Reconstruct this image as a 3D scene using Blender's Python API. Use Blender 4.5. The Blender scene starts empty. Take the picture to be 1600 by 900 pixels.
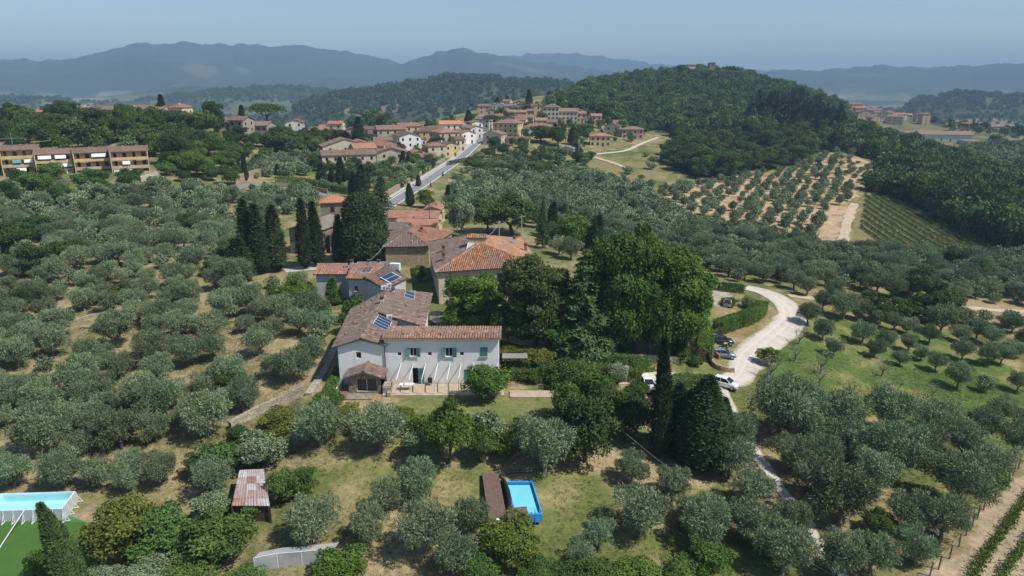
import bpy, bmesh, math, random
import numpy as np
from mathutils import Vector, Matrix
R = math.radians
rnd = random.Random(7)
SC = bpy.context.scene
COL = SC.collection

# ------------------------------------------------------------ camera, sky, sun
CAM_Z, PITCH, FPX = 40.0, R(16.5), 1081.0
cam = bpy.data.cameras.new('camera'); camo = bpy.data.objects.new('camera', cam); COL.objects.link(camo)
camo.location = (0, 0, CAM_Z); camo.rotation_euler = (R(90) - PITCH, 0, 0)
cam.sensor_width = 36.0; cam.lens = FPX / 1600 * 36.0; cam.clip_start = 0.5; cam.clip_end = 40000
SC.camera = camo
SUNV = Vector((0.67, -0.27, 1.0)).normalized()
EL = math.asin(SUNV.z); AZ = math.atan2(SUNV.x, SUNV.y)
W = bpy.data.worlds.new('World'); SC.world = W; W.use_nodes = True
_n = W.node_tree.nodes; _bg = _n['Background']
_sky = _n.new('ShaderNodeTexSky'); _sky.sky_type = 'NISHITA'; _sky.sun_disc = False
_sky.sun_elevation = EL; _sky.sun_rotation = AZ
_sky.air_density = 1.1; _sky.dust_density = 0.4; _sky.ozone_density = 4.0; _sky.altitude = 200
W.node_tree.links.new(_sky.outputs[0], _bg.inputs[0]); _bg.inputs[1].default_value = 0.09
sun = bpy.data.lights.new('sun', 'SUN'); suno = bpy.data.objects.new('sun', sun); COL.objects.link(suno)
sun.energy = 4.0; sun.angle = R(0.6); sun.color = (1.0, 0.955, 0.88)
suno.rotation_euler = (-SUNV).to_track_quat('-Z', 'Y').to_euler(); suno.location = (100, -30, 200)
SC.view_settings.view_transform = 'Standard'; SC.view_settings.look = 'None'
SC.view_settings.exposure = 0.45; SC.view_settings.gamma = 1.0; SC.view_settings.use_curve_mapping = False
SC.render.engine = 'CYCLES'
cy = SC.cycles
cy.max_bounces = 8; cy.diffuse_bounces = 4; cy.glossy_bounces = 3; cy.transmission_bounces = 4
cy.volume_bounces = 1; cy.transparent_max_bounces = 6; cy.caustics_reflective = False; cy.caustics_refractive = False
cy.use_denoising = True; cy.sample_clamp_indirect = 4.0

# ------------------------------------------------------------ small numeric helpers
def _hash(ix, iy, seed):
    n = (ix.astype(np.int64) * 374761393 + iy.astype(np.int64) * 668265263 + seed * 144269) & 0x7fffffff
    n = ((n ^ (n >> 13)) * 1274126177) & 0x7fffffff
    return ((n ^ (n >> 16)) & 0xffff) / 65535.0
def vnoise(x, y, seed=0):
    x = np.asarray(x, float); y = np.asarray(y, float)
    ix = np.floor(x); iy = np.floor(y); fx = x - ix; fy = y - iy
    ix = ix.astype(np.int64); iy = iy.astype(np.int64)
    fx = fx * fx * (3 - 2 * fx); fy = fy * fy * (3 - 2 * fy)
    a = _hash(ix, iy, seed); b = _hash(ix + 1, iy, seed); c = _hash(ix, iy + 1, seed); d = _hash(ix + 1, iy + 1, seed)
    return (a * (1 - fx) + b * fx) * (1 - fy) + (c * (1 - fx) + d * fx) * fy
def fbm(x, y, seed=0, octv=4):
    s = 0; a = 0.5; t = 0
    for k in range(octv):
        s = s + a * vnoise(np.asarray(x) * 2 ** k, np.asarray(y) * 2 ** k, seed + k * 17); t += a; a *= 0.5
    return s / t
def sstep(a, b, x):
    t = np.clip((np.asarray(x, float) - a) / (b - a), 0, 1); return t * t * (3 - 2 * t)

# ------------------------------------------------------------ survey: sight line of a mark in the photograph -> direction
SP, CP = math.sin(PITCH), math.cos(PITCH)
def sight(u, v):
    a = (450 - v) / FPX
    return np.array([(u - 800) / FPX, CP + a * SP, -SP + a * CP])     # per metre of depth
def at_depth(u, v, d):
    return Vector(tuple(np.array([0, 0, CAM_Z]) + sight(u, v) * d))
def at_z(u, v, z):
    s = sight(u, v); return at_depth(u, v, (z - CAM_Z) / s[2])

# ------------------------------------------------------------ terrain heights (u, v, height above the farmhouse yard)
CTRL = [  # near ground
 (-100,900,-4),(100,880,-4.2),(300,880,-4.2),(500,880,-4),(700,880,-4),(900,880,-4.5),(1100,880,-5.5),(1300,880,-6.6),(1500,890,-7.2),(1700,890,-8),
 (-100,790,-3.4),(60,800,-3.4),(200,780,-3.6),(400,790,-3.6),(600,790,-3.2),(820,780,-3.2),(1000,790,-4),(1200,790,-5.8),(1400,790,-7.4),(1560,800,-8),(1720,760,-10),
 (-100,690,-3),(100,690,-3),(300,690,-2.6),(450,680,-2.2),(600,690,-2.0),(760,690,-2.0),(900,700,-2.4),(1000,700,-3.4),(1130,690,-5),(1300,690,-7),(1450,690,-8.4),(1600,690,-9.6),
 (-100,600,-2.6),(60,600,-2.6),(200,600,-2.2),(340,600,-1.6),(450,600,-.8),
 (560,640,-.3),(640,640,0),(740,640,0),(850,640,0),(560,605,0),(700,605,0),(800,600,0),(900,600,-.3),(1000,610,-1.6),(1060,600,-3.0),
 (1132,600,-4.6),(1160,570,-4.6),(1250,600,-6.4),(1400,600,-8.4),(1550,600,-10),(1700,600,-11.5),
 (0,510,-1.6),(150,510,-1.4),(300,500,-1.0),(420,500,-.4),(560,520,0),(700,520,0),(850,530,0),(980,540,-.6),(1060,545,-2.2),(1120,535,-4.2),(1200,530,-5.2),(1340,530,-7.4),(1480,530,-9.6),(1650,530,-11.5),
 (1110,460,-2.6),(1160,465,-3.6),(1220,470,-4.6),(1240,500,-5),(1350,470,-7.5),(1480,470,-10),(1600,470,-12),(1720,470,-13),
 (0,440,-.6),(150,440,-.3),(300,440,0),(420,440,0),(560,440,0),(700,450,0),(850,450,-.4),(1000,440,-2.5),(1110,425,-5.5),(1250,425,-8.5),(1400,425,-11),(1600,425,-13.5),
 (0,380,0.8),(150,380,1),(300,380,.8),(450,380,.3),(600,380,0),(740,385,-.4),(860,385,-2.5),(980,385,-6.5),(1100,388,-10),(1200,390,-12.5),(1310,388,-14),(1450,395,-15),(1600,395,-16),(1720,395,-17),
 (0,330,2.4),(150,325,3),(300,325,2.2),(450,325,1),(560,330,.2),(640,330,-.2),(740,330,-1.5),(860,335,-5),(980,335,-8.5),(1100,340,-11.5),(1220,340,-12.5),(1320,335,-12.5),(1440,345,-14),(1560,370,-16.5),(1700,350,-18),
 (0,285,7),(120,280,8.2),(240,280,8),(340,285,6),(440,290,3.5),(540,290,2),(620,305,.4),(700,290,-1),(800,285,-3.5),(900,290,-6),(1000,290,-7.5),(1100,290,-8.5),(1220,290,-8.5),(1340,300,-10),(1450,300,-13),(1580,300,-16),(1720,290,-18),
 (60,250,11),(200,250,11.5),(320,252,9),(440,255,6),(560,262,3.6),(680,268,1.2),(760,262,-.5),(860,258,-2),(960,255,-1.5),(1040,250,-1.5),(1140,255,-4),(1240,250,-3.5),(1320,250,-2.5),(1420,262,-9),(1520,262,-13),(1640,262,-15),
 (0,215,17),(120,215,17.5),(240,212,18),(360,218,15),(460,222,10),(560,235,6),(640,235,4.6),(720,235,4.6),(760,218,7),(820,225,5.5),(900,230,4),(960,222,4),(1040,215,4),(1140,212,5),(1210,212,4.5),(1300,215,1),(1400,225,-7),(1500,225,-10),(1600,228,-13),
 (0,196,21),(150,194,21),(270,192,21),(370,205,16.5),(470,208,12.5),(600,212,9),(680,212,8.5),
]
CTRD = [  # with a depth instead
 (700,203,440),(760,196,480),(800,190,500),(860,194,490),(930,194,500),(1000,196,560),(780,176,560),(830,178,560),(795,169,590),(880,172,560),
 (1060,190,560),(1150,190,590),(1240,195,600),
 (840,150,680),(900,143,740),(960,132,790),(1000,126,820),(1060,120,830),(1110,117,830),(1160,124,830),(1210,137,830),(1260,152,820),(1300,170,800),
 (1000,160,700),(1100,155,700),(1200,170,720),
 (1340,173,860),(1400,186,840),(1450,190,840),(1500,203,760),(1560,205,760),(1480,222,600),(1380,205,760),(1640,210,760),
]
PTS = []
for u, v, z in CTRL:
    p = at_z(u, v, z); PTS.append(p)
for u, v, d in CTRD: PTS.append(at_depth(u, v, d))
for th, r, z in [(-38,520,10),(-30,560,6),(-24,560,4),(-18,560,2),(-12,600,2),(-38,800,-25),(-28,850,-28),(-18,850,-28),(-9,850,-18),(-3,900,-5),
                 (3,1050,0),(8,1150,10),(14,1200,10),(20,1200,-10),(26,1150,-25),(32,1150,-25),(38,1150,-25),
                 (-38,1300,-50),(-25,1300,-55),(-12,1300,-50),(0,1300,-35),(12,1500,-30),(24,1500,-40),(36,1500,-40),
                 (-40,40,-6),(0,40,-5.5),(40,40,-9),(-40,25,-6.5),(0,25,-6),(40,25,-9.5)]:
    PTS.append(Vector((r * math.sin(R(th)), r * math.cos(R(th)), z)))
PX = np.array([(math.atan2(p.x, p.y) * 4.0, math.log(math.hypot(p.x, p.y)) * 2.2) for p in PTS]); PZ = np.array([p.z for p in PTS])
def _phi(d2): return np.sqrt(d2 + 0.18 ** 2)
_D2 = ((PX[:, None, :] - PX[None]) ** 2).sum(2); _N = len(PZ)
_A = np.zeros((_N + 1, _N + 1)); _A[:_N, :_N] = _phi(_D2) - np.eye(_N) * 0.02; _A[_N, :_N] = 1; _A[:_N, _N] = 1
_C = np.linalg.solve(_A, np.append(PZ, 0))
def near_h(x, y):
    th = np.clip(np.arctan2(x, y), -0.85, 0.85) * 4.0; lr = np.log(np.clip(np.hypot(x, y), 25, 1500)) * 2.2
    out = np.empty(th.shape); f = th.ravel(); g = lr.ravel(); o = out.ravel()
    for i in range(0, f.size, 60000):
        d2 = (f[i:i+60000, None] - PX[:, 0]) ** 2 + (g[i:i+60000, None] - PX[:, 1]) ** 2
        o[i:i+60000] = _phi(d2) @ _C[:_N] + _C[_N]
    return o.reshape(th.shape)
RIDGES = [  # distance, front width, back width, crest
 (1750, 420, 500, [(380,196),(440,178),(480,163),(530,148),(600,140),(660,130),(700,122),(740,122),(790,128),(850,131),(920,136),(1000,142),(1200,175),(1300,190)]),
 (2300, 420, 700, [(1250,190),(1380,178),(1440,158),(1500,147),(1560,150),(1640,158),(1800,150)]),
 (2900, 500, 600, [(-200,150),(100,158),(200,160),(300,148),(360,141),(420,138),(500,140),(560,150),(700,170)]),
 (7200, 2300, 1500, [(-300,104),(-100,96),(0,94),(40,91),(70,96),(110,93),(150,83),(200,72),(240,67),(300,67),(345,71),(400,71),(470,73),(520,76),(570,86),(610,95),(650,106),(720,122),(800,135)]),
 (6300, 1700, 1200, [(480,140),(560,118),(600,106),(640,95),(680,83),(720,77),(755,83),(800,91),(850,98),(900,103),(960,112),(1050,126)]),
 (9200, 2000, 1500, [(600,112),(720,98),(790,89),(850,82),(905,84),(950,91),(1000,97),(1060,104),(1150,109),(1250,113),(1500,116)]),
 (6500, 1500, 1300, [(1080,138),(1140,120),(1200,111),(1260,110),(1330,107),(1375,103),(1440,106),(1510,103),(1600,101),(1750,98),(2000,104)]),
]
_RT = []
for D, wf, wb, cr in RIDGES:
    th = []; zt = []
    for u, v in cr:
        s = sight(u, v); th.append(math.atan2(s[0], s[1])); zt.append(CAM_Z + D * s[2] / math.hypot(s[0], s[1]))
    _RT.append((D, wf, wb, np.array(th), np.array(zt)))
def far_h(x, y):
    r = np.hypot(x, y); th = np.arctan2(x, y)
    base = -62 + 46 * (fbm(x / 900, y / 900, 3, 4) - 0.45)
    z = base
    for k, (D, wf, wb, tt, zt) in enumerate(_RT):
        top = np.interp(th, tt, zt, left=zt[0] - 60, right=zt[-1] - 60)
        top = top + (vnoise(th * 90, th * 0, 31 + k) - .5) * 0.004 * D + (vnoise(th * 300, th * 0, 41 + k) - .5) * 0.0016 * D
        spur = 0.45 + 1.1 * fbm(x / (.11 * D), y / (.11 * D), 51 + k, 4)
        t = r - D
        prof = np.where(t < 0, np.exp(-(t / (wf * spur)) ** 2 * 1.6), np.exp(-(t / wb) ** 2))
        z = np.maximum(z, base + (top - base) * prof)
    return z
def hgt(x, y):
    x = np.asarray(x, float); y = np.asarray(y, float); r = np.hypot(x, y)
    t = sstep(1000, 1500, r); out = np.zeros(r.shape)
    a = r < 1500; b = r > 1000
    if a.any(): out[a] += near_h(x[a], y[a]) * (1 - t[a])
    if b.any(): out[b] += far_h(x[b], y[b]) * t[b]
    k = sstep(-31, -27, x) * sstep(13, 9, x) * sstep(79.5, 82.5, y) * sstep(95, 91, y)      # levelled farmhouse terrace
    return out * (1 - k) + k * -.12
def h1(x, y): return float(hgt(np.array([x]), np.array([y]))[0])
_DS = np.exp(np.linspace(math.log(32), math.log(5200), 700))
def G(u, v):                                   # ground point of a surveyed mark
    s = sight(u, v)
    for lo in range(0, len(_DS), 100):
        D = _DS[lo:lo + 101]; f = CAM_Z + s[2] * D - hgt(s[0] * D, s[1] * D); i = int(np.argmax(f < 0))
        if f[i] < 0: break
    else: i = len(D) - 1
    a, b = D[max(i - 1, 0)], D[i]
    for _ in range(9):
        m = (a + b) / 2
        if CAM_Z + s[2] * m - h1(s[0] * m, s[1] * m) < 0: b = m
        else: a = m
    return at_depth(u, v, b)
def depth_of(p): return p.y * CP - (p.z - CAM_Z) * SP
def ppm(p): return FPX / depth_of(p)           # photograph pixels per metre there
def poly(pts): return np.array([(g.x, g.y) for g in (G(u, v) for u, v in pts)])
def inside(px, py, pg):
    px = np.asarray(px, float); py = np.asarray(py, float); n = len(pg); full = np.zeros(px.shape, bool)
    box = (px >= pg[:, 0].min()) & (px <= pg[:, 0].max()) & (py >= pg[:, 1].min()) & (py <= pg[:, 1].max())
    px = px[box]; py = py[box]; c = np.zeros(px.shape, bool)
    for i in range(n):
        x0, y0 = pg[i]; x1, y1 = pg[(i + 1) % n]
        if y0 == y1: continue
        k = ((y0 > py) != (y1 > py)) & (px < (x1 - x0) * (py - y0) / (y1 - y0) + x0)
        c ^= k
    full[box] = c
    return full
# ------------------------------------------------------------ materials
def newmat(name):
    m = bpy.data.materials.new(name); m.use_nodes = True; nt = m.node_tree
    return m, nt, nt.nodes, nt.links, nt.nodes['Principled BSDF']
def setc(s, c): s.default_value = (c[0], c[1], c[2], 1)
def mixn(nt, a, b, fac, mode='MIX'):
    n = nt.nodes.new('ShaderNodeMix'); n.data_type = 'RGBA'; n.blend_type = mode
    for k, val in ((0, fac), (6, a), (7, b)):
        s = n.inputs[k]
        if hasattr(val, 'is_output'): nt.links.new(val, s)
        elif k == 0: s.default_value = val
        else: setc(s, val)
    return n.outputs[2]
def ramp(nt, src, stops):
    n = nt.nodes.new('ShaderNodeValToRGB'); e = n.color_ramp.elements
    while len(e) < len(stops): e.new(0.5)
    for k, (p, c) in enumerate(stops): e[k].position = p; e[k].color = (c[0], c[1], c[2], 1)
    nt.links.new(src, n.inputs[0]); return n.outputs[0]
def noise(nt, scale, detail=4, rough=0.6, vec=None):
    n = nt.nodes.new('ShaderNodeTexNoise'); n.inputs['Scale'].default_value = scale
    n.inputs['Detail'].default_value = detail; n.inputs['Roughness'].default_value = rough
    if vec is None:
        vec = nt.nodes.new('ShaderNodeTexCoord').outputs['Object']
    nt.links.new(vec, n.inputs['Vector']); return n.outputs[0]
def bump(nt, h, bsdf, strength, dist):
    b = nt.nodes.new('ShaderNodeBump'); b.inputs['Strength'].default_value = strength; b.inputs['Distance'].default_value = dist
    nt.links.new(h, b.inputs['Height']); nt.links.new(b.outputs[0], bsdf.inputs['Normal'])
MATS = {}
def plain(name, c, rough=0.8, var=0.15, scale=1.5, bmp=0.0, metal=0.0, spec=0.3, dirt=None):
    m, nt, N, L, B = newmat(name)
    n1 = noise(nt, scale, 5)
    lo = [x * (1 - var) for x in c]; hi = [min(1, x * (1 + var)) for x in c]
    col = ramp(nt, n1, [(0.3, lo), (0.7, hi)])
    if dirt:
        n2 = noise(nt, scale * 0.35, 6, 0.7)
        f = ramp(nt, n2, [(0.5, (0, 0, 0)), (0.72, (1, 1, 1))]); col = mixn(nt, col, dirt, f)
    L.new(col, B.inputs['Base Color'])
    B.inputs['Roughness'].default_value = rough; B.inputs['Metallic'].default_value = metal; B.inputs['Specular IOR Level'].default_value = spec
    if bmp: bump(nt, noise(nt, scale * 6, 4), B, bmp, 0.05)
    MATS[name] = m; return m
def leafmat(name, dark, light, trans=0.25, objvar=0.25):
    m, nt, N, L, B = newmat(name); N.remove(B)
    at = N.new('ShaderNodeAttribute'); at.attribute_name = 'tone'
    oi = N.new('ShaderNodeObjectInfo')
    col = ramp(nt, at.outputs['Fac'], [(0.0, dark), (1.0, light)])
    mr = N.new('ShaderNodeMapRange'); mr.inputs[3].default_value = 1 - objvar; mr.inputs[4].default_value = 1 + objvar
    L.new(oi.outputs['Random'], mr.inputs[0])
    hv = N.new('ShaderNodeHueSaturation'); L.new(mr.outputs[0], hv.inputs['Value']); L.new(col, hv.inputs['Color'])
    mh = N.new('ShaderNodeMath'); mh.operation = 'MULTIPLY_ADD'; mh.inputs[1].default_value = 7.31; mh.inputs[2].default_value = 0
    L.new(oi.outputs['Random'], mh.inputs[0])
    fr = N.new('ShaderNodeMath'); fr.operation = 'FRACT'; L.new(mh.outputs[0], fr.inputs[0])
    mr2 = N.new('ShaderNodeMapRange'); mr2.inputs[3].default_value = 0.485; mr2.inputs[4].default_value = 0.515
    L.new(fr.outputs[0], mr2.inputs[0]); L.new(mr2.outputs[0], hv.inputs['Hue'])
    d = N.new('ShaderNodeBsdfDiffuse'); t = N.new('ShaderNodeBsdfTranslucent'); mx = N.new('ShaderNodeMixShader')
    L.new(hv.outputs[0], d.inputs[0]); L.new(hv.outputs[0], t.inputs[0]); mx.inputs[0].default_value = trans
    L.new(d.outputs[0], mx.inputs[1]); L.new(t.outputs[0], mx.inputs[2]); L.new(mx.outputs[0], N['Material Output'].inputs[0])
    MATS[name] = m; return m
def tonemat(name, stops, rough=0.85, nscale=2.0, patch=None, bmp=0.2):
    """colour from the per-piece tone attribute, fine noise, optional weathering patches"""
    m, nt, N, L, B = newmat(name)
    at = N.new('ShaderNodeAttribute'); at.attribute_name = 'tone'
    col = ramp(nt, at.outputs['Fac'], stops)
    n1 = noise(nt, nscale * 4, 3); col = mixn(nt, col, ramp(nt, n1, [(0.3, (.6, .6, .6)), (0.7, (1.25, 1.25, 1.25))]), 0.7, 'MULTIPLY')
    if patch:
        f = ramp(nt, noise(nt, patch[1], 5, 0.65), [(0.45, (0, 0, 0)), (0.65, (1, 1, 1))]); col = mixn(nt, col, patch[0], f)
    L.new(col, B.inputs['Base Color']); B.inputs['Roughness'].default_value = rough; B.inputs['Specular IOR Level'].default_value = 0.2
    MATS[name] = m; return m
def stonemat(name, c1, c2, joint, scale, bmp=0.5):
    m, nt, N, L, B = newmat(name)
    tc = N.new('ShaderNodeTexCoord').outputs['Object']
    mp = N.new('ShaderNodeMapping'); mp.inputs['Scale'].default_value = (1, 1, 1.7); L.new(tc, mp.inputs[0])
    v = N.new('ShaderNodeTexVoronoi'); v.inputs['Scale'].default_value = scale; L.new(mp.outputs[0], v.inputs['Vector'])
    e = N.new('ShaderNodeTexVoronoi'); e.feature = 'DISTANCE_TO_EDGE'; e.inputs['Scale'].default_value = scale; L.new(mp.outputs[0], e.inputs['Vector'])
    sp = N.new('ShaderNodeSeparateColor'); L.new(v.outputs['Color'], sp.inputs[0])
    col = ramp(nt, sp.outputs[0], [(0, c1), (1, c2)])
    f = ramp(nt, e.outputs['Distance'], [(0.02, (1, 1, 1)), (0.09, (0, 0, 0))]); col = mixn(nt, col, joint, f)
    col = mixn(nt, col, ramp(nt, noise(nt, 0.8, 6, .7), [(0.3, (.7, .68, .66)), (0.7, (1.15, 1.15, 1.1))]), 0.8, 'MULTIPLY')
    L.new(col, B.inputs['Base Color']); B.inputs['Roughness'].default_value = 0.9; B.inputs['Specular IOR Level'].default_value = 0.2
    bump(nt, e.outputs['Distance'], B, bmp, 0.08)
    MATS[name] = m; return m
def roofmat(name, c1, c2, c3, sx=2.6, bmp=0.6):
    """far clay roofs: barrel tile stripes run down the slope (UV), colour patches"""
    m, nt, N, L, B = newmat(name)
    uv = N.new('ShaderNodeUVMap').outputs[0]
    wv = N.new('ShaderNodeTexWave'); wv.inputs['Scale'].default_value = sx * 0.31; wv.inputs['Distortion'].default_value = 0.6; L.new(uv, wv.inputs[0])
    tc = N.new('ShaderNodeTexCoord').outputs['Object']
    n1 = noise(nt, 0.9, 6, .75, tc); n2 = noise(nt, 5.0, 3, .6, tc)
    col = ramp(nt, n1, [(0.3, c1), (0.5, c2), (0.72, c3)])
    col = mixn(nt, col, ramp(nt, n2, [(0.3, (.62, .62, .62)), (0.7, (1.2, 1.2, 1.2))]), 0.8, 'MULTIPLY')
    oi = N.new('ShaderNodeObjectInfo'); mr = N.new('ShaderNodeMapRange'); mr.inputs[3].default_value = .72; mr.inputs[4].default_value = 1.2
    L.new(oi.outputs['Random'], mr.inputs[0]); hv = N.new('ShaderNodeHueSaturation'); L.new(mr.outputs[0], hv.inputs['Value']); L.new(col, hv.inputs['Color'])
    L.new(hv.outputs[0], B.inputs['Base Color']); B.inputs['Roughness'].default_value = 0.9; B.inputs['Specular IOR Level'].default_value = 0.15
    bump(nt, wv.outputs['Fac'], B, bmp, 0.12)
    MATS[name] = m; return m
def glassmat(name, c, rough=0.08):
    m, nt, N, L, B = newmat(name); setc(B.inputs['Base Color'], c); B.inputs['Roughness'].default_value = rough
    B.inputs['Specular IOR Level'].default_value = 0.6; MATS[name] = m; return m

# ------------------------------------------------------------ mesh building
class MB:
    def __init__(s): s.v = []; s.f = []; s.t = []; s.m = []; s.uv = []
    def quadf(s, pts, tone=0.5, mat=0, uv=None):
        i = len(s.v); s.v += [tuple(p) for p in pts]; s.f.append(tuple(range(i, i + len(pts)))); s.t.append(tone); s.m.append(mat)
        s.uv.append(uv if uv else [(0, 0)] * len(pts)); return s
    def box(s, c, d, rz=0.0, tone=0.5, mat=0, ry=0.0, rx=0.0):
        hx, hy, hz = d[0] / 2, d[1] / 2, d[2] / 2
        M = Matrix.Translation(c) @ Matrix.Rotation(rz, 4, 'Z') @ Matrix.Rotation(ry, 4, 'Y') @ Matrix.Rotation(rx, 4, 'X')
        i = len(s.v)
        for x, y, z in ((-1,-1,-1),(1,-1,-1),(1,1,-1),(-1,1,-1),(-1,-1,1),(1,-1,1),(1,1,1),(-1,1,1)):
            s.v.append(tuple(M @ Vector((x * hx, y * hy, z * hz))))
        for f in ((0,3,2,1),(4,5,6,7),(0,1,5,4),(1,2,6,5),(2,3,7,6),(3,0,4,7)):
            s.f.append(tuple(i + k for k in f)); s.t.append(tone); s.m.append(mat); s.uv.append([(0, 0)] * 4)
        return s
    def beam(s, a, b, w, h=None, tone=0.5, mat=0):
        a = Vector(a); b = Vector(b); h = h or w; d = b - a; L = d.length
        z = d.normalized(); x = z.cross(Vector((0, 0, 1)))
        x = x.normalized() if x.length > 1e-4 else Vector((1, 0, 0)); y = z.cross(x); i = len(s.v)
        for p in (a, b):
            for sx, sy in ((-1,-1),(1,-1),(1,1),(-1,1)): s.v.append(tuple(p + x * (sx * w / 2) + y * (sy * h / 2)))
        for f in ((0,1,2,3),(7,6,5,4),(0,4,5,1),(1,5,6,2),(2,6,7,3),(3,7,4,0)):
            s.f.append(tuple(i + k for k in f)); s.t.append(tone); s.m.append(mat); s.uv.append([(0, 0)] * 4)
        return s
    def tube(s, path, radii, n=7, tone=0.5, mat=0, cap=True):
        path = [Vector(p) for p in path]; i0 = len(s.v)
        for k, p in enumerate(path):
            d = (path[min(k + 1, len(path) - 1)] - path[max(k - 1, 0)]).normalized()
            x = d.cross(Vector((0.13, 0.99, 0.05))); x.normalize(); y = d.cross(x)
            for j in range(n):
                a = 2 * math.pi * j / n; s.v.append(tuple(p + (x * math.cos(a) + y * math.sin(a)) * radii[k]))
        for k in range(len(path) - 1):
            for j in range(n):
                a = i0 + k * n + j; b = i0 + k * n + (j + 1) % n
                s.f.append((a, b, b + n, a + n)); s.t.append(tone); s.m.append(mat); s.uv.append([(0, 0)] * 4)
        if cap:
            for base in (i0, i0 + (len(path) - 1) * n):
                s.f.append(tuple(base + j for j in range(n))); s.t.append(tone); s.m.append(mat); s.uv.append([(0, 0)] * n)
        return s
    def lathe(s, c, prof, n=12, tone=0.5, mat=0):
        i0 = len(s.v); c = Vector(c)
        for r, z in prof:
            for j in range(n):
                a = 2 * math.pi * j / n; s.v.append((c.x + r * math.cos(a), c.y + r * math.sin(a), c.z + z))
        for k in range(len(prof) - 1):
            for j in range(n):
                a = i0 + k * n + j; b = i0 + k * n + (j + 1) % n
                s.f.append((a, b, b + n, a + n)); s.t.append(tone); s.m.append(mat); s.uv.append([(0, 0)] * 4)
        for base in (i0, i0 + (len(prof) - 1) * n):
            s.f.append(tuple(base + j for j in range(n))); s.t.append(tone); s.m.append(mat); s.uv.append([(0, 0)] * n)
        return s
    def mesh(s, name, mats, smooth=False):
        me = bpy.data.meshes.new(name); me.from_pydata(s.v, [], s.f)
        if not isinstance(mats, (list, tuple)): mats = [mats]
        for m in mats: me.materials.append(MATS[m] if isinstance(m, str) else m)
        n = len(s.f)
        if n:
            at = me.attributes.new('tone', 'FLOAT', 'FACE'); at.data.foreach_set('value', s.t)
            me.polygons.foreach_set('material_index', s.m)
            if any(any(c != (0, 0) for c in q) for q in s.uv):
                ul = me.uv_layers.new(name='UVMap'); ul.data.foreach_set('uv', [c for q in s.uv for pr in q for c in pr])
            if smooth: me.polygons.foreach_set('use_smooth', [True] * n)
        me.update(); return me
    def build(s, name, mats, parent=None, smooth=False, recalc=False):
        me = s.mesh(name, mats, smooth)
        if recalc:
            bm = bmesh.new(); bm.from_mesh(me); bmesh.ops.recalc_face_normals(bm, faces=bm.faces); bm.to_mesh(me); bm.free()
        return link(name, me, parent)
def link(name, me, parent=None, loc=None, rz=0, scale=None):
    o = bpy.data.objects.new(name, me); COL.objects.link(o)
    if parent is not None: o.parent = parent
    if loc is not None: o.location = loc
    if rz: o.rotation_euler = (0, 0, rz)
    if scale is not None: o.scale = scale
    return o
def tag(o, label, cat=None, group=None, kind=None):
    if label: o['label'] = label
    if cat: o['category'] = cat
    if group: o['group'] = group
    if kind: o['kind'] = kind
    return o
def thing(name, label, cat, loc=(0, 0, 0), rz=0.0, group=None, scale=None):
    o = link(name, None, None, loc, rz, scale); return tag(o, label, cat, group)
def npmesh(name, V, F, mats, tone=None, fmat=None, smooth=False):
    """fast mesh from numpy arrays (all quads or all tris)"""
    me = bpy.data.meshes.new(name); nf, k = F.shape
    me.vertices.add(len(V)); me.vertices.foreach_set('co', V.astype(np.float32).ravel())
    me.loops.add(nf * k); me.loops.foreach_set('vertex_index', F.astype(np.int32).ravel())
    me.polygons.add(nf); me.polygons.foreach_set('loop_start', np.arange(0, nf * k, k, dtype=np.int32))
    for m in mats: me.materials.append(MATS[m] if isinstance(m, str) else m)
    if tone is not None:
        a = me.attributes.new('tone', 'FLOAT', 'FACE'); a.data.foreach_set('value', tone.astype(np.float32))
    if fmat is not None: me.polygons.foreach_set('material_index', fmat.astype(np.int32))
    if smooth: me.polygons.foreach_set('use_smooth', np.ones(nf, bool))
    me.update(calc_edges=True); return me

# ------------------------------------------------------------ ground sheet
NA, NR = 620, 640
_th = np.linspace(R(-62), R(62), NA); _r = np.exp(np.linspace(math.log(14), math.log(11500), NR))
_TH, _RR = np.meshgrid(_th, _r); GX = _RR * np.sin(_TH); GY = _RR * np.cos(_TH); GZ = hgt(GX, GY)
jx = GX + (fbm(GX / 3.0, GY / 3.0, 5, 3) - .5) * (2.0 + _RR * .012); jy = GY + (fbm(GX / 3.0, GY / 3.0, 6, 3) - .5) * (2.0 + _RR * .03)
n_a = fbm(GX / 9, GY / 9, 1, 5); n_b = fbm(GX / 3, GY / 3, 2, 4); n_c = fbm(GX / 40, GY / 40, 4, 3)
def C3(c): return np.array(c)
DRY = C3((.29, .235, .125)); GREEN = C3((.125, .145, .052)); SOIL = C3((.31, .235, .155)); TAN = C3((.40, .285, .185))
def mix3(a, b, t): return a + (b - a) * t[..., None]
gc = mix3(np.broadcast_to(GREEN, GX.shape + (3,)), DRY, sstep(.40, .66, n_a * .6 + n_b * .4))
gc = mix3(gc, SOIL, sstep(.60, .72, n_b) * .7)
def paint(pts, col, amt=1.0, mod=None):
    global gc
    m = inside(jx, jy, poly(pts)).astype(float) * amt
    if mod is not None: m = m * mod
    gc = mix3(gc, C3(col) if not isinstance(col, np.ndarray) or col.ndim == 1 else col, m)
LEFTGROVE = [(0,330),(200,300),(330,300),(420,330),(470,440),(500,520),(520,600),(470,640),(380,690),(330,760),(280,800),(130,770),(0,760)]
mixDS = mix3(np.broadcast_to(DRY * 1.1, GX.shape + (3,)), SOIL * 1.15, sstep(.4, .6, n_b))
paint(LEFTGROVE, mixDS, .35)
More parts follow.
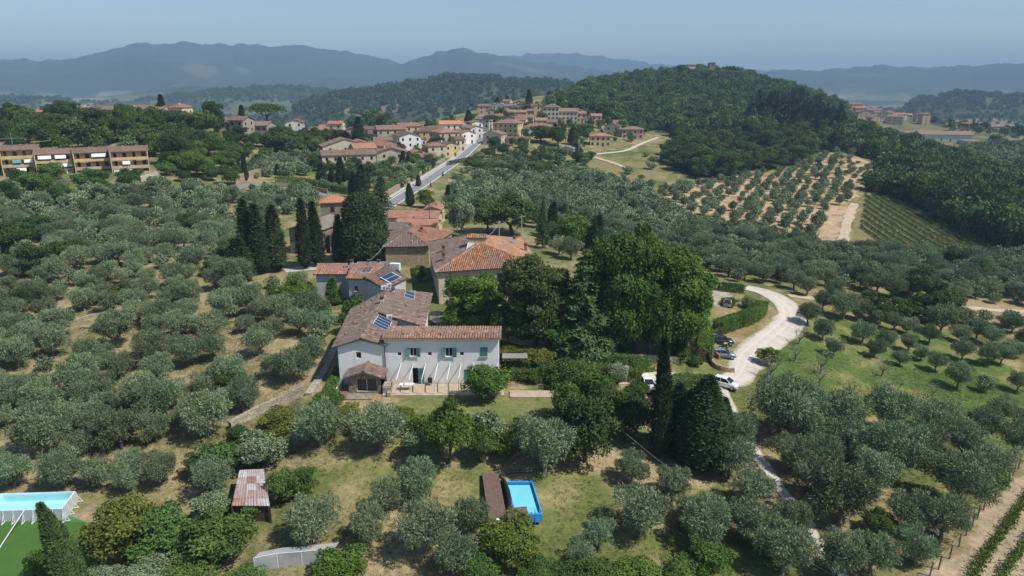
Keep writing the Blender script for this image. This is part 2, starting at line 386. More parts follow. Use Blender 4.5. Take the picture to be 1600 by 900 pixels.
for pg in ([(350,520),(480,520),(500,600),(440,640),(380,600)], [(270,700),(330,700),(335,830),(280,840)], [(100,690),(290,690),(290,770),(120,760)],
           [(300,440),(345,440),(345,490),(310,490)], [(100,495),(200,485),(200,510),(120,515)], [(0,640),(60,640),(60,690),(0,700)],
           [(190,330),(300,330),(290,420),(190,440)]):
    paint(pg, mixDS, .7)
LAWN = mix3(np.broadcast_to(C3((.13, .155, .05)), GX.shape + (3,)), C3((.29, .245, .12)), sstep(.38, .66, n_b * .5 + n_a * .5))
paint([(470,690),(640,680),(960,720),(1120,760),(1130,860),(900,900),(560,900),(470,800)], LAWN, .85)
paint([(520,690),(1000,735),(1010,760),(520,720)], mixDS, .5)
paint([(560,790),(640,770),(700,860),(640,900),(560,900)], mixDS, .65)
paint([(850,700),(1120,730),(1110,770),(960,745),(850,725)], SOIL * 1.2, .7)
paint([(610,617),(860,617),(870,655),(610,660)], mix3(np.broadcast_to(C3((.145, .175, .06)), GX.shape + (3,)), C3((.20, .19, .08)), sstep(.4, .7, n_b)), .95)
paint([(520,618),(605,618),(600,650),(520,650)], C3((.34, .26, .15)), .8)
paint([(780,570),(880,575),(880,600),(780,600)], C3((.22, .18, .10)), .9)
MEAD = mix3(np.broadcast_to(C3((.086, .138, .036)), GX.shape + (3,)), C3((.21, .20, .08)), sstep(.46, .70, n_a * .5 + n_b * .5))
paint([(1190,540),(1260,500),(1320,490),(1480,520),(1620,600),(1620,720),(1500,680),(1300,640),(1180,620)], MEAD, .95)
paint([(1260,470),(1480,480),(1620,540),(1620,600),(1480,520),(1330,500)], mix3(np.broadcast_to(C3((.12, .12, .045)), GX.shape + (3,)), DRY, sstep(.35, .6, n_a)), .8)
paint([(1120,498),(1170,478),(1205,485),(1200,508),(1160,520),(1115,524)], C3((.24, .17, .085)), .9)
paint([(1050,470),(1130,455),(1150,462),(1140,478),(1080,482)], C3((.36, .31, .25)), .95)
TANF = mix3(np.broadcast_to(TAN * 1.12, GX.shape + (3,)), C3((.25, .19, .10)), sstep(.5, .72, n_b))
ORANGE_FIELD = [(1028,298),(1100,284),(1230,268),(1290,243),(1330,243),(1392,266),(1345,290),(1326,330),(1326,388),(1296,388),(1262,380),(1180,362),(1085,336),(1030,310)]
paint(ORANGE_FIELD, TANF, .97)
paint([(1085,330),(1180,358),(1265,376),(1262,382),(1180,366),(1085,340)], C3((.12, .14, .04)), .9)
VINEYARD = [(1352,303),(1420,320),(1480,350),(1560,384),(1575,395),(1430,397),(1368,382),(1344,360)]
paint(VINEYARD, C3((.17, .15, .075)), .9)
paint([(1335,345),(1352,310),(1362,345),(1372,385),(1400,397),(1330,392)], C3((.20, .17, .085)), .85)
paint([(1340,392),(1500,398),(1620,400),(1620,415),(1340,408)], C3((.10, .10, .04)), .7)
paint([(905,250),(960,232),(1050,222),(1060,262),(1020,300),(960,280)], mix3(np.broadcast_to(C3((.22, .19, .09)), GX.shape + (3,)), C3((.09, .12, .035)), sstep(.42, .62, n_a)), .9)
paint([(800,258),(900,262),(900,275),(800,272)], C3((.25, .18, .09)), .6)
paint([(700,275),(820,275),(830,300),(740,300)], C3((.10, .14, .04)), .7)
paint([(820,295),(960,330),(1020,330),(1000,350),(850,340)], TANF, .5)
paint([(350,255),(470,235),(520,250),(500,272),(430,275),(360,275)], C3((.10, .15, .045)), .8)
paint([(1500,255),(1620,240),(1620,285),(1560,280)], C3((.17, .16, .07)), .8)
paint([(1450,452),(1620,460),(1620,500),(1500,490),(1440,478)], mixDS, .6)
PLOW = [(1606,720),(1760,680),(1760,940),(1430,920),(1462,880)]
paint(PLOW, C3((.36, .28, .20)), .95)
paint([(1420,880),(1480,830),(1600,700),(1590,745),(1470,890)], C3((.22, .19, .085)), .8)
FORESTS = [[(830,175),(900,150),(1000,125),(1110,112),(1200,130),(1290,160),(1330,200),(1400,240),(1600,300),(1640,330),(1640,390),(1570,392),(1480,350),(1400,310),(1350,300),(1395,262),(1330,240),(1280,240),(1230,262),(1100,280),(1050,270),(1080,230),(1040,205),(960,195)]]
for f in FORESTS: paint(f, C3((.028, .04, .014)), .95)
paint([(1320,165),(1500,160),(1620,175),(1620,240),(1500,240),(1400,215),(1330,190)], mix3(np.broadcast_to(C3((.09, .11, .045)), GX.shape + (3,)), C3((.24, .19, .11)), sstep(.52, .64, n_a)), .8)
# beyond the ridge: patchwork of fields and woods
wx = GX + 120 * (fbm(GX / 300, GY / 300, 8, 3) - .5); wy = GY + 160 * (fbm(GX / 300, GY / 300, 9, 3) - .5)
cell = _hash(np.floor((wx * .8 + wy * .3) / 130), np.floor((wy * .9 - wx * .25) / 210), 77)
pal = np.array([(.045, .06, .022), (.10, .115, .055), (.13, .14, .07), (.20, .175, .105), (.07, .095, .04), (.11, .13, .06), (.05, .07, .03), (.14, .135, .075)])
fc = pal[np.minimum((cell * 8).astype(int), 7)]
woody = sstep(-25, 25, GZ) * sstep(1300, 1700, _RR) + sstep(.5, .62, fbm(GX / 260, GY / 260, 12, 4)) * .9
woody = np.clip(woody, 0, 1)
fc = mix3(fc, C3((.032, .048, .018)), woody)
fc = mix3(fc, C3((.13, .12, .065)), sstep(.70, .78, fbm(GX / 420, GY / 300, 14, 4)) * .6 * sstep(3000, 4500, _RR))
gc = mix3(gc, fc, sstep(800, 1000, _RR))
gv = np.stack([GX, GY, GZ], -1).reshape(-1, 3)
_i = np.arange(NR - 1)[:, None] * NA + np.arange(NA - 1)[None]
gf = np.stack([_i, _i + 1, _i + NA + 1, _i + NA], -1).reshape(-1, 4)
m, nt, N, L, B = newmat('ground'); MATS['ground'] = m
ca = N.new('ShaderNodeAttribute'); ca.attribute_name = 'soil'
g1 = noise(nt, 1.3, 8, .75); g2 = noise(nt, 0.25, 6, .7)
col = mixn(nt, ca.outputs['Color'], ramp(nt, g1, [(0.28, (.50, .52, .50)), (0.5, (1, 1, 1)), (0.74, (1.5, 1.42, 1.32))]), 1.0, 'MULTIPLY')
col = mixn(nt, col, ramp(nt, g2, [(0.3, (.78, .82, .74)), (0.7, (1.2, 1.16, 1.14))]), 1.0, 'MULTIPLY')
L.new(col, B.inputs['Base Color']); B.inputs['Roughness'].default_value = 1; B.inputs['Specular IOR Level'].default_value = 0.05
bump(nt, g1, B, 0.6, 0.25)
gme = npmesh('ground', gv, gf, ['ground'], smooth=True)
_a = gme.attributes.new('soil', 'FLOAT_COLOR', 'POINT')
_a.data.foreach_set('color', np.concatenate([gc.reshape(-1, 3), np.ones((gc.size // 3, 1))], 1).astype(np.float32).ravel())
tag(link('ground', gme), 'rolling dry grass and soil of the hillside with fields beyond', None, None, 'structure')

# ------------------------------------------------------------ roads and tracks
def smooth_path(P, step=1.5):
    P = [Vector((p.x, p.y)) for p in P]; out = []
    Q = [P[0] * 2 - P[1]] + P + [P[-1] * 2 - P[-2]]
    for i in range(1, len(Q) - 2):
        n = max(2, int((Q[i + 1] - Q[i]).length / step))
        for k in range(n):
            t = k / n; a, b, c, d = Q[i - 1], Q[i], Q[i + 1], Q[i + 2]
            out.append(0.5 * ((2 * b) + (c - a) * t + (2 * a - 5 * b + 4 * c - d) * t * t + (3 * b - a - 3 * c + d) * t ** 3))
    out.append(P[-1])
    for _ in range(6): out = [out[0]] + [(out[i - 1] + out[i] * 2 + out[i + 1]) / 4 for i in range(1, len(out) - 1)] + [out[-1]]
    return out
ROADS = []
def ribbon(name, pix, w, mat, label, lift=0.06, jit=0.0, w2=None, off=0.0, step=1.0, nx=5, path=None, taper=0.0):
    P = path or smooth_path([G(u, v) for u, v in pix], step); V = []; n = len(P)
    ROADS.append((np.array([(p.x, p.y) for p in P]), max(w, w2 or 0) / 2))
    for i, p in enumerate(P):
        d = (P[min(i + 1, n - 1)] - P[max(i - 1, 0)]).normalized(); s = Vector((d.y, -d.x))
        ww = w + ((w2 or w) - w) * min(1, max(0, (i / max(n - 1, 1) - taper) / (1 - taper)))
        for k in range(nx):
            t = (k / (nx - 1) - .5) * ww + off
            if k in (0, nx - 1) and jit: t += (float(fbm(np.array([i * step * .22]), np.array([k * 7.3]), 21, 3)[0]) - .5) * jit * 4
            V.append(p + s * t)
    X = np.array([p.x for p in V]); Y = np.array([p.y for p in V]); Z = hgt(X, Y) + lift
    ii = np.arange(n - 1)[:, None] * nx + np.arange(nx - 1)[None]
    F = np.stack([ii, ii + 1, ii + nx + 1, ii + nx], -1).reshape(-1, 4)
    me = npmesh(name, np.stack([X, Y, Z], -1), F, [mat], smooth=True)
    me.attributes.new('across', 'FLOAT', 'POINT').data.foreach_set('value', np.tile(np.linspace(-1, 1, nx), n).astype(np.float32))
    bm = bmesh.new(); bm.from_mesh(me); bmesh.ops.recalc_face_normals(bm, faces=bm.faces)
    if sum(f.normal.z for f in bm.faces) < 0: bmesh.ops.reverse_faces(bm, faces=bm.faces)
    bm.to_mesh(me); bm.free()
    o = link(name, me); tag(o, label, None, None, 'structure'); return P
plain('white_gravel', (.50, .45, .38), .95, .14, 0.6, .3, dirt=(.43, .38, .31))
def rutted(name, worn, verge):
    m = MATS[name]; nt = m.node_tree; B = nt.nodes['Principled BSDF']; src = B.inputs['Base Color'].links[0].from_socket
    at = nt.nodes.new('ShaderNodeAttribute'); at.attribute_name = 'across'; ad = nt.nodes.new('ShaderNodeMath'); ad.operation = 'MULTIPLY_ADD'; ad.inputs[1].default_value = .35
    nt.links.new(noise(nt, .5, 4, .6), ad.inputs[0]); nt.links.new(at.outputs['Fac'], ad.inputs[2])
    f = ramp(nt, ad.outputs[0], [(0, (0, 0, 0)), (.1, (.0, .0, .0)), (.2, (.8, .8, .8)), (.32, (.1, .1, .1)), (.5, (.0, .0, .0)), (.62, (.8, .8, .8)), (.75, (0, 0, 0))])
    c = mixn(nt, src, worn, f); ab = nt.nodes.new('ShaderNodeMath'); ab.operation = 'ABSOLUTE'; nt.links.new(at.outputs['Fac'], ab.inputs[0])
    a2 = nt.nodes.new('ShaderNodeMath'); a2.operation = 'MULTIPLY_ADD'; a2.inputs[1].default_value = .7; nt.links.new(noise(nt, 1.2, 5, .7), a2.inputs[0]); nt.links.new(ab.outputs[0], a2.inputs[2])
    mr = nt.nodes.new('ShaderNodeMapRange'); mr.inputs[1].default_value = 1.12; mr.inputs[2].default_value = 1.35; nt.links.new(a2.outputs[0], mr.inputs[0]); c = mixn(nt, c, verge, mr.outputs[0])
    nt.links.new(c, B.inputs['Base Color'])
rutted('white_gravel', (.58, .53, .46), (.25, .215, .12))
plain('dirt_track', (.46, .36, .25), .95, .2, 0.5, .3)
plain('asphalt', (.20, .20, .205), .85, .12, 0.3, .1)
plain('pale_concrete', (.42, .40, .36), .9, .12, .8, .1)
plain('road_paint', (.75, .75, .72), .7, .1, 2)
ribbon('gravel_road', [(1165,449),(1188,454),(1212,464),(1232,480),(1238,496),(1226,513),(1203,531),(1181,549),(1166,568),(1158,585),(1142,597),(1112,598),(1080,592)], 6.2, 'white_gravel', 'pale gravel road curving past the parked cars', .07, .35, 2.4, nx=9, taper=.7)
ribbon('gravel_path', [(1128,606),(1136,630),(1146,655),(1168,688),(1198,733),(1236,788),(1270,838),(1300,880),(1330,930)], 1.9, 'white_gravel', 'narrow pale gravel path running between olive trees', .06, .25)
ribbon('dirt_road', [(1232,462),(1290,468),(1360,473),(1430,478),(1500,481),(1560,485),(1640,490)], 2.6, 'dirt_track', 'sandy farm track below the dark bushes', .06, .3)
ribbon('driveway', [(1085,592),(1040,588),(1000,592),(955,596)], 2.3, 'white_gravel', 'gravel drive leading in to the white van', .06, .3)
ribbon('field_track', [(1314,386),(1321,360),(1328,335),(1336,318)], 3.6, 'dirt_track', 'bare earth track between olive field and vineyard', .12, .4)
ribbon('yard_drive', [(445,423),(480,419),(530,416),(580,414)], 4.0, 'pale_concrete', 'pale drive beneath the tall cypresses', .06, .2)
MAIN = ribbon('road', [(600,326),(620,313),(658,289),(697,263),(732,236),(755,214),(768,204)], 5.4, 'asphalt', 'straight grey asphalt road climbing into the town', .10, .0, 6.0, step=4)
ribbon('pavement', None, 1.6, 'pale_concrete', 'pale kerbed pavement along the garden wall side of the road', .22, 0, None, -3.6, path=MAIN)
ribbon('road_marking', None, .3, 'road_paint', 'white edge line along the asphalt road', .125, 0, None, 2.3, path=MAIN, nx=2)
ribbon('road_marking', None, .3, 'road_paint', 'white edge line beside the pavement', .125, 0, None, -2.3, path=MAIN, nx=2)
ribbon('side_road', [(360,296),(395,287),(430,288),(470,297),(510,305),(545,312)], 5.0, 'asphalt', 'asphalt side road bending below the cypress hedge', .10, 0, step=3)
ribbon('farm_lane', [(905,246),(940,240),(975,237),(1002,225),(1028,215)], 2.6, 'white_gravel', 'white lane beside the yellow house', .2, .1, step=4)
ribbon('farm_lane', [(928,246),(955,253),(985,266)], 3, 'dirt_track', 'dirt lane across the dry field below the yellow house', .2, .2, step=4)
# ------------------------------------------------------------ plant library
leafmat('leaf_olive', (.075, .115, .050), (.300, .372, .215), .15, .28)
leafmat('leaf_mid', (.046, .086, .022), (.150, .230, .058), .3, .12)
leafmat('leaf_oak', (.046, .074, .026), (.150, .210, .072), .22, .05)
leafmat('leaf_broad', (.050, .092, .024), (.150, .235, .062), .3, .28)
leafmat('leaf_bright', (.060, .112, .020), (.190, .285, .062), .32, .14)
leafmat('leaf_dark', (.036, .062, .024), (.110, .162, .054), .2, .22)
leafmat('leaf_wood', (.042, .076, .026), (.150, .220, .072), .22, .42)
leafmat('leaf_cypress', (.026, .045, .020), (.080, .115, .050), .12, .2)
leafmat('leaf_oleander', (.05, .09, .02), (.75, .75, .70), .2, .1)
leafmat('leaf_grass', (.13, .155, .05), (.30, .27, .13), .25, .25)
leafmat('leaf_pine', (.036, .068, .022), (.120, .180, .058), .14, .25)
leafmat('leaf_yellow', (.085, .115, .022), (.225, .265, .060), .3, .15)
leafmat('leaf_cedar', (.05, .090, .032), (.15, .23, .085), .15, .1)
leafmat('leaf_vine', (.06, .12, .02), (.18, .27, .06), .3, .2)
plain('bark', (.11, .085, .06), .95, .3, 3, .5)
plain('bark_grey', (.17, .15, .125), .95, .3, 3, .5)
def unit(a): return a / (np.linalg.norm(a, axis=-1, keepdims=True) + 1e-9)
def leaves(P, Nn, Ln, Wd, rg, up=0.0, along=0.5, jit=0.55):
    """diamond leaf clumps at P facing Nn; returns V, F"""
    n = len(P); nn = unit(Nn + jit * rg.normal(size=(n, 3)) * .6)
    a = unit(np.cross(nn, rg.normal(size=(n, 3)))); a = unit(a + along * Nn + np.array([0, 0, up])); s = unit(np.cross(nn, a))
    Ls = Ln * rg.uniform(.6, 1.35, (n, 1)); Ws = Wd * rg.uniform(.6, 1.35, (n, 1))
    V = np.stack([P, P + a * Ls * .5 + s * Ws * .5, P + a * Ls, P + a * Ls * .5 - s * Ws * .5], 1).reshape(-1, 3)
    return V, np.arange(4 * n).reshape(n, 4)
def lobes_crown(rg, lobes, n, Ln, Wd, center, up=0.15, along=.5, zcut=-.55):
    """lobes: (x,y,z,rx,rz). Leaves on lumpy shells"""
    A = np.array([l[3] * l[3] for l in lobes]); A = A / A.sum(); Ps = []; Ns = []; Ts = []
    for l, a in zip(lobes, A):
        k = max(8, int(n * a * 1.25)); d = unit(rg.normal(size=(k, 3))); d = d[d[:, 2] > zcut + rg.uniform(-.2, .2, len(d))]
        rad = rg.uniform(.70, 1.10, (len(d), 1))
        dd = d * (1 + .22 * np.sin(d[:, :1] * 7 + l[0]) * np.sin(d[:, 1:2] * 6 + l[1] * 3))
        Ps.append(np.array(l[:3]) + dd * rad * np.array([l[3], l[3], l[4]])); Ns.append(unit(d + .5 * unit(Ps[-1] - np.array(center)))); lt = rg.uniform(-.22, .22)
        Ts.append(np.clip(.46 + lt + rg.normal(0, .26, len(d)), 0, 1))
    P = np.concatenate(Ps); Nn = np.concatenate(Ns); T = np.concatenate(Ts)
    V, F = leaves(P, Nn, Ln, Wd, rg, up, along); return V, F, T
def trunk_mesh(name, rg, H, r0, limbs, mat, forks=.35, spread=1.0, lean=.1):
    b = MB(); fk = H * forks; lx, ly = rg.uniform(-lean, lean, 2) * H
    f = Vector((lx * .5, ly * .5, fk)); b.tube([(0, 0, -.4), (lx * .15, ly * .15, fk * .5), f], [r0 * 1.25, r0, r0 * .8], 7)
    for k in range(limbs):
        a = 2 * math.pi * k / limbs + rg.uniform(-.4, .4); q = spread * rg.uniform(.6, 1.1)
        e = f + Vector((math.cos(a) * q, math.sin(a) * q, (H - fk) * rg.uniform(.45, .8)))
        m_ = (f + e) / 2 + Vector((math.cos(a) * q * .18, math.sin(a) * q * .18, -.05 * H))
        b.tube([f, m_, e], [r0 * .62, r0 * .4, r0 * .14], 5, cap=False)
    return b.mesh(name, mat, True)
PROTO = {}          # kind -> list of (crown mesh, trunk mesh, H, W)
def add_proto(kind, V, F, T, mat, trunk, H, Wd): PROTO.setdefault(kind, []).append((npmesh('crown', V, F, [mat], T), trunk, H, Wd))
def round_lobes(rg, n, Wd, H, z0, rr=(.26, .40), flat=.8, top=1.0):
    out = []; rx = Wd / 2; hz = (H - z0) / 2; zc = z0 + hz
    for k in range(n):
        a = 2.399963 * k + rg.uniform(-.3, .3); q = math.sqrt((k + .5) / n); r = rg.uniform(*rr) * Wd * .5 * 1.15
        zz = math.sqrt(max(0, 1 - (q * .8) ** 2)) * rg.uniform(-.8, 1.0) * top
        ro = rx - r * rg.uniform(.35, .9); out.append((math.cos(a) * q * ro, math.sin(a) * q * ro, zc + zz * (hz - r * flat * .7), r, r * flat))
    return out
def make_round(kind, cnt, seed, mat, Wd, H, z0, nl, nleaf, Ln, Lw, bark='bark', limbs=4, r0=.16, up=.15, along=.5, rr=(.26, .42), flat=.85, zcut=-.6, forks=.3):
    for i in range(cnt):
        rg = np.random.default_rng(seed + i)
        sx_ = rg.uniform(.82, 1.12); lb = [(x * sx_ + .12 * Wd * (i % 3 - 1) * (z / H - .4), y / sx_, z, r, rz) for x, y, z, r, rz in round_lobes(rg, int(nl * rg.uniform(.7, 1.25)), Wd, H, z0 * rg.uniform(.7, 1.5), rr, flat)]; lb.append((rg.uniform(-.2, .2), rg.uniform(-.2, .2), z0 + (H - z0) * .5, Wd * .30, (H - z0) * .36))
        V, F, T = lobes_crown(rg, lb, nleaf, Ln, Lw, (0, 0, z0 + (H - z0) * .35), up, along, zcut)
        add_proto(kind, V, F, T, mat, trunk_mesh('trunk', rg, H * .8, r0, limbs, bark, forks, Wd * .3), H, Wd)
make_round('olive', 10, 100, 'leaf_olive', 5.0, 4.6, 0.9, 27, 9800, .32, .072, 'bark_grey', 4, .2, .3, .9, (.13, .30), .95, -.75, .28)
make_round('olivefar', 4, 130, 'leaf_olive', 5.0, 4.6, 0.6, 9, 700, .85, .32, 'bark_grey', 3, .2, .2, .5, (.28, .42), .9, -.8, .25)
make_round('broad', 5, 200, 'leaf_broad', 6.0, 7.0, 0.8, 26, 8500, .32, .20, 'bark', 4, .2, rr=(.19, .33))
make_round('bushy', 4, 230, 'leaf_broad', 3.0, 2.6, 0.0, 10, 3200, .21, .125, 'bark', 4, .07, flat=.9, zcut=-.9)
make_round('big', 2, 260, 'leaf_broad', 12.0, 18.0, .4, 95, 36000, .42, .29, 'bark', 6, .5, rr=(.13, .235), flat=.8)
make_round('plane', 4, 280, 'leaf_mid', 9.5, 19.0, .4, 62, 34000, .46, .32, 'bark', 6, .5, rr=(.20, .36), flat=.75)
make_round('wood', 6, 300, 'leaf_wood', 8.0, 9.0, 0.2, 12, 800, 1.1, .7, 'bark', 3, .25, rr=(.28, .42))
make_round('woodpale', 3, 320, 'leaf_broad', 8.0, 9.0, 0.2, 12, 800, 1.1, .7, 'bark', 3, .25, rr=(.26, .40))
make_round('woodfar', 4, 330, 'leaf_dark', 10.0, 10.0, 0.0, 7, 130, 3.2, 2.3, 'bark', 3, .25, rr=(.3, .45))
def make_cypress(kind, cnt, seed, H, Wd, n, Ln, Lw, fat=False, mat='leaf_cypress'):
    for i in range(cnt):
        rg = np.random.default_rng(seed + i); t = rg.uniform(0, 1, n) ** .85; a = rg.uniform(0, 2 * math.pi, n)
        if fat: prof = np.clip(t / .18, 0, 1) ** .4 * np.sqrt(np.clip(1 - (np.clip(t - .35, 0, 1) / .66) ** 2.4, 0, 1))
        else: prof = np.clip(t / .12, 0, 1) ** .6 * (1 - np.clip((t - .2) / .81, 0, 1) ** 1.9)
        lump = .82 + .36 * fbm(a * 2.2 + 3 * np.sin(a), t * H * .55, seed + i, 3)
        rad = Wd / 2 * prof * lump * rg.uniform(.72, 1.05, n)
        bx = .12 * Wd * np.sin(t * 3 + i) * t; z = .25 + t * (H - .3)
        P = np.stack([np.cos(a) * rad + bx, np.sin(a) * rad, z], -1)
        Nn = unit(np.stack([np.cos(a), np.sin(a), .25 + t * .5], -1))
        V, F = leaves(P, Nn, Ln, Lw, rg, 1.1, .1, .6)
        T = np.clip(.25 + .5 * fbm(a * 3, t * H, seed + i + 5, 2) + rg.normal(0, .18, n), 0, 1)
        b = MB(); b.tube([(0, 0, -.5), (bx.mean() * .3, 0, H * .5), (bx.max() * .9, 0, H * .86)], [Wd * .09 + .05, Wd * .06, .03], 6)
        add_proto(kind, V, F, T, mat, b.mesh('trunk', 'bark', True), H, Wd)
make_cypress('cypress', 3, 400, 14.0, 2.4, 6500, .55, .17)
make_cypress('cypressnear', 2, 405, 12.5, 2.9, 15000, .36, .12, mat='leaf_pine')
make_cypress('cypressfat', 2, 410, 14.0, 6.6, 15000, .60, .24, True)
make_cypress('cypressfar', 2, 420, 14.0, 3.0, 420, 1.6, .8)
def make_tiers(kind, cnt, seed, H, Wd, tiers, nb, npl, Ln, Lw, mat, droop=.18, z0=1.5, power=.9):
    for i in range(cnt):
        rg = np.random.default_rng(seed + i); Ps = []; Ns = []; Ts = []; b = MB()
        b.tube([(0, 0, -.5), (0.1, 0, H * .5), (0, 0, H * .97)], [Wd * .035 + .08, Wd * .022 + .05, .03], 7)
        for k in range(tiers):
            t = (k + rg.uniform(-.2, .2)) / tiers; z = z0 + (H - z0) * t
            for j in range(nb):
                a = 2.399 * (k * nb + j) + rg.uniform(-.4, .4); L_ = Wd / 2 * (1 - t) ** power * rg.uniform(.7, 1.12) + .25
                q = rg.uniform(.12, 1, max(6, int(npl * (L_ / (Wd / 2)) + 4))) ** .7
                side = rg.normal(0, .16, len(q)) * L_ * (1.15 - q * .6)
                x = np.cos(a) * q * L_ - np.sin(a) * side; y = np.sin(a) * q * L_ + np.cos(a) * side
                zz = z + q * L_ * (.22 - droop * 2 * q) + rg.normal(0, .06, len(q)) * (H / 14)
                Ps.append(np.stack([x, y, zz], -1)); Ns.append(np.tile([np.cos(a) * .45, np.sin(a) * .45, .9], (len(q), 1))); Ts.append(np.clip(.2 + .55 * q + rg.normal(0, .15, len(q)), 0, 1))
                if j % 2 == 0: b.tube([(0, 0, z), (math.cos(a) * L_ * .5, math.sin(a) * L_ * .5, z + L_ * .07), (math.cos(a) * L_ * .85, math.sin(a) * L_ * .85, z - L_ * .05)], [.07, .045, .02], 4, cap=False)
        P = np.concatenate(Ps); V, F = leaves(P, unit(np.concatenate(Ns)), Ln, Lw, rg, -.1, .7, .5)
        add_proto(kind, V, F, np.concatenate(Ts), mat, b.mesh('trunk', 'bark', True), H, Wd)
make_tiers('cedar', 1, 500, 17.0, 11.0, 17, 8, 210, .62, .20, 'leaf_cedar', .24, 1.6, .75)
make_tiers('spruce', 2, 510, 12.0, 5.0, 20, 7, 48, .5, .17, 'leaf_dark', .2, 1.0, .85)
for i in range(2):          # umbrella pines
    rg = np.random.default_rng(540 + i); lb = []
    for k in range(14):
        a = 2.4 * k; q = math.sqrt((k + .5) / 14) * 3.9
        lb.append((math.cos(a) * q, math.sin(a) * q, 9.0 - .09 * q * q + rg.uniform(-.2, .2), 1.8, 1.25))
    V, F, T = lobes_crown(rg, lb, 4200, .5, .22, (0, 0, 7), .4, .6, -.4)
    add_proto('pine', V, F, T, 'leaf_pine', trunk_mesh('trunk', rg, 10.0, .34, 6, 'bark', .6, 3.0, .06), 10.6, 10.0)
    lb = [(x, y, z * .8, r * 1.05, r * .7) for x, y, z, r, _ in lb[::2]]
    V, F, T = lobes_crown(rg, lb, 420, 1.4, .8, (0, 0, 5), .3, .5, -.6)
    add_proto('pinefar', V, F, T, 'leaf_pine', trunk_mesh('trunk', rg, 8.0, .3, 3, 'bark', .6, 2.5, .06), 9.0, 10.0)
for i in range(2):          # bare pruned olives
    rg = np.random.default_rng(560 + i); b = MB(); b.tube([(0, 0, -.3), (0, .1, .8), (.1, 0, 1.3)], [.22, .17, .15], 6); tips = []
    for k in range(7):
        a = k * .9 + rg.uniform(-.3, .3); e = Vector((math.cos(a) * rg.uniform(.8, 1.5), math.sin(a) * rg.uniform(.8, 1.5), rg.uniform(2.2, 3.3)))
        md = Vector((e.x * .55, e.y * .55, 1.9)); b.tube([(.1, 0, 1.25), md, e], [.09, .05, .02], 5, cap=False); tips.append(e)
        for q in range(3):
            e2 = e + Vector(rg.uniform(-.7, .7, 3)) + Vector((0, 0, .3)); b.tube([md.lerp(e, .6), e2], [.03, .012], 4, cap=False); tips.append(e2)
    P = np.concatenate([np.array(t) + rg.normal(0, .22, (9, 3)) for t in tips]); V, F = leaves(P, unit(rg.normal(size=P.shape)), .26, .07, rg, .3)
    add_proto('prunedolive', V, F, rg.uniform(.2, 1, len(F)), 'leaf_olive', b.mesh('trunk', 'bark_grey', True), 3.4, 3.2)

# ------------------------------------------------------------ placing plants
KEEP = []                      # footprints kept free of scattered plants
PLANTED = []                   # (x, y, r)
def plant(kind, p, H, Wd, name, label, cat='tree', group=None, mat=None, var=None, sink=0.05):
    pr = PROTO[kind]; c, t, h0, w0 = pr[rnd.randrange(len(pr)) if var is None else var % len(pr)]
    o = thing(name, label, cat, (p.x, p.y, p.z - sink), rnd.uniform(0, 6.28), group, (Wd / w0, Wd / w0, H / h0))
    cr = link('crown', c, o); link('trunk', t, o)
    if mat:
        cr.material_slots[0].link = 'OBJECT'; cr.material_slots[0].material = MATS[mat]
    PLANTED.append((p.x, p.y, Wd * .4)); return o
def ground_at(x, y): return Vector((x, y, h1(x, y)))
def plant_px(kind, u, vb, vt, w, name, label, cat='tree', group=None, mat=None, dmax=None, var=None):
    """a plant whose foot is surveyed at (u, vb), whose top is seen at vt and whose crown spans w"""
    p = G(u, vb)
    while dmax and depth_of(p) > dmax: vb += 1; p = G(u, vb)
    q = ppm(p); s = sight(u, vt); t = (p.y) / s[1]; H = CAM_Z + s[2] * t - p.z
    return plant(kind, p, max(H, .6), w / q, name, label, cat, group, mat, var)
def scatter(pg, spacing, seed, jit=.35, rows=None, avoid=True, clear=(), fill=1.0):
    """points inside a world polygon; rows=(angle, along) puts them in lines"""
    rg = np.random.default_rng(seed); pg = np.array(pg); out = []
    ang, al = rows if rows else (rg.uniform(0, 3), spacing)
    c, s = math.cos(ang), math.sin(ang); Q = np.stack([pg[:, 0] * c + pg[:, 1] * s, -pg[:, 0] * s + pg[:, 1] * c], -1)
    a = np.arange(Q[:, 0].min(), Q[:, 0].max(), al); b = np.arange(Q[:, 1].min(), Q[:, 1].max(), spacing)
    A, B_ = np.meshgrid(a, b); A = A + ((np.arange(len(b)) % 2)[:, None] * .5 * al if not rows else 0)
    A = (A + rg.uniform(-jit, jit, A.shape) * al).ravel(); B_ = (B_ + rg.uniform(-jit, jit, B_.shape) * spacing).ravel()
    x = A * c - B_ * s; y = A * s + B_ * c
    k = inside(x, y, pg) & (rg.uniform(0, 1, x.shape) < fill)
    for cl in clear: k &= ~inside(x, y, cl)
    if avoid:
        for kp in KEEP: k &= ~inside(x, y, kp)
        for rp, w in ROADS:
            for i in np.nonzero(k)[0]:
                if np.min((rp[:, 0] - x[i]) ** 2 + (rp[:, 1] - y[i]) ** 2) < (w + spacing * .42) ** 2: k[i] = False
    x, y = x[k], y[k]
    if avoid and PLANTED:
        T = np.array(PLANTED); ok = [np.all((T[:, 0] - xx) ** 2 + (T[:, 1] - yy) ** 2 > (T[:, 2] + spacing * .36) ** 2) for xx, yy in zip(x, y)]
        ok = np.array(ok, bool); x, y = x[ok], y[ok]
    return x, y
LIB = {}
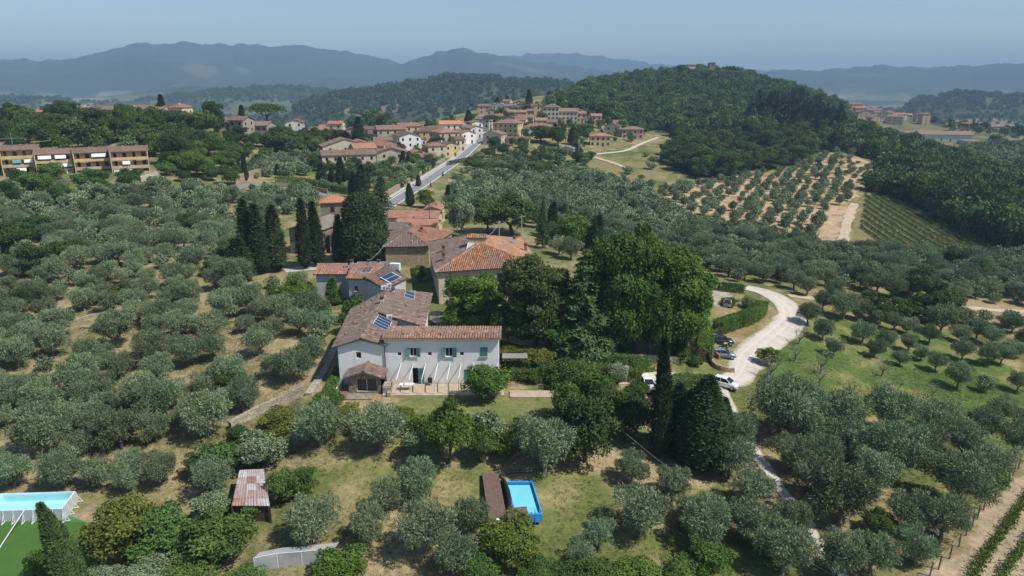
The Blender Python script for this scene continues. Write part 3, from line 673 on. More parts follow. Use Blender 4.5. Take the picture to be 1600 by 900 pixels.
def libcol(kind):
    if kind not in LIB:
        c = bpy.data.collections.new('library_' + kind)
        for i, (cm, tm, h, w) in enumerate(PROTO[kind]):
            b = bmesh.new(); b.from_mesh(cm); nf = len(b.faces); b.from_mesh(tm); b.faces.ensure_lookup_table()
            for f in b.faces[nf:]: f.material_index = 1
            me = bpy.data.meshes.new('lib'); b.to_mesh(me); b.free(); me.materials.append(cm.materials[0]); me.materials.append(tm.materials[0])
            c.objects.link(bpy.data.objects.new('lib_%s_%02d' % (kind, i), me))
        LIB[kind] = c
    return LIB[kind]
def stuff_group(kind):
    g = bpy.data.node_groups.new('scatter_' + kind, 'GeometryNodeTree'); N = g.nodes; L = g.links
    g.interface.new_socket('Geometry', in_out='INPUT', socket_type='NodeSocketGeometry'); g.interface.new_socket('Geometry', in_out='OUTPUT', socket_type='NodeSocketGeometry')
    gi = N.new('NodeGroupInput'); go = N.new('NodeGroupOutput'); ip = N.new('GeometryNodeInstanceOnPoints'); ci = N.new('GeometryNodeCollectionInfo')
    ci.inputs[0].default_value = libcol(kind); ci.inputs['Separate Children'].default_value = True; ci.inputs['Reset Children'].default_value = True
    def na(n, t):
        a = N.new('GeometryNodeInputNamedAttribute'); a.data_type = t; a.inputs[0].default_value = n; return a.outputs[0]
    cx = N.new('ShaderNodeCombineXYZ'); L.new(na('rot', 'FLOAT'), cx.inputs[2])
    L.new(gi.outputs[0], ip.inputs['Points']); L.new(ci.outputs[0], ip.inputs['Instance']); ip.inputs['Pick Instance'].default_value = True
    L.new(na('vid', 'INT'), ip.inputs['Instance Index']); L.new(cx.outputs[0], ip.inputs['Rotation']); L.new(na('scl', 'FLOAT_VECTOR'), ip.inputs['Scale'])
    L.new(ip.outputs[0], go.inputs[0]); return g
SGRP = {}
def stuff(name, label, kind, x, y, s, zs=None, z=None, seed=1):
    """one countless mass of plants: instances of the library plants on ground points"""
    n = len(x)
    if n == 0: return
    rg = np.random.default_rng(seed); z = hgt(np.array(x), np.array(y)) - .1 if z is None else z
    me = bpy.data.meshes.new(name); me.vertices.add(n); me.vertices.foreach_set('co', np.stack([x, y, z], -1).astype(np.float32).ravel())
    sz = s * (zs if zs is not None else rg.uniform(.85, 1.15, n))
    me.attributes.new('scl', 'FLOAT_VECTOR', 'POINT').data.foreach_set('vector', np.stack([s, s, sz], -1).astype(np.float32).ravel())
    me.attributes.new('rot', 'FLOAT', 'POINT').data.foreach_set('value', rg.uniform(0, 6.28, n).astype(np.float32))
    me.attributes.new('vid', 'INT', 'POINT').data.foreach_set('value', rg.integers(0, len(PROTO[kind]), n).astype(np.int32))
    o = link(name, me); md = o.modifiers.new('plants', 'NODES')
    if kind not in SGRP: SGRP[kind] = stuff_group(kind)
    md.node_group = SGRP[kind]; return tag(o, label, None, None, 'stuff')
def project(x, y, z):
    d = y * CP - (z - CAM_Z) * SP; yc = y * SP + (z - CAM_Z) * CP
    return 800 + FPX * x / d, 450 - FPX * yc / d, d
# ------------------------------------------------------------ building materials
TILES_OLD = [(0, (.085, .06, .05)), (.3, (.17, .11, .085)), (.6, (.25, .17, .13)), (.85, (.33, .25, .20)), (1, (.42, .35, .29))]
tonemat('tiles_old', TILES_OLD, patch=((.20, .165, .135), .35))
tonemat('tiles_mix', [(0, (.11, .065, .045)), (.4, (.27, .15, .10)), (.7, (.38, .22, .145)), (1, (.46, .34, .27))], patch=((.24, .18, .145), .3))
tonemat('tiles_red', [(0, (.15, .07, .05)), (.4, (.33, .155, .10)), (.75, (.42, .21, .14)), (1, (.48, .32, .25))], patch=((.30, .19, .15), .35))
tonemat('tiles_orange', [(0, (.15, .065, .035)), (.4, (.38, .165, .075)), (.75, (.50, .25, .125)), (1, (.52, .38, .28))], patch=((.27, .20, .16), .3))
plain('roof_base', (.12, .085, .07), .95, .25, 2)
plain('white_plaster', (.80, .775, .73), .9, .04, .5, .1, dirt=(.69, .665, .62))
def streaks(name, col):
    m = MATS[name]; nt = m.node_tree; B = nt.nodes['Principled BSDF']; src = B.inputs['Base Color'].links[0].from_socket
    tc = nt.nodes.new('ShaderNodeTexCoord'); mp = nt.nodes.new('ShaderNodeMapping'); mp.inputs['Scale'].default_value = (1.3, 1.3, .16); nt.links.new(tc.outputs['Object'], mp.inputs[0])
    f = ramp(nt, noise(nt, 1.6, 6, .7, mp.outputs[0]), [(0.5, (0, 0, 0)), (0.78, (.75, .75, .75))]); nt.links.new(mixn(nt, src, col, f), B.inputs['Base Color'])
streaks('white_plaster', (.58, .56, .52))
plain('grey_plaster', (.47, .48, .48), .9, .06, .5, .1, dirt=(.40, .40, .39))
plain('cream_plaster', (.56, .48, .35), .9, .08, .5, .1, dirt=(.44, .38, .29))
plain('ochre_plaster', (.62, .44, .24), .9, .08, .4, .1, dirt=(.42, .29, .15))
plain('yellow_plaster', (.60, .46, .25), .9, .07, .4, .1, dirt=(.46, .36, .20))
plain('beige_plaster', (.48, .40, .29), .9, .1, .4, .1, dirt=(.36, .31, .24))
plain('pink_plaster', (.50, .36, .27), .9, .08, .4, .1, dirt=(.40, .30, .24))
plain('chalk_plaster', (.62, .59, .53), .9, .07, .4, .1, dirt=(.48, .46, .41))
for _m in ('cream_plaster', 'ochre_plaster', 'yellow_plaster', 'beige_plaster', 'pink_plaster', 'chalk_plaster', 'grey_plaster'): streaks(_m, (.30, .26, .21))
stonemat('rubble_stone', (.20, .165, .125), (.40, .34, .26), (.16, .135, .105), 3.2)
stonemat('pale_stone', (.30, .265, .21), (.50, .45, .37), (.20, .175, .14), 3.0)
stonemat('wall_stone', (.34, .25, .16), (.46, .36, .25), (.25, .185, .12), 1.2)
roofmat('roof_brown', (.14, .09, .068), (.235, .15, .11), (.31, .23, .18))
roofmat('roof_red', (.23, .11, .075), (.34, .165, .11), (.36, .25, .19))
roofmat('roof_orange', (.40, .165, .075), (.47, .215, .11), (.44, .28, .18))
roofmat('roof_grey', (.15, .12, .10), (.22, .18, .15), (.30, .26, .22))
plain('shutter_green', (.13, .25, .235), .7, .15, 3)
plain('shutter_brown', (.10, .055, .03), .7, .2, 3)
plain('white_paint', (.72, .72, .70), .6, .05, 3)
plain('white_metal', (.70, .71, .72), .45, .08, 3, spec=.5)
plain('grey_metal', (.30, .31, .32), .5, .12, 3, metal=.4)
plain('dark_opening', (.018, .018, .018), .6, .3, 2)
plain('dark_wood', (.085, .052, .035), .8, .3, 3, .3)
plain('brick', (.36, .17, .10), .9, .25, 5, .4)
plain('gutter', (.16, .085, .06), .6, .2, 3)
glassmat('window_glass', (.02, .025, .03)); glassmat('solar_glass', (.018, .038, .085), .12)
# ------------------------------------------------------------ clay tile roof planes
def tile_plane(b, base, pts, cw=.36, tl=.46, rad=.115, tone_mid=.5, tone_amp=.19, rg=random.Random(3)):
    """barrel tiles in courses over a convex roof polygon whose first edge is the eave"""
    P = [Vector(p) for p in pts]; o = P[0]; ex = (P[1] - P[0]).normalized(); n = Vector((0, 0, 0))
    for i in range(1, len(P) - 1): n += (P[i] - o).cross(P[i + 1] - o)
    n.normalize(); n = n if n.z > 0 else -n; ey = n.cross(ex)
    if ey.z < 0: ey = -ey
    Q = [((p - o).dot(ex), (p - o).dot(ey)) for p in P]
    base.quadf(P, .5)
    xs = [q[0] for q in Q]; x = min(xs) + cw * .5
    while x < max(xs):
        ys = []
        for i in range(len(Q)):
            (x0, y0), (x1, y1) = Q[i], Q[(i + 1) % len(Q)]
            if (x0 <= x) != (x1 <= x): ys.append(y0 + (y1 - y0) * (x - x0) / (x1 - x0))
        if len(ys) >= 2:
            y0, y1 = min(ys), max(ys); y = y0 - .05 + rg.uniform(-.04, .04); ct = rg.gauss(0, .06)
            while y < y1 - .05:
                ye = min(y + tl * 1.12, y1 + .02); c = o + ex * (x + rg.uniform(-.012, .012))
                r = rad * rg.uniform(.9, 1.12); t = min(1, max(0, rg.gauss(tone_mid + ct, tone_amp)))
                lo = c + ey * y + n * (.055 + rg.uniform(0, .02)); hi = c + ey * ye + n * .03
                i = len(b.v)
                for q in (lo, hi):
                    for sx, sz in ((-1.35, -.04), (-.7, r * .85), (.7, r * .85), (1.35, -.04)): b.v.append(tuple(q + ex * (sx * r) + n * (sz if sz < 0 else sz)))
                for k in range(3):
                    b.f.append((i + k, i + k + 1, i + k + 5, i + k + 4)); b.t.append(t); b.m.append(0); b.uv.append([(0, 0)] * 4)
                b.f.append((i, i + 1, i + 2, i + 3)); b.t.append(t * .8); b.m.append(0); b.uv.append([(0, 0)] * 4)
                y += tl
        x += cw
def ridge_caps(b, a, c, rg=random.Random(5), r=.16):
    a = Vector(a); c = Vector(c); d = c - a; n = max(1, int(d.length / .45)); s = d.cross(Vector((0, 0, 1))).normalized(); up = s.cross(d).normalized()
    for k in range(n):
        p = a + d * (k / n); q = a + d * ((k + 1.1) / n); i = len(b.v); t = min(1, max(0, rg.gauss(.6, .2)))
        for w, l in ((p, .1), (q, .07)):
            for sx, sz in ((-1.3, -.08), (-.7, r * .9), (.7, r * .9), (1.3, -.08)): b.v.append(tuple(w + s * (sx * r) + up * (sz + l)))
        for k2 in range(3): b.f.append((i + k2, i + k2 + 1, i + k2 + 5, i + k2 + 4)); b.t.append(t); b.m.append(0); b.uv.append([(0, 0)] * 4)
def tiled_roof(parent, planes, mat, ridges=(), name='roof', thick=.16, mid=.5, mats=None):
    """roof part with its joined courses of tiles beneath it"""
    base = MB(); tl = MB()
    for pl in planes: tile_plane(tl, base, pl, tone_mid=mid)
    nf = len(base.f)
    for pl in planes:                                       # fascia and soffit
        low = [Vector(p) - Vector((0, 0, thick)) for p in pl]; base.quadf(list(reversed(low)), .4)
        for i in range(len(pl)): base.quadf([pl[i], low[i], low[(i + 1) % len(pl)], pl[(i + 1) % len(pl)]], .4)
    for a, c in ridges: ridge_caps(tl, a, c)
    rf = base.build(name, 'roof_base', parent)
    o = tl.build('roof_tiles', mat, rf); o['kind'] = 'stuff'
    return rf
def wallring(b, foot, z0, tops, tone=.5):
    n = len(foot)
    for i in range(n):
        j = (i + 1) % n; b.quadf([(foot[i][0], foot[i][1], z0), (foot[j][0], foot[j][1], z0), (foot[j][0], foot[j][1], tops[j]), (foot[i][0], foot[i][1], tops[i])], tone)
def facade(b, x0, x1, y, z0, z1, holes, th=.35):
    """wall in the xz plane at y with real openings and reveals"""
    xs = sorted({x0, x1, *[h[0] for h in holes], *[h[1] for h in holes]}); zs = sorted({z0, z1, *[h[2] for h in holes], *[h[3] for h in holes]})
    for i in range(len(xs) - 1):
        for k in range(len(zs) - 1):
            cx, cz = (xs[i] + xs[i+1]) / 2, (zs[k] + zs[k+1]) / 2
            if any(h[0] < cx < h[1] and h[2] < cz < h[3] for h in holes): continue
            b.quadf([(xs[i], y, zs[k]), (xs[i+1], y, zs[k]), (xs[i+1], y, zs[k+1]), (xs[i], y, zs[k+1])])
    for hx0, hx1, hz0, hz1 in holes:
        y2 = y + th
        b.quadf([(hx0, y, hz0), (hx0, y2, hz0), (hx0, y2, hz1), (hx0, y, hz1)]); b.quadf([(hx1, y, hz0), (hx1, y, hz1), (hx1, y2, hz1), (hx1, y2, hz0)])
        b.quadf([(hx0, y, hz0), (hx1, y, hz0), (hx1, y2, hz0), (hx0, y2, hz0)]); b.quadf([(hx0, y, hz1), (hx0, y2, hz1), (hx1, y2, hz1), (hx1, y, hz1)])
def near_window(parent, x0, x1, y, z0, z1, th=.35, bars=2, shutters=None, sill=True, fmat='white_paint', opened=True):
    yy = y + th * .62; f = MB(); w = .07
    f.box(((x0 + x1) / 2, yy, z0 + w / 2), (x1 - x0, .06, w)); f.box(((x0 + x1) / 2, yy, z1 - w / 2), (x1 - x0, .06, w))
    f.box((x0 + w / 2, yy, (z0 + z1) / 2), (w, .06, z1 - z0 - 2 * w)); f.box((x1 - w / 2, yy, (z0 + z1) / 2), (w, .06, z1 - z0 - 2 * w))
    for k in range(1, bars): f.box((x0 + (x1 - x0) * k / bars, yy, (z0 + z1) / 2), (w, .06, z1 - z0 - 2 * w))
    o = f.build('window', fmat, parent)
    for k in range(bars):
        a = x0 + w + (x1 - x0 - 2 * w) * k / bars; c = x0 + w + (x1 - x0 - 2 * w) * (k + 1) / bars
        MB().box(((a + c) / 2, yy + .025, (z0 + z1) / 2), (c - a, .02, z1 - z0 - 2 * w)).build('pane', 'window_glass', o)
    if sill: MB().box(((x0 + x1) / 2, y - .06, z0 - .045), (x1 - x0 + .22, .2, .08)).build('sill', 'pale_concrete', o)
    if shutters:
        sw = (x1 - x0) / 2 * 1.02
        for s in (-1, 1):
            m_ = MB()
            if opened:
                a = R(18) * -s; hx = x0 - .02 if s < 0 else x1 + .02
                cx = hx + s * sw / 2 * math.cos(a); cyy = y - .06 - abs(sw / 2 * math.sin(a))
            else:
                a = 0; cx = (x0 + x1) / 2 + s * sw / 2; cyy = y - .02
            m_.box((cx, cyy, (z0 + z1) / 2), (sw, .05, z1 - z0 + .06), rz=a if s > 0 else a)
            for q in range(9):
                zz = z0 + (z1 - z0) * (q + .7) / 9.4; m_.box((cx, cyy - .035, zz), (sw * .8, .025, .07), rz=a, rx=R(20))
            m_.build('shutter', shutters, o)
    return o
# ------------------------------------------------------------ the white farmhouse (long wing, gabled wing, range behind)
YF = 88.2
fh = thing('farmhouse', 'long white farmhouse with teal shutters and rambling brown tile roofs', 'house', (0, 0, 0))
b = MB()
W1 = [(-13.98,-13.02,4.12,5.34), (-9.12,-8.08,4.08,5.36), (-4.35,-3.35,4.10,5.42)]
SM = [(-15.65,-15.15,4.22,4.68), (-11.5,-11.0,4.24,4.72), (-7.1,-6.6,4.24,4.74)]
DR = [(-13.75,-12.95,0.0,2.4), (-6.7,-5.7,0.0,2.1), (-4.6,-3.6,0.0,2.1)]
facade(b, -17.45, -1.85, YF, -.6, 6.85, W1 + SM + DR)
wallring(b, [(-1.85, YF), (-1.85, YF + 4.6), (-17.45, YF + 4.6)], -.6, [6.85, 6.55, 6.55])
b.quadf([(-1.85, YF, 6.85), (-1.85, YF + 4.6, 6.55), (-1.85, YF + 1.5, 6.98)])
# gabled wing
facade(b, -23.8, -17.452, YF + .02, -1.5, 5.5, [(-21.35,-20.65,3.82,4.72)])
b.quadf([(-23.8, YF + .02, 5.5), (-17.452, YF + .02, 5.5), (-17.452, YF + .02, 5.75), (-20.5, YF + .02, 6.5), (-23.8, YF + .02, 5.6)])
b.quadf([(-23.8, YF + .02, -1.5), (-23.8, YF + .02, 5.55), (-24.7, 104, 5.55), (-24.7, 104, -1.5)])
b.quadf([(-24.7, 104, -1.5), (-24.7, 104, 5.55), (-21.9, 112, 5.7), (-21.9, 112, -1.5)])
b.quadf([(-17.6, 97.6, 0), (-13.5, 96.9, 0), (-13.5, 96.9, 5.5), (-20, 97.8, 7.0), (-17.6, 97.6, 5.9)])
b.quadf([(-13.5, 96.9, 0), (-14.1, 112, 0), (-14.1, 112, 5.5), (-13.5, 96.9, 5.5)]); b.quadf([(-14.1, 112, 0), (-21.9, 112, 0), (-21.9, 112, 5.7), (-20.2, 110, 7.1), (-14.1, 112, 5.6)])
b.build('wall', 'white_plaster', fh)
# near-black sheets behind the openings, painting in the darkness of unlit rooms
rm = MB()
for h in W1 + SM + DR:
    rm = MB(); rm.quadf([(h[0] - .4, YF + .9, h[2] - .4), (h[1] + .4, YF + .9, h[2] - .4), (h[1] + .4, YF + .9, h[3] + .4), (h[0] - .4, YF + .9, h[3] + .4)]); rm.build('dark_room_sheet', 'dark_opening', fh)
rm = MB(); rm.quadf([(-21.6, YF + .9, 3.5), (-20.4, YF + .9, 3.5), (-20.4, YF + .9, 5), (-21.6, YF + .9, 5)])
rm.build('dark_room_sheet', 'dark_opening', fh)
r1 = tiled_roof(fh, [[(-17.7, YF - .42, 6.88), (-1.45, YF - .42, 6.88), (-1.45, YF + 1.5, 7.04), (-17.7, YF + 1.5, 7.04)], [(-1.45, YF + 5, 6.6), (-17.7, YF + 5, 6.6), (-17.7, YF + 1.5, 7.04), (-1.45, YF + 1.5, 7.04)]], 'tiles_mix', [((-17.6, YF + 1.5, 7.04), (-1.5, YF + 1.5, 7.04))], mid=.55)
MB().box((-9.6, YF - .5, 6.80), (16.3, .14, .1)).build('gutter', 'brick', r1)
tiled_roof(fh, [[(-25.55, 104.2, 5.55), (-24.35, YF - .4, 5.6), (-20.5, YF - .4, 6.72), (-20.1, 97.6, 7.15), (-20.3, 110, 7.3)], [(-22.1, 113, 5.6), (-25.55, 104.2, 5.55), (-20.3, 110, 7.3)],
   [(-17.0, YF - .4, 5.82), (-17.0, 97.4, 5.95), (-20.1, 97.6, 7.15), (-20.5, YF - .4, 6.72)],
   [(-12.9, 96.1, 5.55), (-13.55, 112.9, 5.55), (-20.3, 110.0, 7.36), (-20.0, 97.7, 7.3)], [(-13.55, 112.9, 5.55), (-22.1, 113, 5.55), (-20.3, 110, 7.32)]], 'tiles_old',
   [((-20.5, YF - .4, 6.76), (-20.1, 97.6, 7.2)), ((-20.0, 97.7, 7.36), (-20.3, 110, 7.4))], mid=.52)
for h in W1[:2]: near_window(fh, h[0], h[1], YF, h[2], h[3], shutters='shutter_green')
near_window(fh, *W1[2][:2], YF, *W1[2][2:], shutters='shutter_green', opened=False)
for h in SM: near_window(fh, h[0], h[1], YF, h[2], h[3], bars=1, fmat='dark_wood', sill=False)
near_window(fh, -21.35, -20.65, YF + .02, 3.82, 4.72, bars=1, fmat='dark_wood', sill=False)
d = MB(); d.box((-12.52, YF - .12, 1.2), (.82, .05, 2.4), rz=R(-8))
for q in range(12): d.box((-12.52, YF - .16, .25 + q * .18), (.62, .03, .06), rz=R(-8), rx=R(20))
d.build('door_shutter', 'shutter_green', fh)
for h in DR[1:]:
    dm = MB().box(((h[0] + h[1]) / 2, YF + .12, 1.05), (1.0, .06, 2.1)); dd = dm.build('door', 'shutter_green', fh)
    MB().box((h[1] - .12, YF + .07, 1.05), (.04, .06, .14)).build('handle', 'grey_metal', dd)
MB().tube([(-17.38, YF - .1, 5.7), (-17.38, YF - .1, .4)], [.06, .06], 8).build('drainpipe', 'dark_wood', fh)
def chimney(parent, p, w, h, mat, hat=True):
    c = MB(); c.box((p[0], p[1], p[2] + h / 2 - .3), (w, w, h + .6))
    o = c.build('chimney', mat, parent)
    if hat:
        c = MB(); c.box((p[0], p[1], p[2] + h + .02), (w * 1.25, w * 1.25, .05))
        for s in (-1, 1): c.box((p[0] + s * w * .45, p[1], p[2] + h + .17), (.06, w, .24))
        c.box((p[0], p[1], p[2] + h + .33), (w * 1.3, w * 1.3, .08)); c.build('chimney_cap', 'roof_base', o)
    return o
chimney(fh, (-20.2, 102.5, 7.2), .5, .75, 'chalk_plaster')
chimney(fh, (-19.4, 108.2, 7.1), .45, .6, 'chalk_plaster')
def vent(parent, p):
    MB().lathe((p[0], p[1], p[2] - .1), [(.11, 0), (.11, .32), (.2, .34), (.16, .48), (.03, .52)], 8).build('roof_vent', 'brick', parent)
for p in ((-23.2, 96, 6.1), (-22.3, 100.5, 6.45), (-23.5, 103, 6.1), (-21.2, 91.5, 6.6), (-22.5, 106, 6.5), (-16.5, 103, 6.45), (-14.8, YF + .7, 6.98), (-9.7, YF + .7, 6.98), (-6.3, YF + .7, 6.98), (-23.4, 91.5, 6.0)): vent(fh, p)
def aircon(parent, p, rz):
    c = MB(); c.box(p, (.85, .35, .6), rz=rz); o = c.build('air_conditioner', 'white_metal', parent)
    v = Vector(p) + Matrix.Rotation(rz, 3, 'Z') @ Vector((.08, -.185, 0)); q = MB()
    for k in range(12):
        a0, a1 = k * math.pi / 6, (k + 1) * math.pi / 6; e = Matrix.Rotation(rz, 3, 'Z')
        q.quadf([v, v + e @ Vector((math.cos(a0) * .23, -.01, math.sin(a0) * .23)), v + e @ Vector((math.cos(a1) * .23, -.01, math.sin(a1) * .23))])
    q.build('fan_grille', 'grey_metal', o)
aircon(fh, (-18.2, 97.3, 6.7), R(5)); aircon(fh, (-21.0, 113.3, 6.9), R(10)); aircon(fh, (-21.4, 110.6, 7.3), R(10))
def solar(parent, corners, rows, cols=1, lift=.14):
    P = [Vector(p) for p in corners]; n = (P[1] - P[0]).cross(P[3] - P[0]).normalized(); n = n if n.z > 0 else -n
    P = [p + n * lift for p in P]; f = MB()
    def q(s, t): return P[0].lerp(P[1], s).lerp(P[3].lerp(P[2], s), t)
    f.quadf([p for p in P]); lo = [p - n * .07 for p in P]
    for i in range(4): f.quadf([P[i], lo[i], lo[(i + 1) % 4], P[(i + 1) % 4]])
    o = f.build('solar_panel', 'white_metal', parent); g = .03
    for r in range(rows):
        for c in range(cols):
            a0, a1, t0, t1 = (c + g) / cols, (c + 1 - g) / cols, (r + g * 1.6) / rows, (r + 1 - g * 1.6) / rows
            MB().quadf([q(a0, t0) + n * .012, q(a1, t0) + n * .012, q(a1, t1) + n * .012, q(a0, t1) + n * .012]).build('pane', 'solar_glass', o)
    return o
def rp(x, y, plane):
    a, b_, c = [Vector(p) for p in plane]; n = (b_ - a).cross(c - a); return Vector((x, y, a.z - (n.x * (x - a.x) + n.y * (y - a.y)) / n.z))
PA = [(-17.0, YF - .4, 5.82), (-17.0, 97.4, 5.95), (-20.1, 97.6, 7.15)]; PB = [(-12.9, 96.1, 5.55), (-13.55, 112.9, 5.55), (-20.3, 110.0, 7.36)]
solar(fh, [rp(-19.9, 93.0, PA), rp(-17.6, 92.4, PA), rp(-17.7, 96.4, PA), rp(-19.8, 97.0, PA)], 4)
solar(fh, [rp(-17.6, 107.4, PB), rp(-15.9, 107.0, PB), rp(-16.2, 110.3, PB), rp(-17.7, 110.6, PB)], 2)
MB().beam((-20.05, 97.8, 7.5), (-20.3, 109.8, 7.52), .28, .12).build('ridge_flashing', 'chalk_plaster', fh)
# ranges at the back
rg2 = thing('rear_house', 'low grey plaster range with two roof solar panels behind the farmhouse', 'house')
c2l, c2m, c2r, c2b, R0, R1 = (-30.7,123.1), (-27.3,122.7), (-22.5,117.9), (-19.6,125.2), (-30.9,128.9), (-24.3,128.7)
b = MB(); wallring(b, [(-30.4,123.5), (-27.25,123.1), (-22.6,118.5), (-20,125), (-24,132), (-30.4,132)], -1.5, [5.3, 5.3, 4.95, 4.95, 6.4, 6.3])
wallring(b, [(-37.6,127.9), (-30.4,127.9), (-30.4,134), (-37.6,134)], -1.5, [4.9, 4.9, 5, 5]); b.build('wall', 'grey_plaster', rg2)
tiled_roof(rg2, [[c2l + (5.35,), c2m + (5.35,), R1 + (6.6,), R0 + (6.55,)], [c2r + (4.95,), c2b + (4.95,), R1 + (6.6,), c2m + (5.4,)]], 'tiles_mix', [(c2m + (5.4,), R1 + (6.62,)), (R0 + (6.55,), R1 + (6.6,))], mid=.45)
tiled_roof(rg2, [[(-38.1,127.5,4.95), (-30.7,127.5,4.95), (-30.7,131.2,5.95), (-38.1,131.2,5.95)], [(-30.7,134.6,5), (-38.1,134.6,5), (-38.1,131.2,5.95), (-30.7,131.2,5.95)]], 'tiles_red', [((-38.1,131.2,5.98), (-30.7,131.2,5.98))], mid=.6)
MB().box((-22.6, 129.4, 6.0), (2.0, .9, 1.3), rz=R(-10)).build('stair_head', 'white_plaster', rg2)
P2 = [c2r + (4.95,), c2b + (4.95,), R1 + (6.6,)]; P1 = [c2l + (5.35,), c2m + (5.35,), R1 + (6.6,)]
solar(rg2, [rp(-24.2, 121.9, P2), rp(-22.2, 120.6, P2), rp(-20.7, 124.4, P2), rp(-22.6, 125.6, P2)], 1, 2); solar(rg2, [rp(-28.4, 125.2, P1), rp(-26.6, 125.1, P1), rp(-26.2, 127.6, P1), rp(-27.9, 127.7, P1)], 1)
MB().box((-32.4, 130.1, 5.72), (1.0, .8, .14), rx=R(15)).build('roof_window', 'solar_glass', rg2)
near_window(rg2, -29.3, -28.6, 123.2, 2.9, 3.9, th=.05, bars=1, fmat='grey_metal')
for p in ((-31.3, 131, 6), (-27.5, 129, 6.5), (-25.6, 128.9, 6.5)): chimney(rg2, p, .5, .6, 'chalk_plaster')
vent(rg2, (-25.2, 124.3, 6.2)); vent(rg2, (-24.6, 123.4, 5.9))
# stone annex with the sliding door
an = thing('stone_annex', 'small stone annex with tiled gable roof and white sliding glass door', 'annex')
b = MB(); ya = 85.4; facade(b, -21.95, -17.6, ya, -.6, 2.2, [(-20.9,-18.15,.12,1.95)]); b.quadf([(-21.95, ya, 2.2), (-17.6, ya, 2.2), (-19.75, ya, 2.82)])
wallring(b, [(-17.6, ya), (-17.6, YF), ], -.6, [2.2, 2.2]); b.quadf([(-21.95, YF, -.6), (-21.95, ya, -.6), (-21.95, ya, 2.2), (-21.95, YF, 2.2)]); b.build('wall', 'rubble_stone', an)
tiled_roof(an, [[(-22.45, YF - .02, 2.25), (-22.45, ya - .45, 2.25), (-19.75, ya - .45, 3.08), (-19.75, YF - .02, 3.22)], [(-17.05, ya - .45, 2.25), (-17.05, YF - .02, 2.25), (-19.75, YF - .02, 3.22), (-19.75, ya - .45, 3.08)]], 'tiles_old', [((-19.75, ya - .45, 3.1), (-19.75, YF, 3.24))], mid=.5)
near_window(an, -20.9, -18.15, ya, .12, 1.95, th=.3, bars=2, sill=False)
MB().box((-19.5, ya + .9, 1), (3.2, .05, 2)).build('dark_room_sheet', 'dark_opening', an)  # near-black sheet paints in the unlit room behind the sliding door
# paved terrace, parapet
plain('terrace_gravel', (.42, .335, .24), .95, .18, 1.2, .2)
plain('terrace_tile', (.20, .105, .075), .8, .2, 2)
ter = MB(); ter.box((-9.2, 86.2, -.05), (16.2, 3.6, .3)); tag(ter.build('terrace', 'terrace_gravel'), 'beige gravel terrace under the pergola frames', None, None, 'structure')
t2 = MB(); t2.box((-22.6, 85.4, .06), (1.3, 4.2, .1)); tag(t2.build('terrace_floor', 'terrace_tile'), 'dark red tiled strip beside the stone annex', None, None, 'structure')
t3 = MB(); t3.box((-21.2, 84.1, -.25), (5.4, 1.6, .62)); tag(t3.build('garden_wall', 'rubble_stone'), 'low broad stone parapet in front of the annex', 'wall')
t4 = MB(); t4.box((-23.5, 85.8, .2), (.3, 5.0, 1.1)); tag(t4.build('garden_wall', 'chalk_plaster'), 'pale low wall bounding the red tiled strip', 'wall')
t5 = MB(); t5.box((-16.75, 85.9, .35), (1.1, 1.9, 1.1)); t5.box((-16.8, 86.0, .95), (1.15, 1.6, .1)); t5.box((-16.4, 84.7, .15), (.5, 1.0, .7)); tag(t5.build('outdoor_sink', 'pale_stone'), 'stone outdoor kitchen bench against the annex wall', 'bench')
p6_ = at_z(830, 617, 0); t6 = MB(); t6.box((3.2, 84.9, -.1), (7.0, 2.0, .36)); tag(t6.build('gravel_court', 'terrace_gravel'), 'pale gravel court at the end of the lawn', None, None, 'structure')
for k, u in enumerate((628, 647, 666, 685, 704, 721, 740, 758, 777)):
    x = at_z(u, 600, 0).x; f = thing('pergola_frame', 'white metal pergola frame standing on the gravel terrace', 'pergola', group='row of white pergola frames')
    MB().beam((x, YF - .02, 2.95), (x - .12, 84.75, 2.15), .09).build('rafter', 'white_metal', f)
    MB().beam((x - .12, 84.75, 2.15), (x - .12, 84.75, .1), .07).build('post', 'white_metal', f)
    MB().box((x, YF - .03, 2.95), (.2, .04, .25)).build('bracket', 'white_metal', f)
tb = thing('garden_table', 'white table standing on the gravel terrace beneath the pergola', 'table')
MB().box((-14.3, 86.2, .88), (1.9, .85, .06)).build('tabletop', 'white_paint', tb)
for sx in (-.8, .8):
    for sy in (-.32, .32): MB().box((-14.3 + sx, 86.2 + sy, .47), (.06, .06, .76)).build('leg', 'grey_metal', tb)
ch = thing('garden_lounger', 'dark folded garden chair beside the terrace door', 'chair')
MB().box((-11.3, 87.6, .5), (.6, .5, .06)).build('seat', 'dark_opening', ch); MB().box((-11.3, 87.85, .8), (.6, .07, .6), rx=R(-15)).build('backrest', 'dark_opening', ch)
for sx in (-.25, .25):
    for sy in (-.2, .2): MB().box((-11.3 + sx, 87.6 + sy, .29), (.05, .05, .38)).build('leg', 'grey_metal', ch)
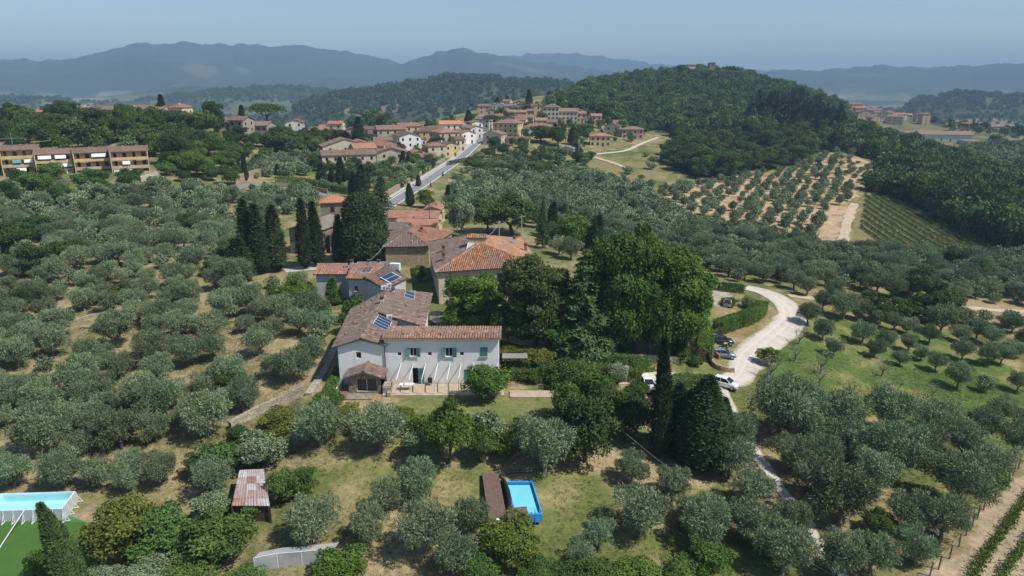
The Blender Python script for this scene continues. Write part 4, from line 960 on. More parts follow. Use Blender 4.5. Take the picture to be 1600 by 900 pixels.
# ------------------------------------------------------------ villa with the hipped roof
vi = thing('villa', 'large cream villa with broad hipped orange and brown tile roof', 'villa')
fl, fr, br, bl = (-14.2,123.5,6.4), (5.5,128.6,6.4), (2.2,152,6.4), (-18.6,148.8,6.4); A0, A1 = (-6.3,132.2,10.0), (-8.3,140.6,9.9)
b = MB(); wallring(b, [(-13.7,124.2), (4.9,129.1), (1.8,151.4), (-18,148.2)], -1, [6.4] * 4); b.build('wall', 'cream_plaster', vi)
v1 = tiled_roof(vi, [[fl, fr, A0]], 'tiles_orange', [(fl, A0), (fr, A0)], mid=.5); v1['label'] = 'orange front slope of the villa roof'
tiled_roof(vi, [[bl, fl, A0, A1]], 'tiles_old', [(A0, A1)], mid=.58)
v2 = tiled_roof(vi, [[fr, br, A1, A0], [br, bl, A1]], 'tiles_orange', [(br, A1), (bl, A1)], mid=.62)
def quad_win(parent, a, c, t, z0, z1, w, mat='window_glass', out=.03, name='window'):
    a = Vector(a); c = Vector(c); d = (c - a).normalized(); n = Vector((d.y, -d.x)); p = a.lerp(c, t)
    f = MB(); q = Vector((p.x + n.x * out, p.y + n.y * out, (z0 + z1) / 2)); rz = math.atan2(d.y, d.x)
    f.box(q, (w + .2, .06, z1 - z0 + .2), rz=rz); o = f.build(name, 'pale_stone', parent)
    MB().box((q.x + n.x * .035, q.y + n.y * .035, q.z), (w, .02, z1 - z0), rz=rz).build('pane', mat, o)
for t in (.10, .27, .44, .61, .78): quad_win(vi, (-13.7,124.2), (4.9,129.1), t, 3.6, 5.2, 1.0)
for t in (.15, .5, .8): quad_win(vi, (-13.7,124.2), (4.9,129.1), t, .6, 2.6, 1.1)
for t in (.35, .55, .75): quad_win(vi, (-18,148.2), (-13.7,124.2), t, 3.6, 5.2, 1.0)
MB().tube([(-11.6, 124.6, 6.3), (-11.6, 124.6, 0)], [.06, .06], 8).build('drainpipe', 'dark_wood', vi)
b = MB(); b.quadf([(-8.9,129.6,8.6), (-5.6,129.9,8.6), (-5.2,132.6,9.7), (-8.6,132.6,9.9)]); sk = b.build('skylight_roof', 'solar_glass', vi)
plain('sky_glass', (.38, .46, .50), .15, .1, 1, spec=.7); sk.data.materials.clear(); sk.data.materials.append(MATS['sky_glass'])
fr_ = MB(); c4 = [(-8.9,129.6,8.63), (-5.6,129.9,8.63), (-5.2,132.6,9.73), (-8.6,132.6,9.93)]
for k in range(4): fr_.beam(c4[k], c4[(k + 1) % 4], .12)
for t in (.33, .66): fr_.beam(Vector(c4[0]).lerp(Vector(c4[1]), t), Vector(c4[3]).lerp(Vector(c4[2]), t), .07)
fr_.build('glazing_bar', 'white_metal', sk)
b = MB(); b.quadf([(-8.9,129.6,7.4), (-5.6,129.9,7.4), (-5.6,129.9,8.6), (-8.9,129.6,8.6)]); b.quadf([(-8.6,132.6,8.6), (-5.2,132.6,8.6), (-5.2,132.6,11.0), (-8.6,132.6,11.0)])
b.quadf([(-5.6,129.9,7.4), (-5.2,132.6,7.4), (-5.2,132.6,9.7), (-5.6,129.9,8.6)]); b.quadf([(-8.9,129.6,7.4), (-8.6,132.6,7.4), (-8.6,132.6,9.9), (-8.9,129.6,8.6)]); b.build('dormer_wall', 'yellow_plaster', vi)
tiled_roof(vi, [[(-8.9,132.5,10.9), (-4.9,132.5,10.9), (-4.9,134.2,11.3), (-8.9,134.2,11.3)]], 'tiles_orange', name='dormer_roof')
for p, m_ in (((-13.2, 129.5, 7.9), 'brick'), ((2.8, 139, 7.6), 'brick'), ((0.5, 143, 8.1), 'chalk_plaster'), ((-13.8, 136, 7.8), 'brick')): chimney(vi, p, .6, .55, m_)
# stone barn behind
ba = thing('stone_barn', 'beige stone barn with hipped tile roof behind the villa', 'barn')
l, r_, br2, bl2, q0, q1 = (-29.2,152.2,4.5), (-18.6,153.2,4.5), (-14.5,169,4.5), (-30.5,169,4.5), (-24.0,157.6,7.0), (-23.5,163,7.2)
b = MB(); wallring(b, [(-28.7,152.8), (-19,153.8), (-15,168.5), (-30,168.5)], -1, [4.5] * 4); b.build('wall', 'wall_stone', ba)
tiled_roof(ba, [[l, r_, q0], [bl2, l, q0, q1]], 'tiles_old', [(l, q0), (r_, q0), (q0, q1)], mid=.55); tiled_roof(ba, [[r_, br2, q1, q0], [br2, bl2, q1]], 'tiles_red', [(br2, q1)], mid=.4)
chimney(ba, (-21.3, 160, 6.3), .6, 1.0, 'brick')
def outline(*pts): KEEP.append(np.array(pts))
outline((-40,127),(-40,136),(-18,134),(-18,118),(-12,114),(-11.5,95),(0,95),(0,83),(-25,82.5),(-28,104),(-25,118)); outline((-16,121.5),(8,126),(5,156),(-20,151)); outline((-31,150.5),(-17,151),(-12,171),(-33,171))
outline((-26,80.5),(7,80.5),(7,88),(-26,88))
# ------------------------------------------------------------ houses of the town and the farms around
plain('awning_white', (.70, .70, .68), .8, .06, 2); plain('awning_teal', (.10, .30, .28), .8, .06, 2)
_win = {}
def win_mesh(mat):
    if mat not in _win:
        b = MB(); b.box((0, 0, 0), (1, .10, 1), mat=0); b.box((0, -.06, 0), (.78, .02, .86), mat=1)
        _win[mat] = b.mesh('window', [mat, 'window_glass'])
    return _win[mat]
def roof_planes(parent, kind, w, d, h, rise, mat, ov=.5, ridge='x'):
    b = MB(); X, Y = w / 2 + ov, d / 2 + ov; z = h; t = z + rise; th = .22
    if kind == 'gable' and ridge == 'x': pl = [[(-X,-Y,z),(X,-Y,z),(X,0,t),(-X,0,t)], [(X,Y,z),(-X,Y,z),(-X,0,t),(X,0,t)]]
    elif kind == 'gable': pl = [[(-X,Y,z),(-X,-Y,z),(0,-Y,t),(0,Y,t)], [(X,-Y,z),(X,Y,z),(0,Y,t),(0,-Y,t)]]
    elif kind == 'hip':
        k = max(0, X - Y); j = max(0, Y - X)
        pl = [[(-X,-Y,z),(X,-Y,z),(k,-j,t),(-k,-j,t)], [(X,Y,z),(-X,Y,z),(-k,j,t),(k,j,t)], [(-X,Y,z),(-X,-Y,z),(-k,-j,t),(-k,j,t)], [(X,-Y,z),(X,Y,z),(k,j,t),(k,-j,t)]]
    elif kind == 'shed': pl = [[(-X,-Y,z),(X,-Y,z),(X,Y,t),(-X,Y,t)]]
    else: pl = [[(-X,-Y,z),(X,-Y,z),(X,Y,z + .01),(-X,Y,z + .01)]]
    for q in pl:
        q2 = []
        for p in q:
            if not q2 or (Vector(p) - Vector(q2[-1])).length > .01: q2.append(p)
        q = q2; o = Vector(q[0]); ex = (Vector(q[1]) - o).normalized(); n = (Vector(q[1]) - o).cross(Vector(q[2]) - o).normalized(); ey = n.cross(ex)
        b.quadf(q, .5, 0, [((Vector(p) - o).dot(ex), (Vector(p) - o).dot(ey)) for p in q])
        lo = [(p[0], p[1], p[2] - th) for p in q]; b.quadf(list(reversed(lo)), .4, 0, [(p[0], p[1]) for p in reversed(lo)])
        for i in range(len(q)): b.quadf([q[i], lo[i], lo[(i + 1) % len(q)], q[(i + 1) % len(q)]], .4)
    return b.build('roof', mat, parent)
def house(u, v, w_px, d, floors, wall, roof, label, kind='gable', ridge='x', rot=0.0, name='house', group=None, cat='house', shut='shutter_brown', dmax=None,
          rise=None, fh_=2.9, wm=None, nwin=None, sides=True, chim=1, door=True, depth=None, winh=1.35, top=None):
    """(u, v): foot of the wall that faces the valley; w_px its seen width"""
    p = at_depth(u, v, depth) if depth else G(u, v)
    while dmax and depth_of(p) > dmax: v += 1; p = G(u, v)
    w = wm or w_px / ppm(p); h = floors * fh_ + .4; rz = R(rot)
    back = Vector((-math.sin(rz), math.cos(rz), 0)); c = p + back * (d / 2)
    o = thing(name, label, cat, c, rz, group); b = MB(); lo = -min(5, 1.5 + abs(h1(c.x, c.y) - p.z) + .02 * d)
    rise = rise or (.30 * (d if ridge == 'x' or kind == 'hip' else w) / 2 + .2)
    X, Y = w / 2, d / 2; b.box((0, 0, (h + lo) / 2), (w, d, h - lo))
    if kind == 'gable':
        e = rise * .985
        if ridge == 'x':
            for s in (-1, 1): b.quadf([(s * X, -Y, h), (s * X, Y, h), (s * X, 0, h + e - .15)])
        else:
            for s in (-1, 1): b.quadf([(-X, s * Y, h), (X, s * Y, h), (0, s * Y, h + e - .15)])
    if kind == 'shed':
        for s in (-1, 1): b.quadf([(s * X, -Y, h), (s * X, Y, h), (s * X, Y, h + rise * .9)])
        b.quadf([(-X, Y, h), (X, Y, h), (X, Y, h + rise * .9), (-X, Y, h + rise * .9)])
    b.build('wall', wall, o)
    rf = roof_planes(o, kind, w, d, h + .02, rise, roof, .45, ridge)
    me = win_mesh(shut); n = nwin if nwin is not None else max(1, int(w / 3.2))
    for f in range(floors):
        z = f * fh_ + 1.65
        for k in range(n):
            x = -X + w * (k + .5) / n + rnd.uniform(-.1, .1)
            if f == 0 and door and k == n // 2: continue
            link('window', me, o, (x, -Y - .04, z), 0, (rnd.uniform(.95, 1.1), 1, winh))
        if sides:
            m2 = max(1, int(d / 4))
            for s in (-1, 1):
                if (s > 0) == (c.x < 0) or abs(rot) > 8:
                    for k in range(m2): link('window', me, o, (s * (X + .04), -Y + d * (k + .5) / m2, z), s * R(90), (1.0, 1, winh))
    if door: MB().box((-X + w * (n // 2 + .5) / n, -Y - .04, 1.05), (1.1, .1, 2.1)).build('door', shut, o)
    for k in range(chim): chimney(rf, (rnd.uniform(-.3, .3) * w, rnd.uniform(-.15, .15) * d, h + rise * .75), .6, .7, 'brick' if rnd.random() < .5 else 'chalk_plaster', False)
    cs = [Matrix.Rotation(rz, 3, 'Z') @ Vector((sx * (X + 1), sy * (Y + 1), 0)) + c for sx, sy in ((-1,-1),(1,-1),(1,1),(-1,1))]
    KEEP.append(np.array([(q.x, q.y) for q in cs])); return o
CR, WH, OC, YE, BE, PK, CH = 'cream_plaster', 'white_plaster', 'ochre_plaster', 'yellow_plaster', 'beige_plaster', 'pink_plaster', 'chalk_plaster'
RB, RR_, RO, RG = 'roof_brown', 'roof_red', 'roof_orange', 'roof_grey'
# hamlet behind the farmhouse
house(523,372,36,6.4,3,'rubble_stone',RO,'square stone tower house with bright orange pyramid roof','hip',rise=1.5,name='tower_house',cat='tower',fh_=3.1,nwin=1,rot=12,door=False,chim=0)
house(478,398,52,13,2,'rubble_stone',RG,'long rubble stone farmhouse with grey mossy roof among cypresses','gable','y',rot=-14,name='stone_house',fh_=2.9,nwin=2,winh=1.0)
house(530,385,28,8,2,'rubble_stone',RG,'stone house with lichened roof behind the twin cypresses','gable','x',rot=-8,name='stone_house',fh_=2.7,nwin=2)
house(527,397,22,6,2,CH,RB,'small whitewashed lean-to house beside the round dark cypress','shed',rot=-8,fh_=2.2,nwin=1)
house(645,362,78,8,1,CR,RR_,'low house with red tile roof and white gable beside the road end','gable','x',rot=-4,fh_=3.6,nwin=4)
house(651,369,62,6,1,YE,RR_,'yellow single storey house with dark windows below the red roofed house','gable','x',rot=-4,fh_=2.8,nwin=4)
house(676,350,26,7,1,YE,RR_,'small ochre gable end house joined to the red roof','gable','y',rot=-4,fh_=4.0,nwin=1)
house(612,382,44,7,1,BE,RG,'stone outbuilding with weathered grey roof beside the barn','gable','x',rot=-3,fh_=3.6,nwin=2)
# town, garden side of the road
house(547,264,82,11,2,CR,RB,'long low cream terrace with brown roof above the cypress hedge','gable','x',rot=18,nwin=6)
house(541,248,70,11,2,CR,RB,'cream terrace of stepped roofs behind the long low terrace','gable','y',rot=24,nwin=3)
house(572,252,34,12,2,CR,RR_,'cream gabled house stepping up beside the long low terrace','gable','x',rot=24,nwin=3)
house(591,248,60,13,2,BE,RR_,'broad house with large red hipped roof and deep eaves','hip',rot=14,nwin=4)
house(613,259,46,12,2,CR,RR_,'cream house with its gable end towards the olive hedge','gable','y',rot=10,nwin=2)
house(642,240,34,16,3,WH,RB,'white balconied apartment block among red roofed houses','gable','y',rot=22,nwin=3)
house(613,228,44,12,3,BE,RB,'brown roofed apartment house behind the deep eaved house','gable','x',rot=16,nwin=4)
house(640,222,32,10,3,CR,RR_,'cream apartment house with bright red roof end','gable','x',rot=16,nwin=3)
house(668,222,38,14,2,OC,RB,'ochre house with broad brown roof behind the white apartment block','gable','x',rot=10,nwin=4)
house(706,210,36,12,2,WH,RO,'white house under a new orange roof beside the road','gable','x',rot=6,nwin=4)
house(703,233,34,14,3,BE,RR_,'beige three storey house with red hipped roof','hip',rot=28,nwin=3)
house(732,225,26,12,2,WH,RO,'narrow white house with orange gable facing the road','gable','y',rot=34,nwin=2)
house(745,216,22,12,2,CH,RB,'chalky roadside house at the head of the straight road','gable','y',rot=34,nwin=2)
house(684,247,30,10,2,CR,RR_,'cream cottage with red roof close to the pavement','hip',rot=26,nwin=2)
house(706,245,26,12,2,YE,RB,'pale yellow house fronting the pavement','gable','y',rot=34,nwin=2)
house(667,256,32,9,1,BE,RR_,'low outbuilding with wide red roof beside the garden hedge','gable','x',rot=20,nwin=2)
house(580,219,25,9,2,CH,RB,'chalky house beyond the apartment houses','gable','x',rot=8,nwin=2)
house(551,229,16,9,3,PK,RR_,'tall pinkish house beside the pointed cypress','gable','y',rot=8,nwin=1)
house(508,208,20,9,1,PK,RR_,'red roofed house half sunk in the trees at the ridge','gable','x',nwin=2,dmax=420)
house(524,206,22,9,2,CR,RR_,'cream house on the ridge among cypresses','gable','x',nwin=2,dmax=420)
# town, valley side of the road
house(769,227,30,11,2,CR,RB,'cream gabled house at the corner below the umbrella pine','gable','y',rot=-16,nwin=2)
house(790,216,40,14,3,YE,RB,'yellow palazzo with rows of dark windows and hipped brown roof','hip',rot=-18,nwin=5)
house(806,226,42,7,1,PK,RB,'long pink garage row below the yellow palazzo','gable','x',rot=-6,nwin=5)
house(841,214,48,13,2,WH,RR_,'white house with long red roof and white awnings','hip',rot=-4,nwin=5)
house(861,195,25,14,4,CR,RB,'tall cream palazzo of four storeys','hip',rot=-5,nwin=4)
house(887,195,31,13,3,CR,RB,'cream three storey wing beside the tall palazzo','gable','x',rot=-5,nwin=5)
house(841,192,14,9,4,YE,RB,'narrow yellow tower block beside the tall palazzo','gable','y',nwin=1)
house(818,198,30,10,2,CH,RB,'chalky house above the long red roof','gable','x',rot=-4,nwin=4)
house(752,201,26,11,2,CH,RG,'grey house behind the umbrella pine','hip',rot=-12,nwin=3)
for k, (u, v, w, wl, rf, rt) in enumerate([(757,178,19,PK,RB,0),(780,177,22,WH,RR_,-10),(791,170,12,CH,RB,-14),(787,187,26,PK,RR_,-8),(800,189,24,BE,RB,4),(823,180,22,BE,RB,0),(830,187,13,OC,RB,0),(803,180,16,CR,RB,-6),(815,189,15,PK,RR_,-4),(769,186,18,BE,RB,0),(838,178,18,CR,RB,0),(812,172,16,BE,RB,6)]):
    house(u, v, w, 9, 2, wl, rf, 'small tile roofed house packed into the upper town', 'gable', 'xy'[k % 2], rot=rt, group='houses of the upper town', nwin=max(2, w // 7), dmax=600)
for k, (u, v, w, fl_, wl, rf, rt) in enumerate([(600,238,28,2,CR,RB,14),(655,236,24,2,CH,RR_,20),(682,218,26,2,PK,RB,10),(722,208,24,2,CR,RR_,20),(690,229,20,2,WH,RB,26),(562,243,26,2,CR,RR_,18),(626,216,26,2,BE,RR_,10),(746,207,18,2,WH,RR_,20),(590,226,26,2,CR,RB,10),(655,249,20,1,PK,RR_,22),(720,236,16,2,CR,RB,34),(648,212,22,2,PK,RR_,6)]):
    house(u, v, w, 9, fl_, wl, rf, 'small tile roofed house in the rows along the main road', 'gable', 'xy'[k % 2], rot=rt, group='houses along the main road', nwin=max(2, w // 8), dmax=480)
for k, (u, v, w, wl, rf) in enumerate([(852,188,20,CR,RB),(872,184,18,PK,RB),(846,203,18,CH,RR_),(902,186,16,BE,RB),(776,196,20,CR,RR_),(797,200,24,PK,RB),(812,203,18,CR,RB),(770,176,14,CR,RR_),(795,178,14,WH,RB),(918,200,14,CR,RB),(862,206,16,PK,RB)]):
    house(u, v, w, 9, 2, wl, rf, 'small tile roofed house packed into the upper town', 'gable', 'xy'[k % 2], rot=rnd.uniform(-14, 8), group='houses of the upper town', nwin=max(2, w // 7), dmax=600)
house(908,191,15,9,2,PK,RR_,'pinkish house at the end of the cream wing','gable','x',nwin=2)
house(932,195,16,9,2,PK,RR_,'pink house alone below the wooded hill','gable','x',nwin=2)
house(956,212,24,10,2,CR,RB,'cream farmhouse below the wooded hill','gable','y',rot=-14,nwin=2)
house(967,206,19,10,2,BE,RB,'beige house leaning on the cream farmhouse','gable','x',rot=-10,nwin=2)
house(988,217,34,10,2,PK,RB,'pink villa with balcony and brown roof by the lane','hip',rot=-6,nwin=4)
hy = house(938,229,32,10,2,YE,RR_,'new yellow house with porch at the end of the white lane','hip',rot=-4,nwin=4)
house(885,242,22,7,1,CH,RG,'small whitish shed in the olives below the town','gable','y',rot=-10,nwin=2)
house(886,172,14,9,2,CR,RB,'cream house alone in the woods above the town','gable','y',nwin=2,dmax=600)
house(1034,198,13,8,1,CH,RG,'pale hut at the edge of the woods','gable','x',nwin=2)
house(1155,207,40,10,1,CH,RB,'long whitewashed barn at the foot of the wooded hill','gable','x',rot=-8,fh_=3.4,nwin=3,dmax=560)
house(1140,203,18,9,2,BE,RB,'beige farm tower joined to the whitewashed barn','hip',rot=-8,nwin=2,dmax=570)
house(1197,209,42,10,1,PK,RB,'pinkish farmhouse beside the whitewashed barn','gable','x',rot=-4,fh_=4,nwin=4,dmax=560)
house(1303,206,12,8,1,BE,RB,'small brown roof in the forest edge','gable','x',nwin=1)
# far village across the valley
for k, (u, v, w, fl_, wl, rf) in enumerate([(1318,172,18,2,CH,RR_),(1345,174,17,2,PK,RR_),(1363,172,24,2,CH,RB),(1353,184,24,2,PK,RR_),(1381,182,28,2,CH,RR_),(1404,184,28,2,CH,RR_),(1380,172,14,2,CR,RB),(1325,184,16,2,CH,RR_),(1416,178,18,2,CR,RR_),(1370,192,18,2,PK,RB),(1340,166,14,2,BE,RB)]):
    house(u, v, w, 11, fl_, wl, rf, 'small pale house of the far village across the valley', 'gable', 'xy'[k % 3 == 0], rot=rnd.uniform(-15, 10), group='houses of the far village', nwin=3, dmax=900, chim=0)
house(1338,164,17,12,3,YE,RB,'yellow palazzo above the far village','gable','x',nwin=4,dmax=900,chim=0)
house(1322,158,36,14,2,PK,RB,'long roofed villa topping the far village','gable','x',nwin=5,dmax=900,chim=0)
house(1397,195,23,13,3,BE,RB,'large beige farmhouse below the far village','hip',rot=-20,nwin=3,dmax=880,chim=0)
house(1440,177,16,12,3,CR,RB,'tall cream house standing among cypresses across the valley','hip',rot=-10,nwin=3,dmax=900,chim=0)
house(1446,195,12,10,4,PK,RB,'tall pink tower house across the valley','hip',nwin=1,dmax=880,chim=0)
house(1488,200,16,10,1,PK,RB,'low pink farm shed across the valley','gable','x',nwin=2,dmax=850,chim=0)
house(1523,200,44,12,1,PK,RB,'long pink farm range across the valley','gable','x',fh_=4,nwin=6,dmax=850,chim=0)
house(1478,221,76,18,1,CH,RB,'long pale warehouse with shallow brown roof','gable','x',rot=-12,fh_=5.5,nwin=6,dmax=720,chim=0,name='warehouse',cat='warehouse')
house(1424,214,32,12,1,PK,RB,'low pink workshop beside the warehouse','gable','x',rot=-12,fh_=3.6,nwin=3,dmax=720,chim=0)
house(1524,228,28,14,1,CH,RG,'flat grey loading shed at the end of the warehouse','shed',fh_=3.4,rise=.6,nwin=2,dmax=700,chim=0)
house(1592,228,26,12,1,BE,RB,'brown roofed farm building at the valley edge','gable','x',fh_=3.6,nwin=2,dmax=700,chim=0)
house(1564,186,50,14,1,PK,RB,'long distant farm with brown roof beyond the valley','gable','x',fh_=4,nwin=5,dmax=1000,chim=0)
house(1112,118,9,8,3,'rubble_stone',RG,'small square tower on the top of the wooded hill','hip',rise=.8,nwin=1,dmax=840,chim=0,name='hill_tower',cat='tower',door=False,fh_=5.0)
house(1080,118,12,9,2,CH,RB,'pale house near the top of the wooded hill','gable','x',nwin=2,dmax=840,chim=0,fh_=6)
# ridge villas to the west
house(233,190,44,12,2,PK,RB,'long pink villa with brown roof on the wooded ridge','gable','x',rot=-4,nwin=5,dmax=420)
house(276,192,23,10,2,CR,RR_,'cream villa with a square roof turret on the ridge','hip',rot=-6,nwin=3,dmax=410,fh_=3.6)
house(270,198,34,8,1,BE,RG,'low grey roofed barn below the ridge villas','gable','x',nwin=2,dmax=390)
for k, (u, v, w) in enumerate([(128,190,15),(91,193,13),(173,188,25),(20,202,12),(62,196,12),(150,187,18),(200,190,18),(300,202,20),(345,212,20)]):
    house(u, v, w, 9, 2, (PK, CR, BE)[k % 3], (RO, RR_, RB)[k % 3], 'red roofed house showing above the trees of the ridge', 'gable', 'x', group='houses above the ridge trees', nwin=2, dmax=430)
house(371,219,24,10,3,'pale_stone',RB,'stone house with stacked terraces on the ridge','gable','x',rot=-10,nwin=2,dmax=380)
house(401,216,36,11,2,'pale_stone',RB,'pale stone house below the umbrella pine','gable','x',rot=-6,nwin=4,dmax=380)
house(461,207,27,9,2,CH,RR_,'white house with red roof end on the ridge','gable','y',rot=12,nwin=2,dmax=400)
house(498,210,28,9,1,PK,RR_,'low red roofed house beside the road cypresses','gable','x',nwin=2,dmax=400)
# ------------------------------------------------------------ ochre apartment block with balconies
def apartment(u0, u1, v, floors, label, wall, depth_m=11, aw=(), dstep=0.0):
    p0, p1 = at_depth(u0, v, AD + dstep), at_depth(u1, v - 1.2, AD + dstep + 5.5); w = (p1 - p0).length; rz = math.atan2(p1.y - p0.y, p1.x - p0.x)
    c = (p0 + p1) / 2 + Vector((-math.sin(rz), math.cos(rz), 0)) * depth_m / 2; o = thing('apartment_house', label, 'apartments', c, rz)
    F = 2.95; h = floors * F + .2; X, Y = w / 2, depth_m / 2; b = MB()
    b.box((0, .6, h / 2 - 2), (w, depth_m - 1.2, h + 4)); b.build('wall', wall, o)
    rf = roof_planes(o, 'gable', w, depth_m + .6, h + .02, 1.4, RB, .35, 'x'); me = win_mesh('shutter_brown')
    b = MB()
    for s in (-1, 1): b.quadf([(s * X, -Y, h), (s * X, Y, h), (s * X, 0, h + 1.2)])
    b.build('gable_wall', wall, o)
    for s in (-1, 1): MB().box((s * (X - .15), -Y + .3, h / 2 - 2), (.3, 1.9, h + 4)).build('party_wall', wall, o)
    for f in range(floors):
        z = f * F; n = max(3, int(w / 2.6))
        bl_ = MB(); bl_.box((0, -Y + .1, z + .02), (w - .6, 1.5, .18)); ob = bl_.build('balcony', wall, o)
        MB().box((0, -Y - .6, z + .55), (w - .6, .12, .95)).build('parapet', 'beige_plaster' if f % 2 else wall, ob)
        for k in range(n): link('window', me, o, (-X + w * (k + .5) / n, -Y + 1.16, z + 1.6), 0, (1.25 if k % 2 else .9, 1, 1.6 if k % 2 else 2.0))
        for (af, t0, t1, m_) in aw:
            if af == f: MB().box((-X + w * (t0 + t1) / 2, -Y - .75, z + 2.05), (w * (t1 - t0), .08, 1.3), rx=R(-28)).build('awning', m_, o)
    for k in range(2): chimney(rf, (rnd.uniform(-.35, .35) * w, 1.5, h + .9), .6, .6, 'brick', False)
    cs = [Matrix.Rotation(rz, 3, 'Z') @ Vector((sx * (X + 1), sy * (Y + 2), 0)) + c for sx, sy in ((-1,-1),(1,-1),(1,1),(-1,1))]; KEEP.append(np.array([(q.x, q.y) for q in cs]))
AD = 248
apartment(-60, 8, 272, 3, 'ochre apartment house with brown roof and a plain end gable', OC, dstep=4)
apartment(6, 66, 274, 3, 'ochre apartment house with a teal awning', OC, aw=((1, .3, .52, 'awning_teal'), (1, .6, .85, 'awning_white'), (0, .35, .62, 'awning_white')), dstep=1)
apartment(60, 118, 281, 3, 'ochre apartment house set lower with long white awnings', OC, aw=((2, .1, .45, 'awning_white'), (1, .5, 1.0, 'awning_white'), (0, .75, 1.0, 'awning_white'), (2, .55, .85, 'awning_white')), dstep=-3)
apartment(120, 177, 278, 3, 'yellow ochre apartment house with one white roof terrace awning', OC, aw=((2, .5, .9, 'awning_white'),), dstep=0)
apartment(177, 236, 276, 3, 'ochre apartment house with end gable and white ground floor awnings', OC, aw=((1, .3, .5, 'awning_white'), (0, .05, .3, 'awning_white'), (0, .32, .52, 'awning_white')), dstep=0)
for (a, c, hh, lb) in (((112,284),(155,286),3.0,'grey concrete retaining wall below the ochre apartments'), ((220,284),(250,276),2.4,'pale concrete ramp wall beyond the yellow apartment house')):
    p, q = G(*a), G(*c); b = MB(); b.beam(p + Vector((0, 0, hh / 2 - .5)), q + Vector((0, 0, hh / 2 - .5)), .4, hh); tag(b.build('retaining_wall', 'pale_concrete'), lb, 'wall')
def longwall(pix, hh, th, mat, label, name='stone_wall', path=None, off=0, cap=None):
    P = path or smooth_path([G(u, v) for u, v in pix], 3); V = MB(); n = len(P); L_ = []; 
    for i, p in enumerate(P):
        d = (P[min(i + 1, n - 1)] - P[max(i - 1, 0)]).normalized(); s = Vector((d.y, -d.x)); c = Vector((p.x, p.y)) + s * off
        z = h1(c.x, c.y); L_.append(((c.x + s.x * th / 2, c.y + s.y * th / 2), (c.x - s.x * th / 2, c.y - s.y * th / 2), z + rnd.uniform(-.04, .04)))
    for i in range(n - 1):
        a, b_ = L_[i], L_[i + 1]
        A = [(*a[0], a[2] - .6), (*b_[0], b_[2] - .6), (*b_[0], b_[2] + hh), (*a[0], a[2] + hh)]; B2 = [(*a[1], a[2] - .6), (*b_[1], b_[2] - .6), (*b_[1], b_[2] + hh), (*a[1], a[2] + hh)]
        V.quadf(A); V.quadf(list(reversed(B2))); V.quadf([A[3], A[2], B2[2], B2[3]])
        if i == 0: V.quadf([A[0], A[3], B2[3], B2[0]])
        if i == n - 2: V.quadf([A[1], B2[1], B2[2], A[2]])
    return tag(V.build(name, mat), label, 'wall')
longwall(None, 1.7, .4, 'wall_stone', 'long tan stone garden wall along the pavement of the main road', path=MAIN[:int(len(MAIN) * .55)], off=-5.8)
longwall([(368,288),(400,278),(437,266)], 3.2, .5, 'wall_stone', 'tan stone retaining wall above the side road')
longwall([(432,292),(470,293),(512,303)], 1.6, .4, 'rubble_stone', 'dark stone kerb wall under the cypress hedge')
longwall([(360,672),(385,655),(420,637),(450,624),(474,614)], 1.1, .55, 'pale_stone', 'pale dry stone wall climbing towards the farmhouse')
longwall([(482,618),(502,592),(520,560),(527,535)], .35, 1.0, 'pale_stone', 'stone path edging beside the farmhouse gable', name='path_edging')
longwall([(100,506),(140,497),(200,482)], .5, .6, 'pale_stone', 'grey terrace wall among the olives')
longwall([(905,566),(960,566),(1010,563),(1060,567)], 1.0, .45, 'pale_stone', 'pale stone terrace wall beneath the big plane trees')
longwall([(783,530),(800,537),(830,541),(858,545)], .9, .5, 'pale_stone', 'curved pale stone steps wall under the dark oak', name='garden_wall')
# ------------------------------------------------------------ notable trees around the houses
def T(kind, u, vb, vt, w, name, label, mat=None, cat='tree', dmax=None, var=None, group=None): return plant_px(kind, u, vb, vt, w, name, label, cat, group, mat, dmax, var)
T('big', 742, 522, 428, 104, 'chestnut_tree', 'bright green rounded tree in front of the villa wall', 'leaf_bright', var=0)
T('big', 836, 545, 392, 104, 'holm_oak', 'dark spreading oak beside the hipped roof villa', 'leaf_oak', var=1)
T('cedar', 915, 554, 386, 124, 'cedar_tree', 'pale green tiered cedar between the dark oak and plane trees')
T('plane', 992, 552, 338, 92, 'plane_tree', 'very tall dark green plane tree behind the stone terrace wall', 'leaf_mid', var=3); T('plane', 960, 556, 358, 84, 'plane_tree', 'tall dark plane tree on the cedar side of the tallest plane tree', 'leaf_mid', var=1)
T('plane', 1036, 556, 370, 100, 'plane_tree', 'tall sunlit plane tree with yellow green crown', 'leaf_bright', var=1); T('plane', 1070, 556, 396, 72, 'plane_tree', 'smaller sunlit plane tree closest to the gravel court', 'leaf_bright', var=2)
T('broad', 962, 545, 420, 60, 'oak_tree', 'dark tree squeezed between cedar and plane tree', 'leaf_mid')
for u, vb, vt, w, lb in ((940,556,470,70,'green tree in front of the tall plane tree'),(1015,560,440,80,'green tree between the two plane trees'),(795,546,470,60,'green tree at the foot of the dark oak'),(870,556,490,60,'green tree at the foot of the cedar')): T('broad', u, vb, vt, w, 'broadleaf_tree', lb, 'leaf_mid')
T('broad', 870, 545, 430, 60, 'oak_tree', 'dark tree squeezed between oak and cedar', 'leaf_dark')
T('broad', 898, 388, 336, 62, 'acacia_tree', 'bright feathery tree beyond the cedar', 'leaf_bright')
T('broad', 800, 368, 298, 88, 'stone_pine', 'rounded dark pine behind the villa', 'leaf_pine'); T('broad', 762, 366, 306, 60, 'stone_pine', 'smaller rounded pine behind the villa dormer', 'leaf_pine')
T('broad', 665, 325, 295, 27, 'willow_tree', 'yellow green willow beside the main road', 'leaf_yellow')
T('broad', 762, 624, 570, 72, 'mimosa_tree', 'feathery light green tree shading the end of the terrace', 'leaf_bright', var=1)
